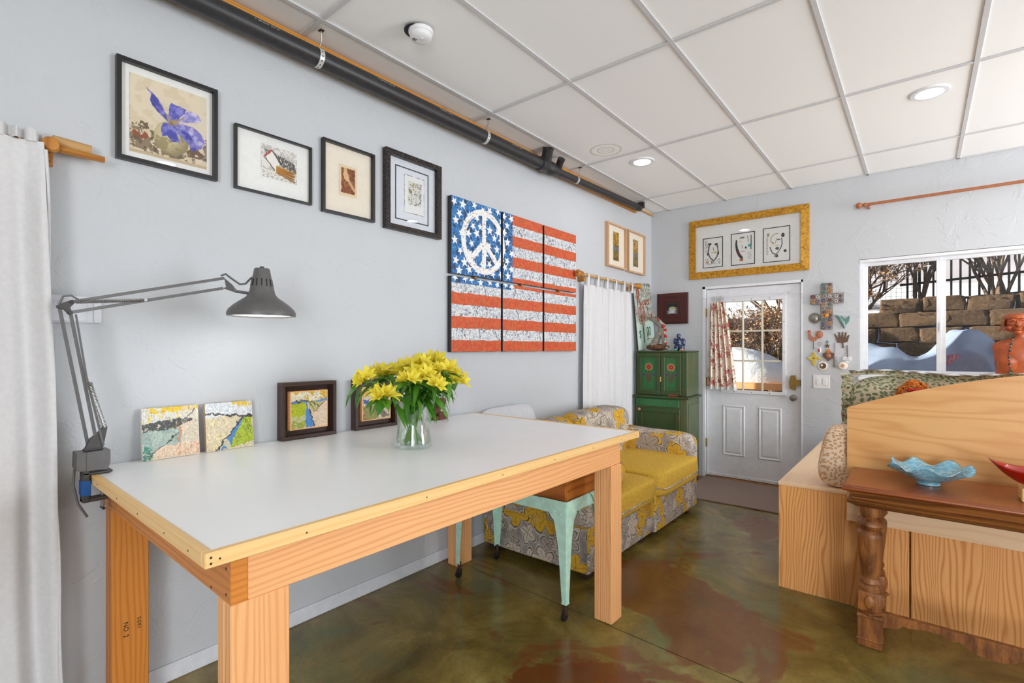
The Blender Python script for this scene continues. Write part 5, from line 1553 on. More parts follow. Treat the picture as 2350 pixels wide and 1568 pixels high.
for x, m in ((0.425, bead_mats[1]), (0.490, 'peach')):
    o = thing('polished_stone', 'small teal stone before the blue figure' if m != 'peach' else 'small orange stone before the blue figure', 'stone', (x, 5.150, 1.3555))
    lump((x, 5.150, 1.3675), (0.021, 0.016, 0.012), 'pebble', m, o, 3, 0.06)

sg_ = thing('rose_sign', 'rusted pale green metal sign reading Roses $1.00', 'sign', (0.05, 5.055, 1.3555))
def art_sign(p):
    w, h = p.w, p.h
    p.c[:] = (196, 216, 202)
    n = fbm(p.u, p.v, 7, 3); n2 = fbm(p.u, p.v, 20, 13); n3 = fbm(p.u, p.v, 40, 23)
    p.put((p.v > .42) * np.clip((n - .38) * 4, 0, 1), (170, 164, 152), .75); p.put((n2 > .6) & (p.v > .45), (120, 108, 92), .7); p.put((n3 > .62) & (p.v > .4), (84, 72, 60), .6)
    p.put(p.ell(.60 * w, .22 * h, .10 * w, .14 * h, .8) * (n2 > .4), (150, 122, 84), .8); p.put((p.v > .95) & (n2 > .35), (92, 84, 76), .7)
    p.put(p.ell(.52 * w, .47 * h, .12 * w, .06 * h, .7), (140, 116, 84), .7)
    red = (158, 66, 48)
    cx_, cy_ = .36 * w, .52 * h
    a = np.arctan2(p.y - cy_, (p.x - cx_) * 1.25); r = np.hypot((p.x - cx_) * 1.25, p.y - cy_)
    for R, k, ph in ((.108, 5, 0), (.082, 5, .6), (.058, 4, .2), (.036, 3, 1.), (.016, 3, 0)):
        p.put(np.abs(r - R * (1 + .09 * np.cos(k * a + ph))) < .0055, red)
    p.put(p.line(.36 * w, .66 * h, .30 * w, .73 * h, .006), red); p.put(p.line(.42 * w, .65 * h, .52 * w, .62 * h, .006), red)
sx_, sh_ = 0.44, 0.725
S0 = Vector((0.050, 5.055, 1.3555)); dU = Vector((0, 0.9952, 0.098)).normalized(); dV = Vector((-0.045, -0.0985, 0.994)).normalized()
p = Paint(sx_, sh_, 110, 180, (196, 216, 202)); art_sign(p)
# rounded top corners
pb = p.build('painted_face', tuple(S0 + Vector((0.0052, 0, 0))), tuple(dU), tuple(dV), 'art', sg_)
bmm = bmesh.new(); bmm.from_mesh(pb.data)
dele = []
for f in bmm.faces:
    c = f.calc_center_median() + Vector(ORG[pb.name]) - (S0 + Vector((0.0052, 0, 0)))
    u, v = c.dot(dU), c.dot(dV - dU * dV.dot(dU))
    R = 0.045
    for cu in (R, sx_ - R):
        if (u < R if cu == R else u > sx_ - R) and v > sh_ - R and math.hypot(u - cu, v - (sh_ - R)) > R: dele.append(f)
bmesh.ops.delete(bmm, geom=list(set(dele)), context='FACES'); bmm.to_mesh(pb.data); bmm.free()
R = 0.045
outl = [(0, 0), (sx_, 0)] + [(sx_ - R + R * math.cos(a), sh_ - R + R * math.sin(a)) for a in [PI / 2 * k / 6 for k in range(7)]] + [(R + R * math.cos(a), sh_ - R + R * math.sin(a)) for a in [PI / 2 + PI / 2 * k / 6 for k in range(7)]]
G().prism(outl, lambda u, v, d: tuple(S0 + dU * u + dV * v + Vector((d, 0, 0))), 0.0, 0.0045).obj('metal_plate', plain('rusty_tin', (96, 88, 80), 0.6, 0.2), sg_, smooth=False)
M['rustred'] = plain('rust_red_lettering', (164, 70, 50), 0.6, 0.15, 60); M['signgreen'] = plain('dark_green_lettering', (38, 104, 80), 0.6, 0.15, 60)
B_ = basis(tuple(dU), tuple(dV))
def sgt(s, u, v, size, m, sx=1.0): text('lettering', s, size, m, sg_, tuple(S0 + dU * u + dV * v + Vector((0.0075, 0, 0))), B_, 0.0008, sx=sx)
sgt('R', 0.10, 0.565, 0.27, 'rustred', 0.62); sgt('oses', 0.285, 0.528, 0.135, 'rustred', 0.78)
sgt('$', 0.075, 0.17, 0.12, 'signgreen', 0.75); sgt('1', 0.165, 0.150, 0.26, 'signgreen', 0.7); sgt('00', 0.295, 0.185, 0.15, 'signgreen', 0.72)
G().tube([S0 + dU * 0.235 + dV * 0.105 + Vector((0.008, 0, 0)), S0 + dU * 0.355 + dV * 0.105 + Vector((0.008, 0, 0))], 0.003, 6).obj('underline', 'signgreen', sg_)

# ================================================================== DESK LAMP
M['lampgrey'] = plain('grey_lamp_enamel', (98, 96, 95), 0.38, 0.06, 40)
M['lampdark'] = plain('dark_lamp_steel', (80, 78, 77), 0.4, 0.08, 40, 0, Metallic=0.4)
M['bluetape'] = plain('blue_masking_tape', (26, 86, 156), 0.6, 0.08)
M['spring'] = plain('bright_spring_steel', (168, 166, 164), 0.3, 0.05, 40, 0, Metallic=0.8)
lm = thing('desk_lamp', 'grey balanced arm desk lamp clamped to the table corner', 'lamp', (0.15, 0.41, 0.84))
LX = 0.15
cl = G()
cl.bbox((LX - .022, 0.402, 0.842), (LX + .022, 0.424, 0.963), 0.004); cl.bbox((LX - .022, 0.402, 0.9372), (LX + .022, 0.487, 0.947), 0.003); cl.bbox((LX - .02, 0.402, 0.842), (LX + .02, 0.475, 0.856), 0.003)
clo = cl.obj('clamp', 'lampdark', lm)
G().cyl((LX, 0.462, 0.815), (LX, 0.462, 0.895), 0.006, 10).obj('clamp_screw', 'spring', clo)
G().lathe([(0.016, 0.8955), (0.016, 0.9005)], (LX, 0.462, 0), n=16).obj('clamp_pad', 'lampdark', clo)
bx('clamp_handle', (LX - .02, 0.457, 0.806), (LX + .02, 0.467, 0.815), 'lampdark', clo)
bx('tape', (LX - .0235, 0.4005, 0.866), (LX + .0235, 0.4255, 0.918), 'bluetape', clo, r=0.001)
wb = G().prism([(0.388, 0.957), (0.470, 0.953), (0.477, 0.975), (0.477, 1.020), (0.386, 1.020), (0.384, 0.968)], lambda u, v, d: (d, u, v), LX - .035, LX + .035).obj('weight_box', 'lampgrey', lm, smooth=False)
bx('box_seam', (LX - .0355, 0.4095, 0.954), (LX + .0355, 0.4115, 1.0205), 'lampdark', wb, r=0.0004)
G().cyl((LX, 0.413, 0.945), (LX, 0.413, 0.958), 0.012, 12).obj('swivel', 'lampdark', lm)
bx('pivot_base', (LX - .016, 0.408, 1.020), (LX + .016, 0.462, 1.028), 'lampdark', lm)
G().prism([(0.412, 1.028), (0.462, 1.028), (0.474, 1.098), (0.468, 1.106), (0.452, 1.085), (0.425, 1.06)], lambda u, v, d: (d, u, v), LX - .010, LX + .010).obj('pivot_plate', 'lampdark', lm, smooth=False)
def bar(a, b, w, name, parent, mat='lampgrey'):
    a, b = Vector(a), Vector(b); d = (b - a).normalized(); s_ = Vector((0.98, -0.18, 0)); s_ = (s_ - d * s_.dot(d)).normalized(); n = d.cross(s_)
    h = w / 2
    v = []
    for p_ in (a, b):
        for su, sv in ((-1, -1), (1, -1), (1, 1), (-1, 1)): v.append(p_ + s_ * su * h + n * sv * h)
    return G().add(v, [(0, 1, 2, 3), (7, 6, 5, 4), (0, 4, 5, 1), (1, 5, 6, 2), (2, 6, 7, 3), (3, 7, 4, 0)]).obj(name, mat, parent, smooth=False)
E1, E2, E3 = (LX - .004, 0.346, 1.523), (LX + .002, 0.374, 1.503), (LX + .004, 0.388, 1.498)
bar((LX - .012, 0.424, 1.035), E1, 0.0105, 'lower_arm', lm); bar((LX + .004, 0.447, 1.030), E2, 0.0105, 'lower_arm', lm); bar((LX + .012, 0.462, 1.035), (LX + .012, 0.415, 1.28), 0.007, 'lower_arm', lm)
bar((LX + .012, 0.415, 1.28), E3, 0.0065, 'lower_arm', lm)
def coil(a, b, r, turns, name, parent):
    a, b = Vector(a), Vector(b); d = (b - a); L = d.length; d.normalize(); u = d.orthogonal().normalized(); w = d.cross(u)
    n = turns * 8
    return G().tube([a + d * (L * k / n) + (u * math.cos(2 * PI * k / 8) + w * math.sin(2 * PI * k / 8)) * r for k in range(n + 1)], 0.0012, 4).obj(name, 'spring', parent)
coil((LX + .020, 0.422, 1.262), (LX + .016, 0.466, 1.10), 0.0055, 32, 'spring', lm); coil((LX + .002, 0.428, 1.258), (LX - .004, 0.460, 1.10), 0.0055, 32, 'spring', lm)
G().prism([(0.338, 1.518), (0.346, 1.532), (0.378, 1.548), (0.386, 1.540), (0.372, 1.520), (0.380, 1.500), (0.370, 1.496), (0.358, 1.512)], lambda u, v, d: (d, u, v), LX - .009, LX + .009).obj('elbow_plate', 'lampdark', lm, smooth=False)
for (y, z) in ((0.345, 1.524), (0.378, 1.541), (0.373, 1.503)): G().cyl((LX - .014, y, z), (LX + .014, y, z), 0.006, 10).obj('elbow_bolt', 'lampdark', lm)
U1, U2 = (0.158, 0.379, 1.541), (0.156, 0.378, 1.505)
V1, V2 = (0.293, 0.812, 1.657), (0.292, 0.808, 1.617)
bar(U1, V1, 0.0105, 'upper_arm', lm); bar(U2, V2, 0.0105, 'upper_arm', lm)
Sm = Vector(U2).lerp(Vector(V2), 0.445)
coil((0.170, 0.380, 1.541), tuple(Sm + Vector((.012, 0, .002))), 0.0055, 40, 'spring', lm); coil((0.146, 0.390, 1.541), tuple(Sm + Vector((-.012, .004, .002))), 0.0055, 40, 'spring', lm)
G().cyl(tuple(Sm + Vector((.018, 0, .002))), tuple(Sm + Vector((-.018, 0, .002))), 0.006, 10).obj('spring_bolt', 'spring', lm)
hp = G().add([], [])
def head_plate():
    T = [V1, (0.302, 0.838, 1.632), (0.309, 0.852, 1.612), (0.306, 0.846, 1.604), V2, (0.295, 0.818, 1.622)]
    off = Vector((0.95, -0.3, 0)).normalized() * 0.007
    n = len(T)
    v = [Vector(q) - off for q in T] + [Vector(q) + off for q in T]
    f = [tuple(range(n))[::-1], tuple(range(n, 2 * n))] + [(i, (i + 1) % n, n + (i + 1) % n, n + i) for i in range(n)]
    return G().add(v, f).obj('head_plate', 'lampdark', lm, smooth=False)
head_plate()
G().tube([(0.306, 0.846, 1.608), (0.318, 0.88, 1.604), (0.325, 0.90, 1.602)], 0.006, 8).obj('head_arm', 'lampgrey', lm)
SC = (0.336, 0.938)
shp = [(0.120, 1.516), (0.1225, 1.510), (0.127, 1.511), (0.128, 1.524), (0.122, 1.538), (0.104, 1.556), (0.080, 1.574), (0.060, 1.588), (0.050, 1.602), (0.046, 1.618), (0.0435, 1.628)]
M['shadein'] = plain('white_shade_lining', (240, 240, 238), 0.5, 0.01)
so = G().lathe(shp + [(0.030, 1.700), (0.027, 1.706), (0.004, 1.7075)], (*SC, 0), n=40, closed_ends=False).obj('shade', 'lampgrey', lm)
G().lathe([(0.119, 1.5165), (0.118, 1.53), (0.100, 1.550), (0.078, 1.568), (0.056, 1.584), (0.046, 1.60), (0.040, 1.612), (0.004, 1.613)], (*SC, 0), n=40, closed_ends=False).obj('shade_lining', 'shadein', so)
for k in range(14):
    a = 2 * PI * k / 14
    for (z0, z1) in ((1.632, 1.662),):
        r0, r1 = 0.0430, 0.0382
        c0 = Vector((SC[0] + r0 * math.cos(a), SC[1] + r0 * math.sin(a), z0)); c1 = Vector((SC[0] + r1 * math.cos(a), SC[1] + r1 * math.sin(a), z1))
        t_ = Vector((-math.sin(a), math.cos(a), 0)) * 0.0024; o_ = Vector((math.cos(a), math.sin(a), 0)) * 0.0006
        G().add([c0 - t_ + o_, c0 + t_ + o_, c1 + t_ + o_, c1 - t_ + o_], [(0, 1, 2, 3)]).obj('vent_slot', 'dark', so, smooth=False)
G().cyl((*SC, 1.706), (*SC, 1.714), 0.008, 10).obj('switch_knob', 'black', so)
G().tube([(0.290, 0.80, 1.665), (0.296, 0.815, 1.674), (0.303, 0.838, 1.655), (0.314, 0.862, 1.636), (0.322, 0.880, 1.640), (0.326, 0.90, 1.665), (0.328, 0.908, 1.668)], 0.004, 8).obj('cord', 'lampgrey', lm)
G().tube([(0.150, 0.345, 1.53), (0.152, 0.355, 1.558), (0.157, 0.375, 1.562), (0.163, 0.395, 1.548)], 0.0035, 8).obj('cord', 'lampgrey', lm)
G().tube([(LX - .03, 0.39, 0.957), (LX - .04, 0.388, 0.90), (LX - .03, 0.40, 0.83), (LX - .03, 0.425, 0.78)], 0.004, 8).obj('cord', 'lampgrey', lm)
M['bulb'] = emit('lit_bulb', (1.0, 0.98, 0.95, 1), 30.0)
G().ball((*SC, 1.553), (0.030, 0.030, 0.036), 16, 10).obj('bulb', 'bulb', lm)

# ================================================================== SMALL CANVASES ON THE TABLE
def art_land(kind):
    def f(p):
        w, h = p.w, p.h
        n = fbm(p.u, p.v, 7, kind * 11 + 1); n2 = fbm(p.u, p.v, 22, kind * 7 + 2); n3 = fbm(p.u, p.v, 50, kind * 5 + 3)
        P = lambda *pts: p.poly([(a * w, b * h) for a, b in pts])
        L = lambda a, b, c, d, t_, col, k=1: p.put(p.line(a * w, b * h, c * w, d * h, t_), col, k)
        if kind == 0:
            p.c[:] = (206, 196, 176); p.put(p.v > .72, (214, 214, 210)); p.put((p.v > .9) & (n > .42), (226, 186, 50)); p.put((p.v > .72) & (n2 > .6), (232, 200, 90), .7)
            p.put(P((0, .70), (.75, .78), (.9, .72), (.55, .55), (0, .50)) * (n2 > .3), (74, 78, 76)); p.put(P((0, .52), (.62, .58), (.70, .20), (0, .14)), (152, 170, 164)); p.put((p.v < .55) & (p.u < .6) & (n > .55), (176, 190, 176), .8)
            p.put(P((0, .30), (.12, .22), (.2, .05), (0, 0)) * (n2 > .35), (60, 130, 110)); p.put(P((.25, .22), (1, .30), (1, 0), (.15, 0)), (222, 196, 168)); p.put((p.u > .68) & (n2 > .5), (226, 204, 176), .8); p.put((p.u > .55) & (p.v < .25) & (n3 > .6), (206, 130, 90), .7)
            L(.08, .05, .62, .48, .0018, (60, 64, 64)); L(.5, .55, .95, .92, .002, (110, 90, 70)); L(.62, .3, .66, .6, .003, (206, 120, 70), .7)
        elif kind == 1:
            p.c[:] = (214, 200, 168); p.put(p.v > .70, (222, 224, 224)); p.put((p.v > .88) & (p.u > .55) & (n > .4), (226, 190, 66)); p.put((p.v > .7) & (n2 > .58), (196, 204, 214), .8)
            p.put(P((.40, 0), (1, .12), (1, .66), (.78, .66)), (166, 186, 34)); p.put(P((.40, 0), (1, .12), (1, .66), (.78, .66)) * (n2 > .55), (140, 150, 50)); p.put(P((.25, 0), (.46, .02), (.80, .66), (.76, .68)), (74, 128, 186)); p.put((p.v < .7) & (p.u < .5) & (n > .52), (226, 208, 160), .8)
            L(.0, .80, .45, .72, .003, (46, 44, 46)); L(.45, .72, 1, .67, .005, (60, 56, 56)); L(.2, 0, .78, .67, .0028, (40, 40, 42)); L(.80, .64, .92, .30, .0015, (60, 70, 40)); L(.8, .64, .98, .42, .0015, (60, 70, 40))
        elif kind == 2:
            p.c[:] = (224, 200, 172); p.put(p.v > .74, (228, 218, 186)); p.put((p.v > .74) & (n > .52), (216, 172, 50)); p.put((p.v > .74) & (n2 > .60), (240, 240, 232))
            p.put(P((0, 0), (.40, 0), (.40, .70), (0, .70)), (176, 186, 30)); p.put(P((0, 0), (.40, 0), (.40, .36), (0, .36)) * (n > .4), (196, 196, 150)); p.put((p.u < .4) & (p.v < .2) & (n2 > .5), (150, 156, 40), .8)
            p.put(P((.40, 0), (.64, 0), (.50, .48), (.42, .72), (.40, .70)), (76, 134, 200)); p.put(P((.44, .74), (.98, .78), (.62, .40), (.52, .52)), (190, 184, 120)); p.put(P((.66, .76), (1, .80), (1, .72), (.70, .72)), (96, 142, 200)); L(0, .73, .44, .74, .006, (50, 56, 70)); p.put(P((0, .70), (.4, .70), (.4, .75), (0, .75)) * (n2 > .5), (96, 140, 196))
            L(.64, 0, .5, .5, .0025, (70, 36, 34)); L(.5, .72, .64, .45, .0016, (80, 80, 50)); L(.5, .74, .78, .55, .0016, (80, 80, 50)); L(.62, .42, 1, .76, .002, (140, 90, 60))
        else:
            p.c[:] = (206, 190, 166); p.put(p.v > .74, (196, 190, 80)); p.put((p.v > .74) & (n > .5), (214, 170, 50)); p.put(P((0, .62), (.62, .70), (.66, .60), (.2, .46), (0, .50)), (62, 92, 160)); p.put(P((0, 0), (.55, 0), (.42, .40), (0, .44)), (128, 150, 56)); p.put((p.u < .5) & (p.v < .42) & (n2 > .5), (150, 110, 70), .8); p.put(P((.30, .50), (.55, .45), (.98, .06), (.70, .02)), (120, 110, 90)); p.put((n3 > .60) & (p.v < .6), (80, 84, 70), .6); p.put((n2 > .62) & (p.v < .5) & (p.u < .4), (196, 96, 130), .7)
    return f
M['whitewood'] = plain('white_gesso_edge', (226, 222, 214), 0.7, 0.03)
for (y0, y1, z1, side, k, lab) in ((0.606, 0.806, 1.141, 'whitewood', 0, 'small unframed canvas with grey water and yellow sky, nearest the lamp'), (0.832, 1.027, 1.141, 'ash', 1, 'small unframed canvas with a lime green field and blue path')):
    t = thing('small_canvas', lab, 'painting', (0.045, (y0 + y1) / 2, 0.9355), 'small landscape canvases on the table')
    z0 = 0.9357; xb, xt = 0.058, 0.034; dp = 0.020
    dv = Vector((xt - xb, 0, z1 - z0)).normalized(); nrm = Vector((dv.z, 0, -dv.x))
    o = Vector((xb, y0, z0)); L = (z1 - z0) / dv.z
    G().prism([(0, 0), (y1 - y0, 0), (y1 - y0, L), (0, L)], lambda u, v, d: tuple(o + Vector((0, u, 0)) + dv * v + nrm * d), -dp, -0.0006).obj('canvas_body', side, t, smooth=False)
    p = Paint(y1 - y0, L, 190, 195, (220, 215, 205), 0.012); art_land(k)(p); p.brush(k * 3 + 1); p.build('painted_face', tuple(o), (0, 1, 0), tuple(dv), 'canvas', t)
M['bronzeframe'] = M['espresso']
for (y0, y1, z1, k, lab) in ((1.155, 1.443, 1.214, 2, 'deep dark framed landscape with a blue stream, left of the flowers'), (1.558, 1.838, 1.211, 3, 'deep dark framed landscape partly hidden behind the yellow flowers')):
    t = thing('framed_canvas', lab, 'painting', (0.045, (y0 + y1) / 2, 0.9355), 'dark framed landscapes on the table')
    z0 = 0.9357; fw = 0.018
    for lo, hi, gr in (((y0, z0), (y1, z0 + fw), 'y'), ((y0, z1 - fw), (y1, z1), 'y'), ((y0, z0 + fw), (y0 + fw, z1 - fw), 'z'), ((y1 - fw, z0 + fw), (y1, z1 - fw), 'z')):
        bx('frame_side', (0.012, lo[0], lo[1]), (0.062, hi[0], hi[1]), 'espresso', t, r=0.0015, grain=gr)
    bx('frame_back', (0.010, y0 + .004, z0 + .004), (0.018, y1 - .004, z1 - .004), 'espresso', t)
    iw = 0.036
    cbx = bx('panel_block', (0.0185, y0 + fw + iw - .010, z0 + fw + iw - .010), (0.053, y1 - fw - iw + .010, z1 - fw - iw + .010), 'fir', t, r=0.002)
    p = Paint(y1 - y0 - 2 * fw - 2 * iw + .008, z1 - z0 - 2 * fw - 2 * iw + .008, 180, 180, (220, 210, 190), 0.010); art_land(k)(p); p.brush(k * 3 + 1)
    p.build('painted_face', (0.0534, y0 + fw + iw - .004, z0 + fw + iw - .004), (0, 1, 0), (0, 0, 1), 'canvas', t)

# kneeling clay figurine
M['clay'] = bark('brown_clay', (92, 58, 42), (128, 84, 62), 50)
kf = thing('clay_figurine', 'small brown kneeling clay figure on the table beside the vase', 'figurine', (0.075, 2.14, 0.9355))
fx, fy = 0.075, 2.14
G().tube([(fx, fy - .015, 0.975), (fx, fy - .01, 0.995), (fx, fy + .002, 1.018), (fx, fy + .012, 1.034)], [0.026, 0.020, 0.023, 0.014], 12).obj('torso', 'clay', kf)
lump((fx, fy + .030, 1.044), (0.024, 0.032, 0.024), 'head', 'clay', kf, 2, 0.06)
lump((fx, fy + .012, 1.052), (0.022, 0.030, 0.014), 'hair', 'clay', kf, 6, 0.1)
G().tube([(fx + .02, fy - .02, 0.965), (fx + .028, fy + .035, 0.968), (fx + .026, fy + .045, 0.952), (fx + .02, fy - .03, 0.947), (fx + .02, fy - .055, 0.945)], [0.022, 0.019, 0.015, 0.013, 0.009], 10).obj('leg', 'clay', kf)
G().tube([(fx - .02, fy - .02, 0.965), (fx - .028, fy + .035, 0.968), (fx - .026, fy + .045, 0.952), (fx - .02, fy - .03, 0.947), (fx - .02, fy - .055, 0.945)], [0.022, 0.019, 0.015, 0.013, 0.009], 10).obj('leg', 'clay', kf)
G().tube([(fx + .02, fy + .002, 1.025), (fx + .030, fy - .03, 1.012), (fx + .02, fy - .012, 1.04), (fx + .012, fy + .006, 1.056)], [0.009, 0.008, 0.007, 0.006], 8).obj('arm', 'clay', kf)
G().tube([(fx - .02, fy + .002, 1.025), (fx - .030, fy - .03, 1.012), (fx - .02, fy - .012, 1.04), (fx - .012, fy + .006, 1.056)], [0.009, 0.008, 0.007, 0.006], 8).obj('arm', 'clay', kf)

# ================================================================== VASE OF YELLOW ALSTROEMERIA
VX, VY, VZ = 0.64, 1.475, 0.9352
va = thing('glass_vase', 'clear waisted glass vase on the white table', 'vase', (VX, VY, VZ))
M['vaseglass'] = glass_mat('clear_vase_glass', (0.95, 0.975, 0.96, 1), 0.05, 0.0, 0.45)
M['water'] = glass_mat('vase_water', (0.92, 0.95, 0.92, 1), 0.03, 0.0, 0.35)
vp = [(0.0, 0.0), (0.078, 0.0), (0.084, 0.006), (0.085, 0.016), (0.079, 0.040), (0.074, 0.075), (0.072, 0.105), (0.073, 0.145), (0.078, 0.185), (0.083, 0.212), (0.081, 0.2125), (0.076, 0.185), (0.0705, 0.145), (0.0695, 0.105), (0.0715, 0.075), (0.076, 0.042), (0.079, 0.024), (0.072, 0.018), (0.0, 0.017)]
G().lathe(vp, (VX, VY, VZ), n=48, closed_ends=False).obj('glass', 'vaseglass', va)
G().lathe([(0.0, 0.0185), (0.070, 0.0190), (0.0775, 0.025), (0.0745, 0.042), (0.070, 0.070), (0.0, 0.070)], (VX, VY, VZ), n=36, closed_ends=False).obj('water', 'water', va)
def petal_mat():
    t = NT('yellow_petal')
    uv = t.coord('UV')
    s = t.n('SeparateXYZ', {'Vector': uv})
    n, _ = t.noise(t.vmath('MULTIPLY', uv, (8, 30, 1)), 1.0, 2.0)
    col = t.mix(s.outputs[0], lin((232, 212, 40)), lin((252, 236, 84)))
    streak = t.math('MULTIPLY', t.smooth(n, 0.60, 0.68), t.smooth(s.outputs[0], 0.62, 0.35))
    col = t.mix(t.math('MULTIPLY', streak, 0.7), col, lin((150, 96, 20)))
    b = t.n('BsdfPrincipled', {'Base Color': col, 'Roughness': 0.5})
    tr = t.n('BsdfTranslucent', {'Color': col})
    mx = t.n('MixShader', {0: 0.3, 1: b.outputs[0], 2: tr.outputs[0]})
    t.t.links.new(mx.outputs[0], t.out.inputs[0])
    return t.m
M['petal'] = petal_mat()
def leaf_mat(name, a, b):
    t = NT(name)
    r = t.n('ObjectInfo').outputs['Random']
    col = t.mix(r, lin(a), lin(b))
    bs = t.n('BsdfPrincipled', {'Base Color': col, 'Roughness': 0.4})
    tr = t.n('BsdfTranslucent', {'Color': col})
    mx = t.n('MixShader', {0: 0.22, 1: bs.outputs[0], 2: tr.outputs[0]})
    t.t.links.new(mx.outputs[0], t.out.inputs[0])
    return t.m
M['leaf'] = leaf_mat('fresh_green_leaf', (44, 104, 22), (96, 152, 42)); M['stem'] = plain('green_stem', (104, 150, 50), 0.45, 0.15, 20)
def blossom_mesh(openness, seed):
    rn = random.Random(seed)
    g = G(); uvs = []
    for k in range(6):
        a0 = 2 * PI * k / 6 + rn.uniform(-.1, .1); wide = 0.013 if k % 2 == 0 else 0.0095; Ln = 0.048 * rn.uniform(.92, 1.06)
        op = openness * rn.uniform(.85, 1.15)
        def P(i, j, a0=a0, wide=wide, Ln=Ln, op=op):
            s = i
            ang = op * s * 1.15
            rad = 0.003 + Ln * (math.sin(ang) * 0.85 * s + 0.10 * s); z = Ln * s * math.cos(ang * 0.75)
            w = wide * (math.sin(PI * min(1, s * 0.92 + 0.08)) ** 0.75) * (j - 0.5) * 2
            cup = -0.004 * (1 - (2 * j - 1) ** 2) * s
            r2 = rad + cup
            ca, sa = math.cos(a0), math.sin(a0)
            return (r2 * ca - w * sa, r2 * sa + w * ca, z)
        g.grid(P, 6, 4)
        uvs += [(i / 6, j / 4 + k) for j in range(5) for i in range(7)]
    me_o = mesh_obj('proto_blossom', g.v, g.f, 'petal', None, angle=180, uv=uvs)
    # keep base of the flower at the origin
    me_o.data.transform(Matrix.Translation(me_o.location)); me_o.location = (0, 0, 0)
    return me_o
BL = [blossom_mesh(0.75, 1), blossom_mesh(0.95, 2), blossom_mesh(0.42, 3)]
def leaf_mesh(L, W, bend, seed):
    def P(i, j):
        s = i
        w = W * math.sin(PI * s ** 0.8) ** 0.9 * (j - 0.5) * 2
        return (w, L * s * math.cos(bend * s * .5), -L * bend * 0.5 * s * s + abs(w) * 0.25)
    g = G().grid(P, 8, 2)
    o = mesh_obj('proto_leaf', g.v, g.f, 'leaf', None, angle=180)
    o.data.transform(Matrix.Translation(o.location)); o.location = (0, 0, 0)
    return o
LF = [leaf_mesh(0.095, 0.013, 0.9, 1), leaf_mesh(0.12, 0.012, 1.5, 2), leaf_mesh(0.075, 0.014, 0.5, 3)]
for o in BL + LF: C.objects.unlink(o)
def place(proto, name, parent, loc, direction, spin, sc, yaxis=False):
    c = bpy.data.objects.new(name, proto.data); C.objects.link(c); c.parent = parent
    org = Vector(ORG[parent.name])
    c.location = Vector(loc) - org
    q = Vector(direction).to_track_quat('Y' if yaxis else 'Z', 'Z' if yaxis else 'Y')
    from mathutils import Quaternion
    c.rotation_mode = 'QUATERNION'
    c.rotation_quaternion = q @ Quaternion((0, 1, 0) if yaxis else (0, 0, 1), spin)
    c.scale = (sc, sc, sc)
    return c
rn = random.Random(21)
# head positions: (angle, radius, height above table)
heads = [(-2.2, 0.20, 0.235), (-1.75, 0.13, 0.30), (2.75, 0.16, 0.315), (-0.9, 0.15, 0.275), (-0.35, 0.09, 0.335), (0.15, 0.19, 0.285), (0.75, 0.20, 0.315), (0.55, 0.10, 0.375), (1.3, 0.14, 0.355), (1.9, 0.12, 0.33), (-1.3, 0.04, 0.315), (1.05, 0.225, 0.275), (-2.75, 0.21, 0.30), (2.2, 0.2, 0.31), (-1.1, 0.095, 0.315), (-0.1, 0.15, 0.33), (0.35, 0.03, 0.36)]
side_words = ['low at the far left', 'front left', 'left rear', 'front', 'front centre', 'right front', 'right side', 'tall one right of centre', 'right rear', 'rear', 'centre front', 'low at the far right', 'left', 'rear left', 'front middle', 'right of centre front', 'very centre']
view = Vector((-0.77, 0.635, 0)); rightv = Vector((0.635, 0.77, 0))
for hi, (ang, rad, hh) in enumerate(heads):
    # angle measured so that 0 points towards picture right, -pi/2 towards the camera
    d2 = rightv * math.cos(ang) + view * math.sin(ang)
    head = Vector((VX, VY, VZ + hh)) + d2 * rad * 1.02
    st = thing('alstroemeria_stem', 'yellow lily stem of the bouquet, ' + side_words[hi], 'flower', tuple(Vector((VX, VY, VZ + 0.02)) - d2 * 0.03), 'yellow flowers in the glass vase')
    p0 = Vector((VX, VY, VZ + 0.022)) - d2 * (0.045 * rn.uniform(.5, 1.1)) + Vector((rn.uniform(-.012, .012), rn.uniform(-.012, .012), 0))
    rim = Vector((VX, VY, VZ + 0.20)) + d2 * min(0.058, rad * 0.45)
    pts = []
    for k in range(13):
        s = k / 12
        if s < 0.55:
            q = p0.lerp(rim, s / 0.55)
        else:
            f = (s - .55) / .45; q = rim.lerp(head, f) + Vector((0, 0, 0.03 * math.sin(PI * f)))
        pts.append(q)
    G().tube(pts, [0.0036 - 0.0012 * k / 12 for k in range(13)], 7).obj('stem', 'stem', st)
    nb = rn.choice([4, 5, 5, 6])
    tip = pts[-1]
    for k in range(nb):
        a = 2 * PI * k / nb + rn.uniform(-.4, .4)
        od = (d2 * 0.55 * (rad / .2) + Vector((math.cos(a), math.sin(a), 0)) * 0.75 + Vector((0, 0, rn.uniform(.25, .9)))).normalized()
        loc = tip + od * rn.uniform(.012, .022)
        G().tube([tip - Vector((0, 0, .012)), tip + od * .006, loc], 0.0016, 5).obj('flower_stalk', 'stem', st)
        place(rn.choice(BL), 'blossom', st, loc, od, rn.uniform(0, 6), rn.uniform(.95, 1.2))
    for k in range(12):
        s = rn.choice([7, 7, 8, 8, 9, 9, 10, 10, 11, 12]); a = rn.uniform(0, 6.28)
        q = pts[s]
        dl = (d2 * 0.5 + Vector((math.cos(a), math.sin(a), rn.uniform(-.25, .35)))).normalized()
        place(rn.choice(LF), 'leaf', st, q, dl, rn.uniform(-.4, .4), rn.uniform(.95, 1.4), True)
    if hi % 3 == 0:
        place(LF[2], 'leaf', st, pts[3], (d2 * .3 + Vector((0, 0, 1))).normalized(), 1.0, 0.8, True)
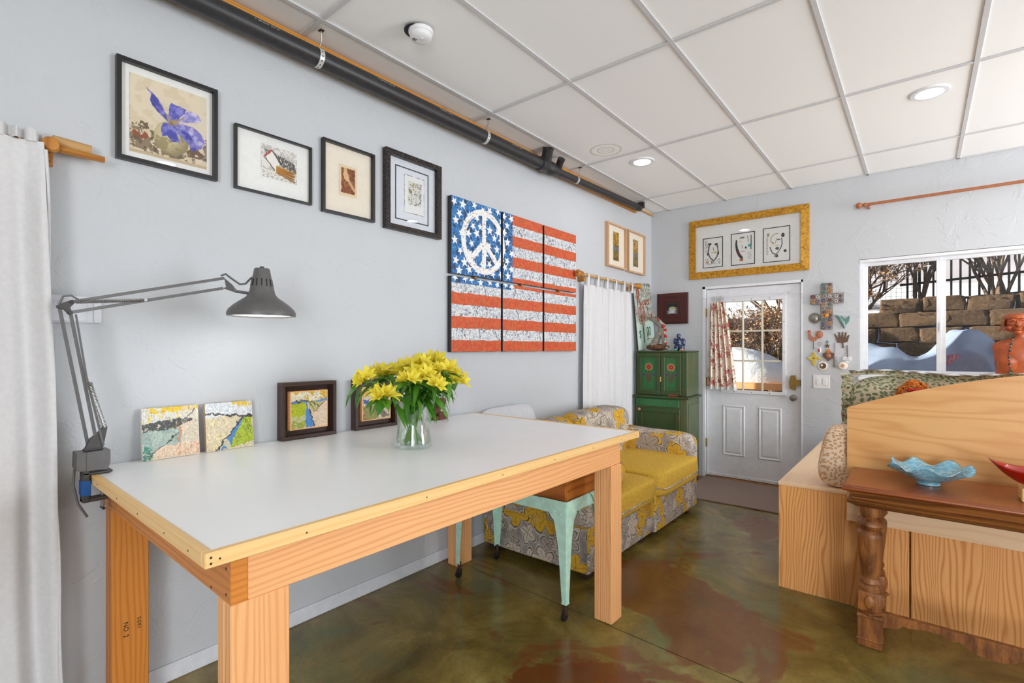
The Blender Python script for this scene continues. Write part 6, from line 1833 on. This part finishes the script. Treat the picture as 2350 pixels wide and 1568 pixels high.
# ================================================================== ORNAMENTS BESIDE THE DOOR
def extr(poly, d0, d1): return G().prism(poly, lambda u, v, d: (u, YF - d, v), d0, d1)
def orn(name, label, cat, x, z): return thing(name, label, cat, (x, YF, z))
mo = orn('mosaic_cross', 'cross covered with button rings on the wall right of the door', 'cross', 1.737, 1.557)
M['mosaic'] = bark('grey_mosaic_grout', (108, 100, 96), (170, 164, 156), 70)
cross = [(1.692, 1.557), (1.782, 1.557), (1.782, 1.795), (1.868, 1.80), (1.868, 1.893), (1.782, 1.893), (1.782, 1.991), (1.692, 1.991), (1.692, 1.893), (1.607, 1.888), (1.607, 1.795), (1.692, 1.795)]
extr(cross, 0.0, 0.032).obj('cross_body', 'mosaic', mo, smooth=False)
ring_cols = [plain('button_%d' % k, c, 0.35, 0.1) for k, c in enumerate(((60, 48, 48), (150, 142, 134), (116, 40, 44), (84, 120, 110), (196, 130, 60), (206, 198, 190), (96, 78, 110)))]
rn = random.Random(2)
spots = [(x, z) for z in [1.578 + 0.036 * k for k in range(12)] for x in (1.714, 1.760)] + [(x, z) for x in (1.627, 1.662, 1.812, 1.848) for z in (1.822, 1.866)]
for k, (x, z) in enumerate(spots):
    r = rn.uniform(.012, .018); m = ring_cols[rn.randint(0, 6)]
    b = G().lathe([(r, -0.032), (r, -0.0365), (r * .62, -0.0375), (r * .55, -0.0335)], (x + rn.uniform(-.004, .004), YF, z), 'y', 12, closed_ends=False).obj('button', m, mo)
G().lathe([(0.018, -0.034), (0.016, -0.043), (0.004, -0.045)], (1.737, YF, 1.69), 'y', 10).obj('orange_button', plain('orange_flower_button', (226, 146, 40), 0.4), mo)
def ngon_star(cx, cz, r0, r1, n, ph=0.0): return [(cx + (r0 if k % 2 == 0 else r1) * math.cos(ph + PI * k / n), cz + (r0 if k % 2 == 0 else r1) * math.sin(ph + PI * k / n)) for k in range(2 * n)]
M['tin'] = plain('embossed_tin', (150, 146, 138), 0.3, 0.2, 90, 0.3, Metallic=0.7)
M['bronze'] = plain('brown_bronze', (112, 84, 70), 0.4, 0.2, 90, 0.2, Metallic=0.3)
M['terra'] = plain('painted_terracotta', (176, 112, 84), 0.5, 0.15, 70)
o = orn('tin_medallion', 'round scalloped silver tin medallion left of the mosaic cross', 'ornament', 1.635, 1.60)
extr(ngon_star(1.635, 1.667, 0.058, 0.048, 16), 0.0, 0.004).obj('scalloped_rim', 'tin', o, smooth=False)
G().ball((1.635, YF - 0.006, 1.667), (0.036, 0.012, 0.038), 18, 10).obj('boss', 'tin', o)
o = orn('hummingbird', 'teal green hummingbird ornament right of the mosaic cross', 'ornament', 1.86, 1.56)
M['teal'] = swirl_glass('teal_enamel', (70, 110, 104), (110, 150, 140), (160, 186, 176), 0.3)
G().tube([(1.797, YF - .012, 1.692), (1.815, YF - .012, 1.68), (1.832, YF - .014, 1.664), (1.855, YF - .016, 1.632), (1.868, YF - .014, 1.595), (1.872, YF - .010, 1.562)], [0.002, 0.010, 0.012, 0.018, 0.014, 0.004], 10).obj('body', 'teal', o)
for q in ([(1.85, 1.64), (1.845, 1.69), (1.872, 1.655), (1.872, 1.61)], [(1.862, 1.64), (1.915, 1.685), (1.905, 1.62), (1.872, 1.585)]): extr(q, 0.012, 0.016).obj('wing', 'teal', o, smooth=False)
o = orn('rooster', 'small brown rooster on a stick below the tin medallion', 'ornament', 1.635, 1.37)
extr([(1.585, 1.50), (1.580, 1.535), (1.592, 1.547), (1.600, 1.535), (1.608, 1.50), (1.625, 1.487), (1.645, 1.49), (1.642, 1.52), (1.655, 1.543), (1.682, 1.548), (1.700, 1.53), (1.703, 1.50), (1.688, 1.478), (1.662, 1.472), (1.640, 1.450), (1.610, 1.450), (1.590, 1.470)], 0.0, 0.012).obj('rooster_body', 'terra', o, smooth=False)
G().ball((1.674, YF - 0.012, 1.512), (0.024, 0.006, 0.028), 12, 8).obj('tail', 'terra', o); extr([(1.578, 1.535), (1.584, 1.556), (1.592, 1.545), (1.598, 1.555), (1.602, 1.535)], 0.002, 0.010).obj('comb', 'red', o, smooth=False)
G().cyl((1.625, YF - 0.006, 1.372), (1.625, YF - 0.006, 1.452), 0.003, 8).obj('stick', 'signgreen', o)
o = orn('crown_ornament', 'dark metal crown shaped ornament with five prongs below the hummingbird', 'ornament', 1.85, 1.38)
cr_ = [(1.815, 1.435), (1.800, 1.49), (1.793, 1.512), (1.812, 1.500), (1.822, 1.470), (1.826, 1.522), (1.836, 1.526), (1.842, 1.475), (1.852, 1.526), (1.862, 1.526), (1.862, 1.475), (1.878, 1.524), (1.888, 1.518), (1.878, 1.472), (1.900, 1.50), (1.908, 1.492), (1.896, 1.440), (1.862, 1.432), (1.868, 1.385), (1.858, 1.382), (1.850, 1.432)]
extr(cr_, 0.0, 0.006).obj('crown_plate', 'bronze', o, smooth=False)
for x, z in ((1.797, 1.512), (1.831, 1.527), (1.857, 1.529), (1.884, 1.523), (1.905, 1.498)): G().ball((x, YF - .005, z), 0.006, 8, 6).obj('prong_tip', 'bronze', o)
o = orn('fish_charm', 'tiny red and white fish charm on a ring', 'ornament', 1.673, 1.33)
G().ball((1.673, YF - .008, 1.362), (0.015, 0.007, 0.028), 12, 8).obj('fish_body', 'plast', o); G().ball((1.672, YF - .013, 1.362), (0.008, 0.004, 0.02), 10, 6).obj('fish_stripe', 'red', o)
G().tube([(1.675 + .014 * math.cos(2 * PI * k / 16), YF - .006, 1.425 + .014 * math.sin(2 * PI * k / 16)) for k in range(16)], 0.0016, 5, closed=True).obj('ring', 'tin', o); G().cyl((1.674, YF - .007, 1.388), (1.675, YF - .006, 1.412), 0.0014, 6).obj('link', 'tin', o)
def heart(cx, cz, s): return [(cx + s * 0.0625 * 16 * math.sin(t) ** 3, cz + s * 0.0625 * (13 * math.cos(t) - 5 * math.cos(2 * t) - 2 * math.cos(3 * t) - math.cos(4 * t))) for t in [2 * PI * k / 28 for k in range(28)]]
o = orn('heart_ornament', 'carved brown heart hanging from a star above the small oval plaque', 'ornament', 1.746, 1.26)
extr(heart(1.746, 1.308, 0.047), 0.0, 0.014).obj('heart', 'bronze', o, smooth=False); G().ball((1.746, YF - .014, 1.312), (0.022, 0.008, 0.022), 12, 8).obj('heart_boss', 'terra', o)
extr(ngon_star(1.746, 1.352, 0.026, 0.014, 7, .2), 0.0, 0.012).obj('flame', plain('amber_enamel', (196, 120, 50), 0.4), o, smooth=False)
extr(ngon_star(1.737, 1.405, 0.026, 0.011, 5, PI / 2), 0.0, 0.008).obj('star', 'bronze', o, smooth=False); G().ball((1.741, YF - .006, 1.444), 0.011, 10, 7).obj('bead', 'teal', o); G().cyl((1.741, YF - .004, 1.41), (1.746, YF - .003, 1.50), 0.001, 5).obj('thread', 'linen', o)
o = orn('yellow_cross', 'small yellow beaded cross under the rooster', 'cross', 1.628, 1.223)
M['yel'] = plain('yellow_resin', (206, 182, 84), 0.45, 0.15, 80)
extr([(1.616, 1.223), (1.640, 1.223), (1.646, 1.270), (1.672, 1.272), (1.675, 1.298), (1.645, 1.302), (1.640, 1.335), (1.616, 1.338), (1.611, 1.302), (1.584, 1.298), (1.581, 1.274), (1.610, 1.270)], 0.0, 0.01).obj('cross_body', 'yel', o, smooth=False); G().ball((1.628, YF - .010, 1.288), (0.008, .004, .008), 8, 6).obj('stone', 'bronze', o)
for x, z in ((1.628, 1.228), (1.628, 1.334), (1.587, 1.286), (1.669, 1.286)): G().ball((x, YF - .008, z), (0.012, .006, .012), 8, 6).obj('cross_end', 'yel', o)
o = orn('oval_plaque', 'small oval cream plaque with dark picture above the light switch', 'ornament', 1.70, 1.176)
G().lathe([(0.040, 0), (0.040, -0.008), (0.031, -0.012), (0.029, -0.009)], (1.70, YF, 1.216), 'y', 24).obj('rim', 'cream', o); G().lathe([(0.028, -0.0092), (0.027, -0.0105)], (1.70, YF, 1.216), 'y', 20).obj('picture', 'bronze', o); G().ball((1.693, YF - .0105, 1.222), (0.009, .002, .012), 8, 6).obj('portrait', 'cream', o)
o = orn('ribbon_figure', 'tiny metal figure hanging on a lilac ribbon', 'ornament', 1.80, 1.20)
M['lilac'] = plain('lilac_ribbon', (186, 160, 180), 0.7)
G().tube([(1.797, YF - .004, 1.433), (1.802, YF - .005, 1.38), (1.797, YF - .006, 1.31)], 0.003, 6).obj('ribbon', 'lilac', o)
G().tube([(1.797, YF - .008, 1.30), (1.799, YF - .010, 1.265), (1.795, YF - .009, 1.235), (1.785, YF - .008, 1.205)], [0.012, 0.009, 0.008, 0.004], 8).obj('figure_body', 'tin', o); G().tube([(1.796, YF - .009, 1.24), (1.806, YF - .008, 1.205)], [0.006, 0.004], 8).obj('figure_leg', 'tin', o); G().tube([(1.782, YF - .010, 1.292), (1.798, YF - .012, 1.285), (1.822, YF - .010, 1.272)], 0.004, 6).obj('figure_arm', 'lilac', o)
o = orn('white_heart', 'small white speckled heart hanging on a mauve ribbon', 'ornament', 1.896, 1.24)
extr(heart(1.896, 1.278, 0.036), 0.0, 0.012).obj('heart', 'plast', o, smooth=False); G().tube([(1.894, YF - .005, 1.408), (1.896, YF - .006, 1.30)], 0.004, 6).obj('ribbon', plain('mauve_ribbon', (150, 96, 110), 0.7), o)
for k in range(7): G().ball((1.878 + .012 * (k % 4), YF - .0125, 1.272 + .014 * (k // 4)), 0.0035, 6, 4).obj('speck', ring_cols[k % 5], o)
o = orn('shell_disc', 'round cream disc ornament just above the leaf print pillow', 'ornament', 1.861, 1.188)
G().lathe([(0.036, 0), (0.036, -0.018), (0.030, -0.022), (0.002, -0.024)], (1.861, YF, 1.222), 'y', 24).obj('disc', 'cream', o); G().lathe([(0.016, -0.0225), (0.012, -0.026), (0.003, -0.027)], (1.861, YF, 1.222), 'y', 16).obj('centre', 'peach', o)

# ================================================================== DOOR CURTAIN ON RINGS
dc = thing('door_curtain', 'rose patterned half curtain drawn to the left of the door glass', 'curtain', (0.77, YF - 0.03, 0.95))
def dcf(i, j):
    w0, w1 = 0.145, 0.30
    x0 = 0.676 - 0.035 * j; wd = w0 + (w1 - w0) * j ** 0.9
    a = math.sin(2 * PI * 5 * i + 0.6) * 0.017 + math.sin(2 * PI * 9 * i + 2 * j) * 0.006
    return (x0 + wd * i, YF - 0.032 + a * (0.9 if j < .1 else 1), 1.868 - 0.89 * j)
g = G().grid(dcf, 80, 24)
uv_ = [((i / 80) * 0.62, (j / 24) * 0.9) for j in range(25) for i in range(81)]
mesh_obj('panel', g.v, g.f, 'chintz', dc, uv=uv_, angle=180)
def rfl(i, j):
    x, y, z = dcf(i, 1.0)
    return (x, y - 0.008 * j + 0.006 * math.sin(2 * PI * 30 * i) * j, z - 0.03 * j)
G().grid(rfl, 160, 2).obj('hem_ruffle', 'linen', dc, angle=180)
dro = thing('door_curtain_rod', 'thin white tension rod across the top of the door', 'curtain rod', (1.06, YF - 0.01, 1.91))
G().tube([(0.60, YF - 0.012, 1.925), (1.53, YF - 0.012, 1.925)], 0.0045, 10).obj('rod', 'trim', dro)
for x in (0.602, 1.528): G().lathe([(0.010, -0.005), (0.010, 0.005)], (x, YF - .012, 1.925), 'x', 12).obj('end_cap', 'trim', dro)
G().tube([(1.41, YF - .018, 1.92), (1.415, YF - .02, 1.935), (1.423, YF - .018, 1.915)], 0.002, 6).obj('hook', 'metal', dro)
for k in range(9):
    x = 0.688 + 0.0145 * k
    t_ = G().tube([(x + 0.003 * math.cos(a), YF - 0.012 + 0.010 * math.sin(a), 1.915 + 0.017 * math.cos(a)) for a in [2 * PI * q / 14 for q in range(14)]], 0.0013, 5, closed=True).obj('curtain_ring', 'metal', dc)
    G().tube([(x, YF - 0.014, 1.898), (x + .002, YF - 0.02, 1.885), (x, YF - 0.028, 1.862)], 0.0013, 5).obj('clip', 'metal', t_)

# ================================================================== TERRACOTTA BUST ON THE SILL
M['terracotta'] = plain('glazed_terracotta', (168, 82, 42), 0.28, 0.14, 25, 0.15)
bu = thing('terracotta_bust', 'glossy terracotta bust of a woman with closed eyes on the sill', 'sculpture', (3.02, 5.42, 1.133))
def loft(rings, n=36, name='x'):
    v = []; f = []
    for (cx, cy, z, rx, ry) in rings:
        for k in range(n):
            a = 2 * PI * k / n
            v.append((cx + rx * math.copysign(abs(math.cos(a)) ** .85, math.cos(a)), cy + ry * math.copysign(abs(math.sin(a)) ** .85, math.sin(a)), z))
    for i in range(len(rings) - 1):
        for k in range(n): f.append((i * n + k, i * n + (k + 1) % n, (i + 1) * n + (k + 1) % n, (i + 1) * n + k))
    f.append(tuple(range(n))[::-1]); f.append(tuple((len(rings) - 1) * n + k for k in range(n)))
    return v, f
bxc, byc = 3.015, 5.42
rings = [(bxc, byc, 1.133, .150, .062), (bxc, byc, 1.20, .148, .064), (bxc, byc - .004, 1.27, .152, .068), (bxc, byc - .006, 1.34, .162, .070), (bxc, byc, 1.395, .168, .064), (bxc, byc, 1.425, .155, .056), (bxc, byc, 1.447, .105, .048), (bxc - .002, byc - .004, 1.463, .052, .042), (bxc - .006, byc - .008, 1.485, .040, .038), (bxc - .012, byc - .014, 1.505, .038, .037), (bxc - .018, byc - .020, 1.517, .046, .046),
         (bxc - .022, byc - .026, 1.532, .058, .058), (bxc - .025, byc - .028, 1.552, .067, .066), (bxc - .026, byc - .028, 1.575, .070, .068), (bxc - .026, byc - .024, 1.598, .068, .066), (bxc - .024, byc - .018, 1.618, .058, .056), (bxc - .022, byc - .014, 1.632, .036, .036), (bxc - .022, byc - .012, 1.637, .010, .010)]
g = G(); v, f = loft(rings); g.add(v, f)
# facial features, bosom and collar bones grown into the same surface
hx, hy = bxc - .034, byc - .028
g.tube([(hx, hy - .056, 1.592), (hx, hy - .072, 1.574), (hx, hy - .086, 1.556), (hx, hy - .062, 1.548)], [.007, .010, .0135, .009], 10)
g.ball((hx, hy - .060, 1.533), (.026, .016, .008), 14, 8); g.ball((hx, hy - .058, 1.523), (.022, .015, .007), 14, 8); g.ball((hx, hy - .046, 1.505), (.026, .022, .014), 14, 8)
for s in (-1, 1):
    g.ball((hx + s * .029, hy - .050, 1.568), (.020, .019, .011), 14, 8)
    g.tube([(hx + s * .008, hy - .064, 1.590), (hx + s * .026, hy - .068, 1.598), (hx + s * .048, hy - .052, 1.588)], [.004, .0075, .004], 8)
    g.tube([(hx + s * .012, hy - .064, 1.563), (hx + s * .028, hy - .071, 1.557), (hx + s * .046, hy - .052, 1.563)], [.002, .0034, .002], 6)
    g.ball((hx + s * .040, hy - .040, 1.540), (.020, .022, .018), 12, 8)
    g.ball((bxc + s * .070, byc - .040, 1.275), (.080, .036, .085), 16, 10)
    g.tube([(bxc + s * .015, byc - .048, 1.425), (bxc + s * .07, byc - .050, 1.432), (bxc + s * .13, byc - .035, 1.425)], [.006, .007, .005], 7)
g.obj('figure', 'terracotta', bu, angle=60)
# bobbed hair flicking out at the ends
hg = G()
def hair(i, j):
    a = -PI * 0.18 + i * (PI * 1.36)               # wraps the back and sides, open at the face
    z = 1.652 - 0.135 * j
    r = 0.030 + 0.055 * math.sin(min(1, j * 1.6) * PI / 2) + 0.030 * max(0, j - .72) ** 1.2 * 2.2
    return (hx + 0.002 + r * math.cos(a) * 1.0, hy + 0.012 + r * math.sin(a), z - 0.006 * math.sin(8 * a) * j)
hg.grid(hair, 40, 14)
n0 = len(hg.v); hg.add([(p[0], p[1], p[2] - .004) for p in hg.v[:n0]], [tuple(reversed(q)) for q in hg.f])
hg.ball((hx, hy + .008, 1.618), (.076, .076, .036), 20, 10)
hg.obj('hair', 'terracotta', bu, angle=60)
nk = thing('bead_necklace', 'dark beaded necklace hanging around the terracotta bust', 'beads', (3.02, 5.35, 1.14))
kk = 0
for s in (-1, 1):
    for k in range(26):
        q = k / 25
        x = bxc + s * (.052 - .004 * q + .030 * math.sin(PI * q)); z = 1.462 - 0.315 * q; y = byc - .050 - .040 * math.sin(PI * min(1, q * 1.1)) - .006
        r = 0.0052 if (k % 4) else 0.0085
        if s < 0 and k == 22: r = 0.016
        G().ball((x + (s * .008 if k > 20 else 0), y, z), r, 8, 6).obj('bead', ('red' if (s < 0 and k == 9) else ring_cols[(k + kk) % 4] if r < .015 else 'signgreen'), nk)
    kk += 1

# ================================================================== OUTSIDE
def snow_mat():
    t = NT('snow')
    n, _ = t.noise(t.coord('Object'), 4.0, 5.0, 0.6)
    return t.done(t.mix(n, lin((236, 240, 246)), lin((248, 250, 252))), 0.7, t.bump(n, 0.4, 0.05))
M['snow'] = snow_mat()
def stone_mat():
    t = NT('rough_tan_block')
    p = t.coord('Object')
    r = t.n('ObjectInfo').outputs['Random']
    n, _ = t.noise(t.vmath('ADD', p, t.n('CombineXYZ', {'X': t.math('MULTIPLY', r, 9.0)}).outputs[0]), 24.0, 6.0, 0.75)
    col = t.ramp(n, [(0.3, lin((50, 36, 24))), (0.55, lin((96, 72, 48))), (0.8, lin((150, 122, 88)))])
    col = t.mix(t.math('MULTIPLY', r, 0.3), col, lin((110, 84, 58)))
    return t.done(col, 0.9, t.bump(n, 0.9, 0.02))
M['stone'] = stone_mat()
def sz(x, y):
    base = 0.25 if y < 7.75 else 1.78 + (y - 7.75) * 0.16
    return base + 0.04 * math.sin(3.1 * x + y) + 0.03 * math.sin(5.3 * y - 2 * x)
g = G().grid(lambda i, j: (-5 + 15 * i, 5.68 + 2.04 * j, sz(-5 + 15 * i, 5.68 + 2.04 * j) - 0.0), 60, 10)
struct(g.obj('snow_yard', 'snow', angle=180), 'snow on the ground below the retaining wall')
g = G().grid(lambda i, j: (-5 + 15 * i, 7.78 + 6.2 * j, sz(-5 + 15 * i, 7.78 + 6.2 * j)), 60, 30)
struct(g.obj('snow_bank', 'snow', angle=180), 'blue shaded snow bank above the retaining wall')
sw_ = struct_empty('retaining_wall', (2.0, 7.62, 0.2), 'rough tan block retaining wall outside the window')
protos = []
for k in range(4):
    rn = random.Random(50 + k)
    ph = [rn.uniform(0, 6) for _ in range(6)]
    def sb(p, x, y, z, ph=ph):
        if y < -.3:
            p[1] += 0.018 * (math.sin(4 * x + ph[0]) * math.sin(5 * z + ph[1]) + .6 * math.sin(9 * x + ph[2] + 5 * z)) - 0.02
        p[2] += 0.008 * math.sin(5 * x + ph[3]); p[0] += 0.008 * math.sin(5 * z + ph[4])
        return p
    o = sbox('proto_stone', (0, 0, 0), (0.197, 0.15, 0.087), 'stone', None, e=0.16, nu=18, nv=10, fn=sb)
    o.data.transform(Matrix.Translation(o.location)); o.location = (0, 0, 0); C.objects.unlink(o); protos.append(o)
rn = random.Random(9)
for r_ in range(10):
    z = 0.29 + 0.178 * r_
    for c_ in range(-8, 15):
        x = 0.40 * c_ + (0.2 if r_ % 2 else 0) + rn.uniform(-.02, .02)
        if r_ == 9 and x < 2.02: continue
        if r_ == 8 and x < 1.86 and x > -0.2: continue
        s = bpy.data.objects.new('stone_block', rn.choice(protos).data); C.objects.link(s); s.parent = sw_
        s.location = Vector((x, 7.62 + 0.012 * r_ + rn.uniform(-.02, .02), z)) - Vector((2.0, 7.62, 0.2))
        s.rotation_euler = (0, 0, rn.uniform(-.03, .03)); s.scale = (rn.uniform(.95, 1.0), 1, rn.uniform(.96, 1.03))
# fence with round bars
M['iron'] = plain('black_iron', (38, 32, 36), 0.5, 0.1)
fe = thing('iron_fence', 'black iron bar fence on the snow bank outside the window', 'fence', (3.4, 8.35, 1.9))
fz = lambda x: 1.90 + 0.06 * (x - 2.2)
bar0 = None
for k in range(36):
    x = 2.28 + 0.086 * k
    bx('bar', (x - .011, 8.339, fz(x) - 0.06), (x + .011, 8.361, fz(x) + 1.25), 'iron', fe, r=0.002)
for dz in (0.06, 0.30, 1.15):
    G().prism([(2.20, fz(2.2) + dz), (5.3, fz(5.3) + dz), (5.3, fz(5.3) + dz + .028), (2.20, fz(2.2) + dz + .028)], lambda u, v, d: (u, d, v), 8.362, 8.385).obj('rail', 'iron', fe, smooth=False)
wm = thing('wire_fence', 'thin wire mesh fence left of the iron bars', 'fence', (1.7, 8.5, 1.9))
g = G()
for k in range(26): g.tube([(1.0 + .055 * k, 8.5, 1.84), (1.0 + .055 * k, 8.5, 2.55)], 0.0022, 4)
for k in range(13): g.tube([(1.0, 8.5, 1.86 + .055 * k), (2.4, 8.5, 1.86 + .055 * k)], 0.0022, 4)
o = g.obj('mesh_panel', 'iron', wm); o['kind'] = 'stuff'
for x in (1.0, 1.72, 2.4): bx('post', (x - .015, 8.49, 1.80), (x + .015, 8.52, 2.45), 'iron', wm)
# trees and dry brush
M['barkt'] = bark('grey_brown_twig', (70, 54, 44), (120, 96, 78), 40); M['dryleaf'] = plain('dry_tan_leaf', (176, 138, 100), 0.8, 0.3, 20)
def tree(name, label, base, h, spread, nst, seed, leaves, lean=(0, 0), depth=4, cat='tree'):
    rn = random.Random(seed)
    t = thing(name, label, cat, base)
    g = G(); lf = G()
    def grow(p, d, L, r, k):
        pts = [p]
        q = p
        for s in range(3):
            d = (d + Vector((rn.uniform(-.22, .22), rn.uniform(-.22, .22), rn.uniform(-.08, .16)))).normalized()
            q = q + d * L / 3; pts.append(q)
        g.tube(pts, [r, r * .85, r * .7, r * .55], 5 if k > 2 else 4, cap=False)
        if k == 0:
            for _ in range(leaves):
                c = pts[rn.randint(1, 3)] + Vector((rn.uniform(-.03, .03), rn.uniform(-.03, .03), rn.uniform(-.03, .03))); a = Vector((rn.uniform(-1, 1), rn.uniform(-1, 1), rn.uniform(-1, 1))).normalized(); b = a.orthogonal().normalized()
                s_ = rn.uniform(.012, .024)
                lf.add([c - a * s_, c + b * s_ * .5, c + a * s_, c - b * s_ * .5], [(0, 1, 2, 3)])
            return
        for _ in range(rn.choice([2, 3, 3])):
            nd = (d + Vector((rn.uniform(-.8, .8), rn.uniform(-.8, .8), rn.uniform(-.3, .6)))).normalized()
            grow(pts[rn.choice([2, 3, 3])], nd, L * rn.uniform(.6, .85), r * .58, k - 1)
    for s in range(nst):
        a = rn.uniform(0, 6.28)
        d = Vector((math.cos(a) * spread + lean[0], math.sin(a) * spread * .5 + lean[1], 1)).normalized()
        grow(Vector(base) + Vector((rn.uniform(-.06, .06), rn.uniform(-.06, .06), 0)), d, h * rn.uniform(.36, .46), 0.022, depth)
    o = g.obj('branches', 'barkt', t, angle=180); o['kind'] = 'stuff'
    if lf.v: o2 = lf.obj('dry_leaves', 'dryleaf', t, smooth=False); o2['kind'] = 'stuff'
    return t
tree('bare_tree', 'bare many stemmed tree with tan leaves behind the left window pane', (2.38, 8.05, 1.84), 1.5, 0.55, 5, 3, 7, (-.25, 0))
tree('bare_tree', 'bare many stemmed tree before the iron fence in the right pane', (3.12, 8.08, 1.86), 1.6, 0.30, 8, 8, 0, depth=3)
tree('dry_bush', 'dry tan brush seen through the upper door panes', (0.75, 8.3, 1.80), 1.2, 0.9, 9, 15, 8, cat='bush')
tree('dry_bush', 'leafy dry brush hanging over the stones at the door panes', (1.25, 8.0, 1.55), 1.0, 1.0, 8, 19, 10, (0, -.3), cat='bush')
tree('dry_bush', 'dry brush with tan leaves beside the left end of the block wall', (1.75, 8.1, 1.80), 1.0, 0.9, 7, 23, 9, (0.1, -.2), cat='bush')
tree('dry_bush', 'low tan leafy brush in front of the stones, left door panes', (0.35, 7.12, 0.8), 1.0, 0.35, 8, 31, 14, (-.1, -.12), depth=3, cat='bush')
tree('dry_bush', 'low tan leafy brush in front of the stones, right door panes', (0.98, 7.12, 0.8), 1.05, 0.35, 8, 37, 14, (.1, -.12), depth=3, cat='bush')
nb = bx('neighbour_house', (-6, 13.6, 1.5), (12, 14.0, 8.0), plain('grey_siding', (176, 170, 176), 0.8, 0.05, 3), r=0.01); struct(nb, 'pale grey house wall beyond the fence')
# snow heaped on a wooden patio table outside the door
pt = thing('patio_table', 'wooden patio table under a thick dome of snow outside the door', 'table', (0.9, 6.45, 0.25))
for k in range(5): bx('table_board', (-0.4, 6.02 + .18 * k, 0.965), (1.42, 6.19 + .18 * k, 0.995), 'fir_deep', pt, grain='x')
bx('table_rim', (-0.4, 5.995, 0.925), (1.42, 6.015, 0.997), 'fir', pt, grain='x')
for x in (-0.3, 1.3):
    for y in (6.08, 6.82): bx('leg', (x - .04, y - .04, 0.2), (x + .04, y + .04, 0.9645), 'fir_deep', pt, grain='z')
sm = thing('snow_mound', 'smooth dome of bright snow heaped on the patio table', 'snow', (0.6, 6.48, 0.9955))
def dome(i, j):
    a = 2 * PI * i; r = 1 - j
    k = (1 - r ** 2.6)
    return (0.50 + 0.86 * r * math.copysign(abs(math.cos(a)) ** .8, math.cos(a)), 6.46 + 0.40 * r * math.copysign(abs(math.sin(a)) ** .8, math.sin(a)), 0.9957 + 0.40 * k ** .8 + 0.02 * math.sin(4 * a) * r * k)
G().grid(dome, 60, 20).obj('dome', 'snow', sm, angle=180)
# pale frost cloth over the plants below the window
def cloth_mat():
    t = NT('blue_white_frost_cloth')
    n, _ = t.noise(t.coord('Object'), 5.0, 4.0, 0.6)
    tr = t.n('BsdfTransparent', {'Color': (0.9, 0.93, 1, 1)})
    df = t.n('BsdfDiffuse', {'Color': lin((176, 192, 218))})
    tl_ = t.n('BsdfTranslucent', {'Color': lin((170, 188, 218))})
    m1 = t.n('MixShader', {0: 0.35, 1: df.outputs[0], 2: tl_.outputs[0]})
    m2 = t.n('MixShader', {0: t.math('MULTIPLY_ADD', n, 0.5, 0.42), 1: tr.outputs[0], 2: m1.outputs[0]})
    t.t.links.new(m2.outputs[0], t.out.inputs[0])
    return t.m
M['frost'] = cloth_mat()
fc = thing('frost_cloth', 'bluish sheer frost cloth draped over humps outside the window', 'cloth', (2.6, 6.5, 0.3))
def fcl(i, j):
    x = 1.55 + 2.6 * i; y = 6.12 + 0.95 * j
    z = 1.30 + 0.10 * math.exp(-((x - 2.0) / .28) ** 2) + 0.25 * math.exp(-((x - 2.78) / .26) ** 2) + 0.20 * math.exp(-((x - 3.6) / .35) ** 2)
    e = math.sin(PI * min(1, max(0, j))) ** 0.45
    z = 0.5 + (z - 0.5) * e
    z += 0.03 * math.sin(9 * x + 7 * y) * math.sin(5 * y) + 0.016 * math.sin(19 * x - 11 * y) - 0.035 * abs(math.sin(6.5 * x + 5 * y)) ** 0.6 - 0.03 * abs(math.sin(4.1 * x - 7 * y + 1)) ** 0.6 + 0.05
    return (x, y + 0.02 * math.sin(8 * x), z)
G().grid(fcl, 110, 50).obj('sheet', 'frost', fc, angle=180)
pb_ = thing('covered_planter', 'pink wrapped planter showing through the frost cloth', 'planter', (2.72, 6.42, 0.3))
M['pinkwrap'] = plain('mottled_pink_wrap', (196, 120, 138), 0.8, 0.35, 60)
lump((2.74, 6.42, 1.20), (0.17, 0.14, 0.14), 'wrap', 'pinkwrap', pb_, 5, 0.08); bx('pot', (2.62, 6.32, 0.25), (2.86, 6.52, 1.10), 'terra', pb_)
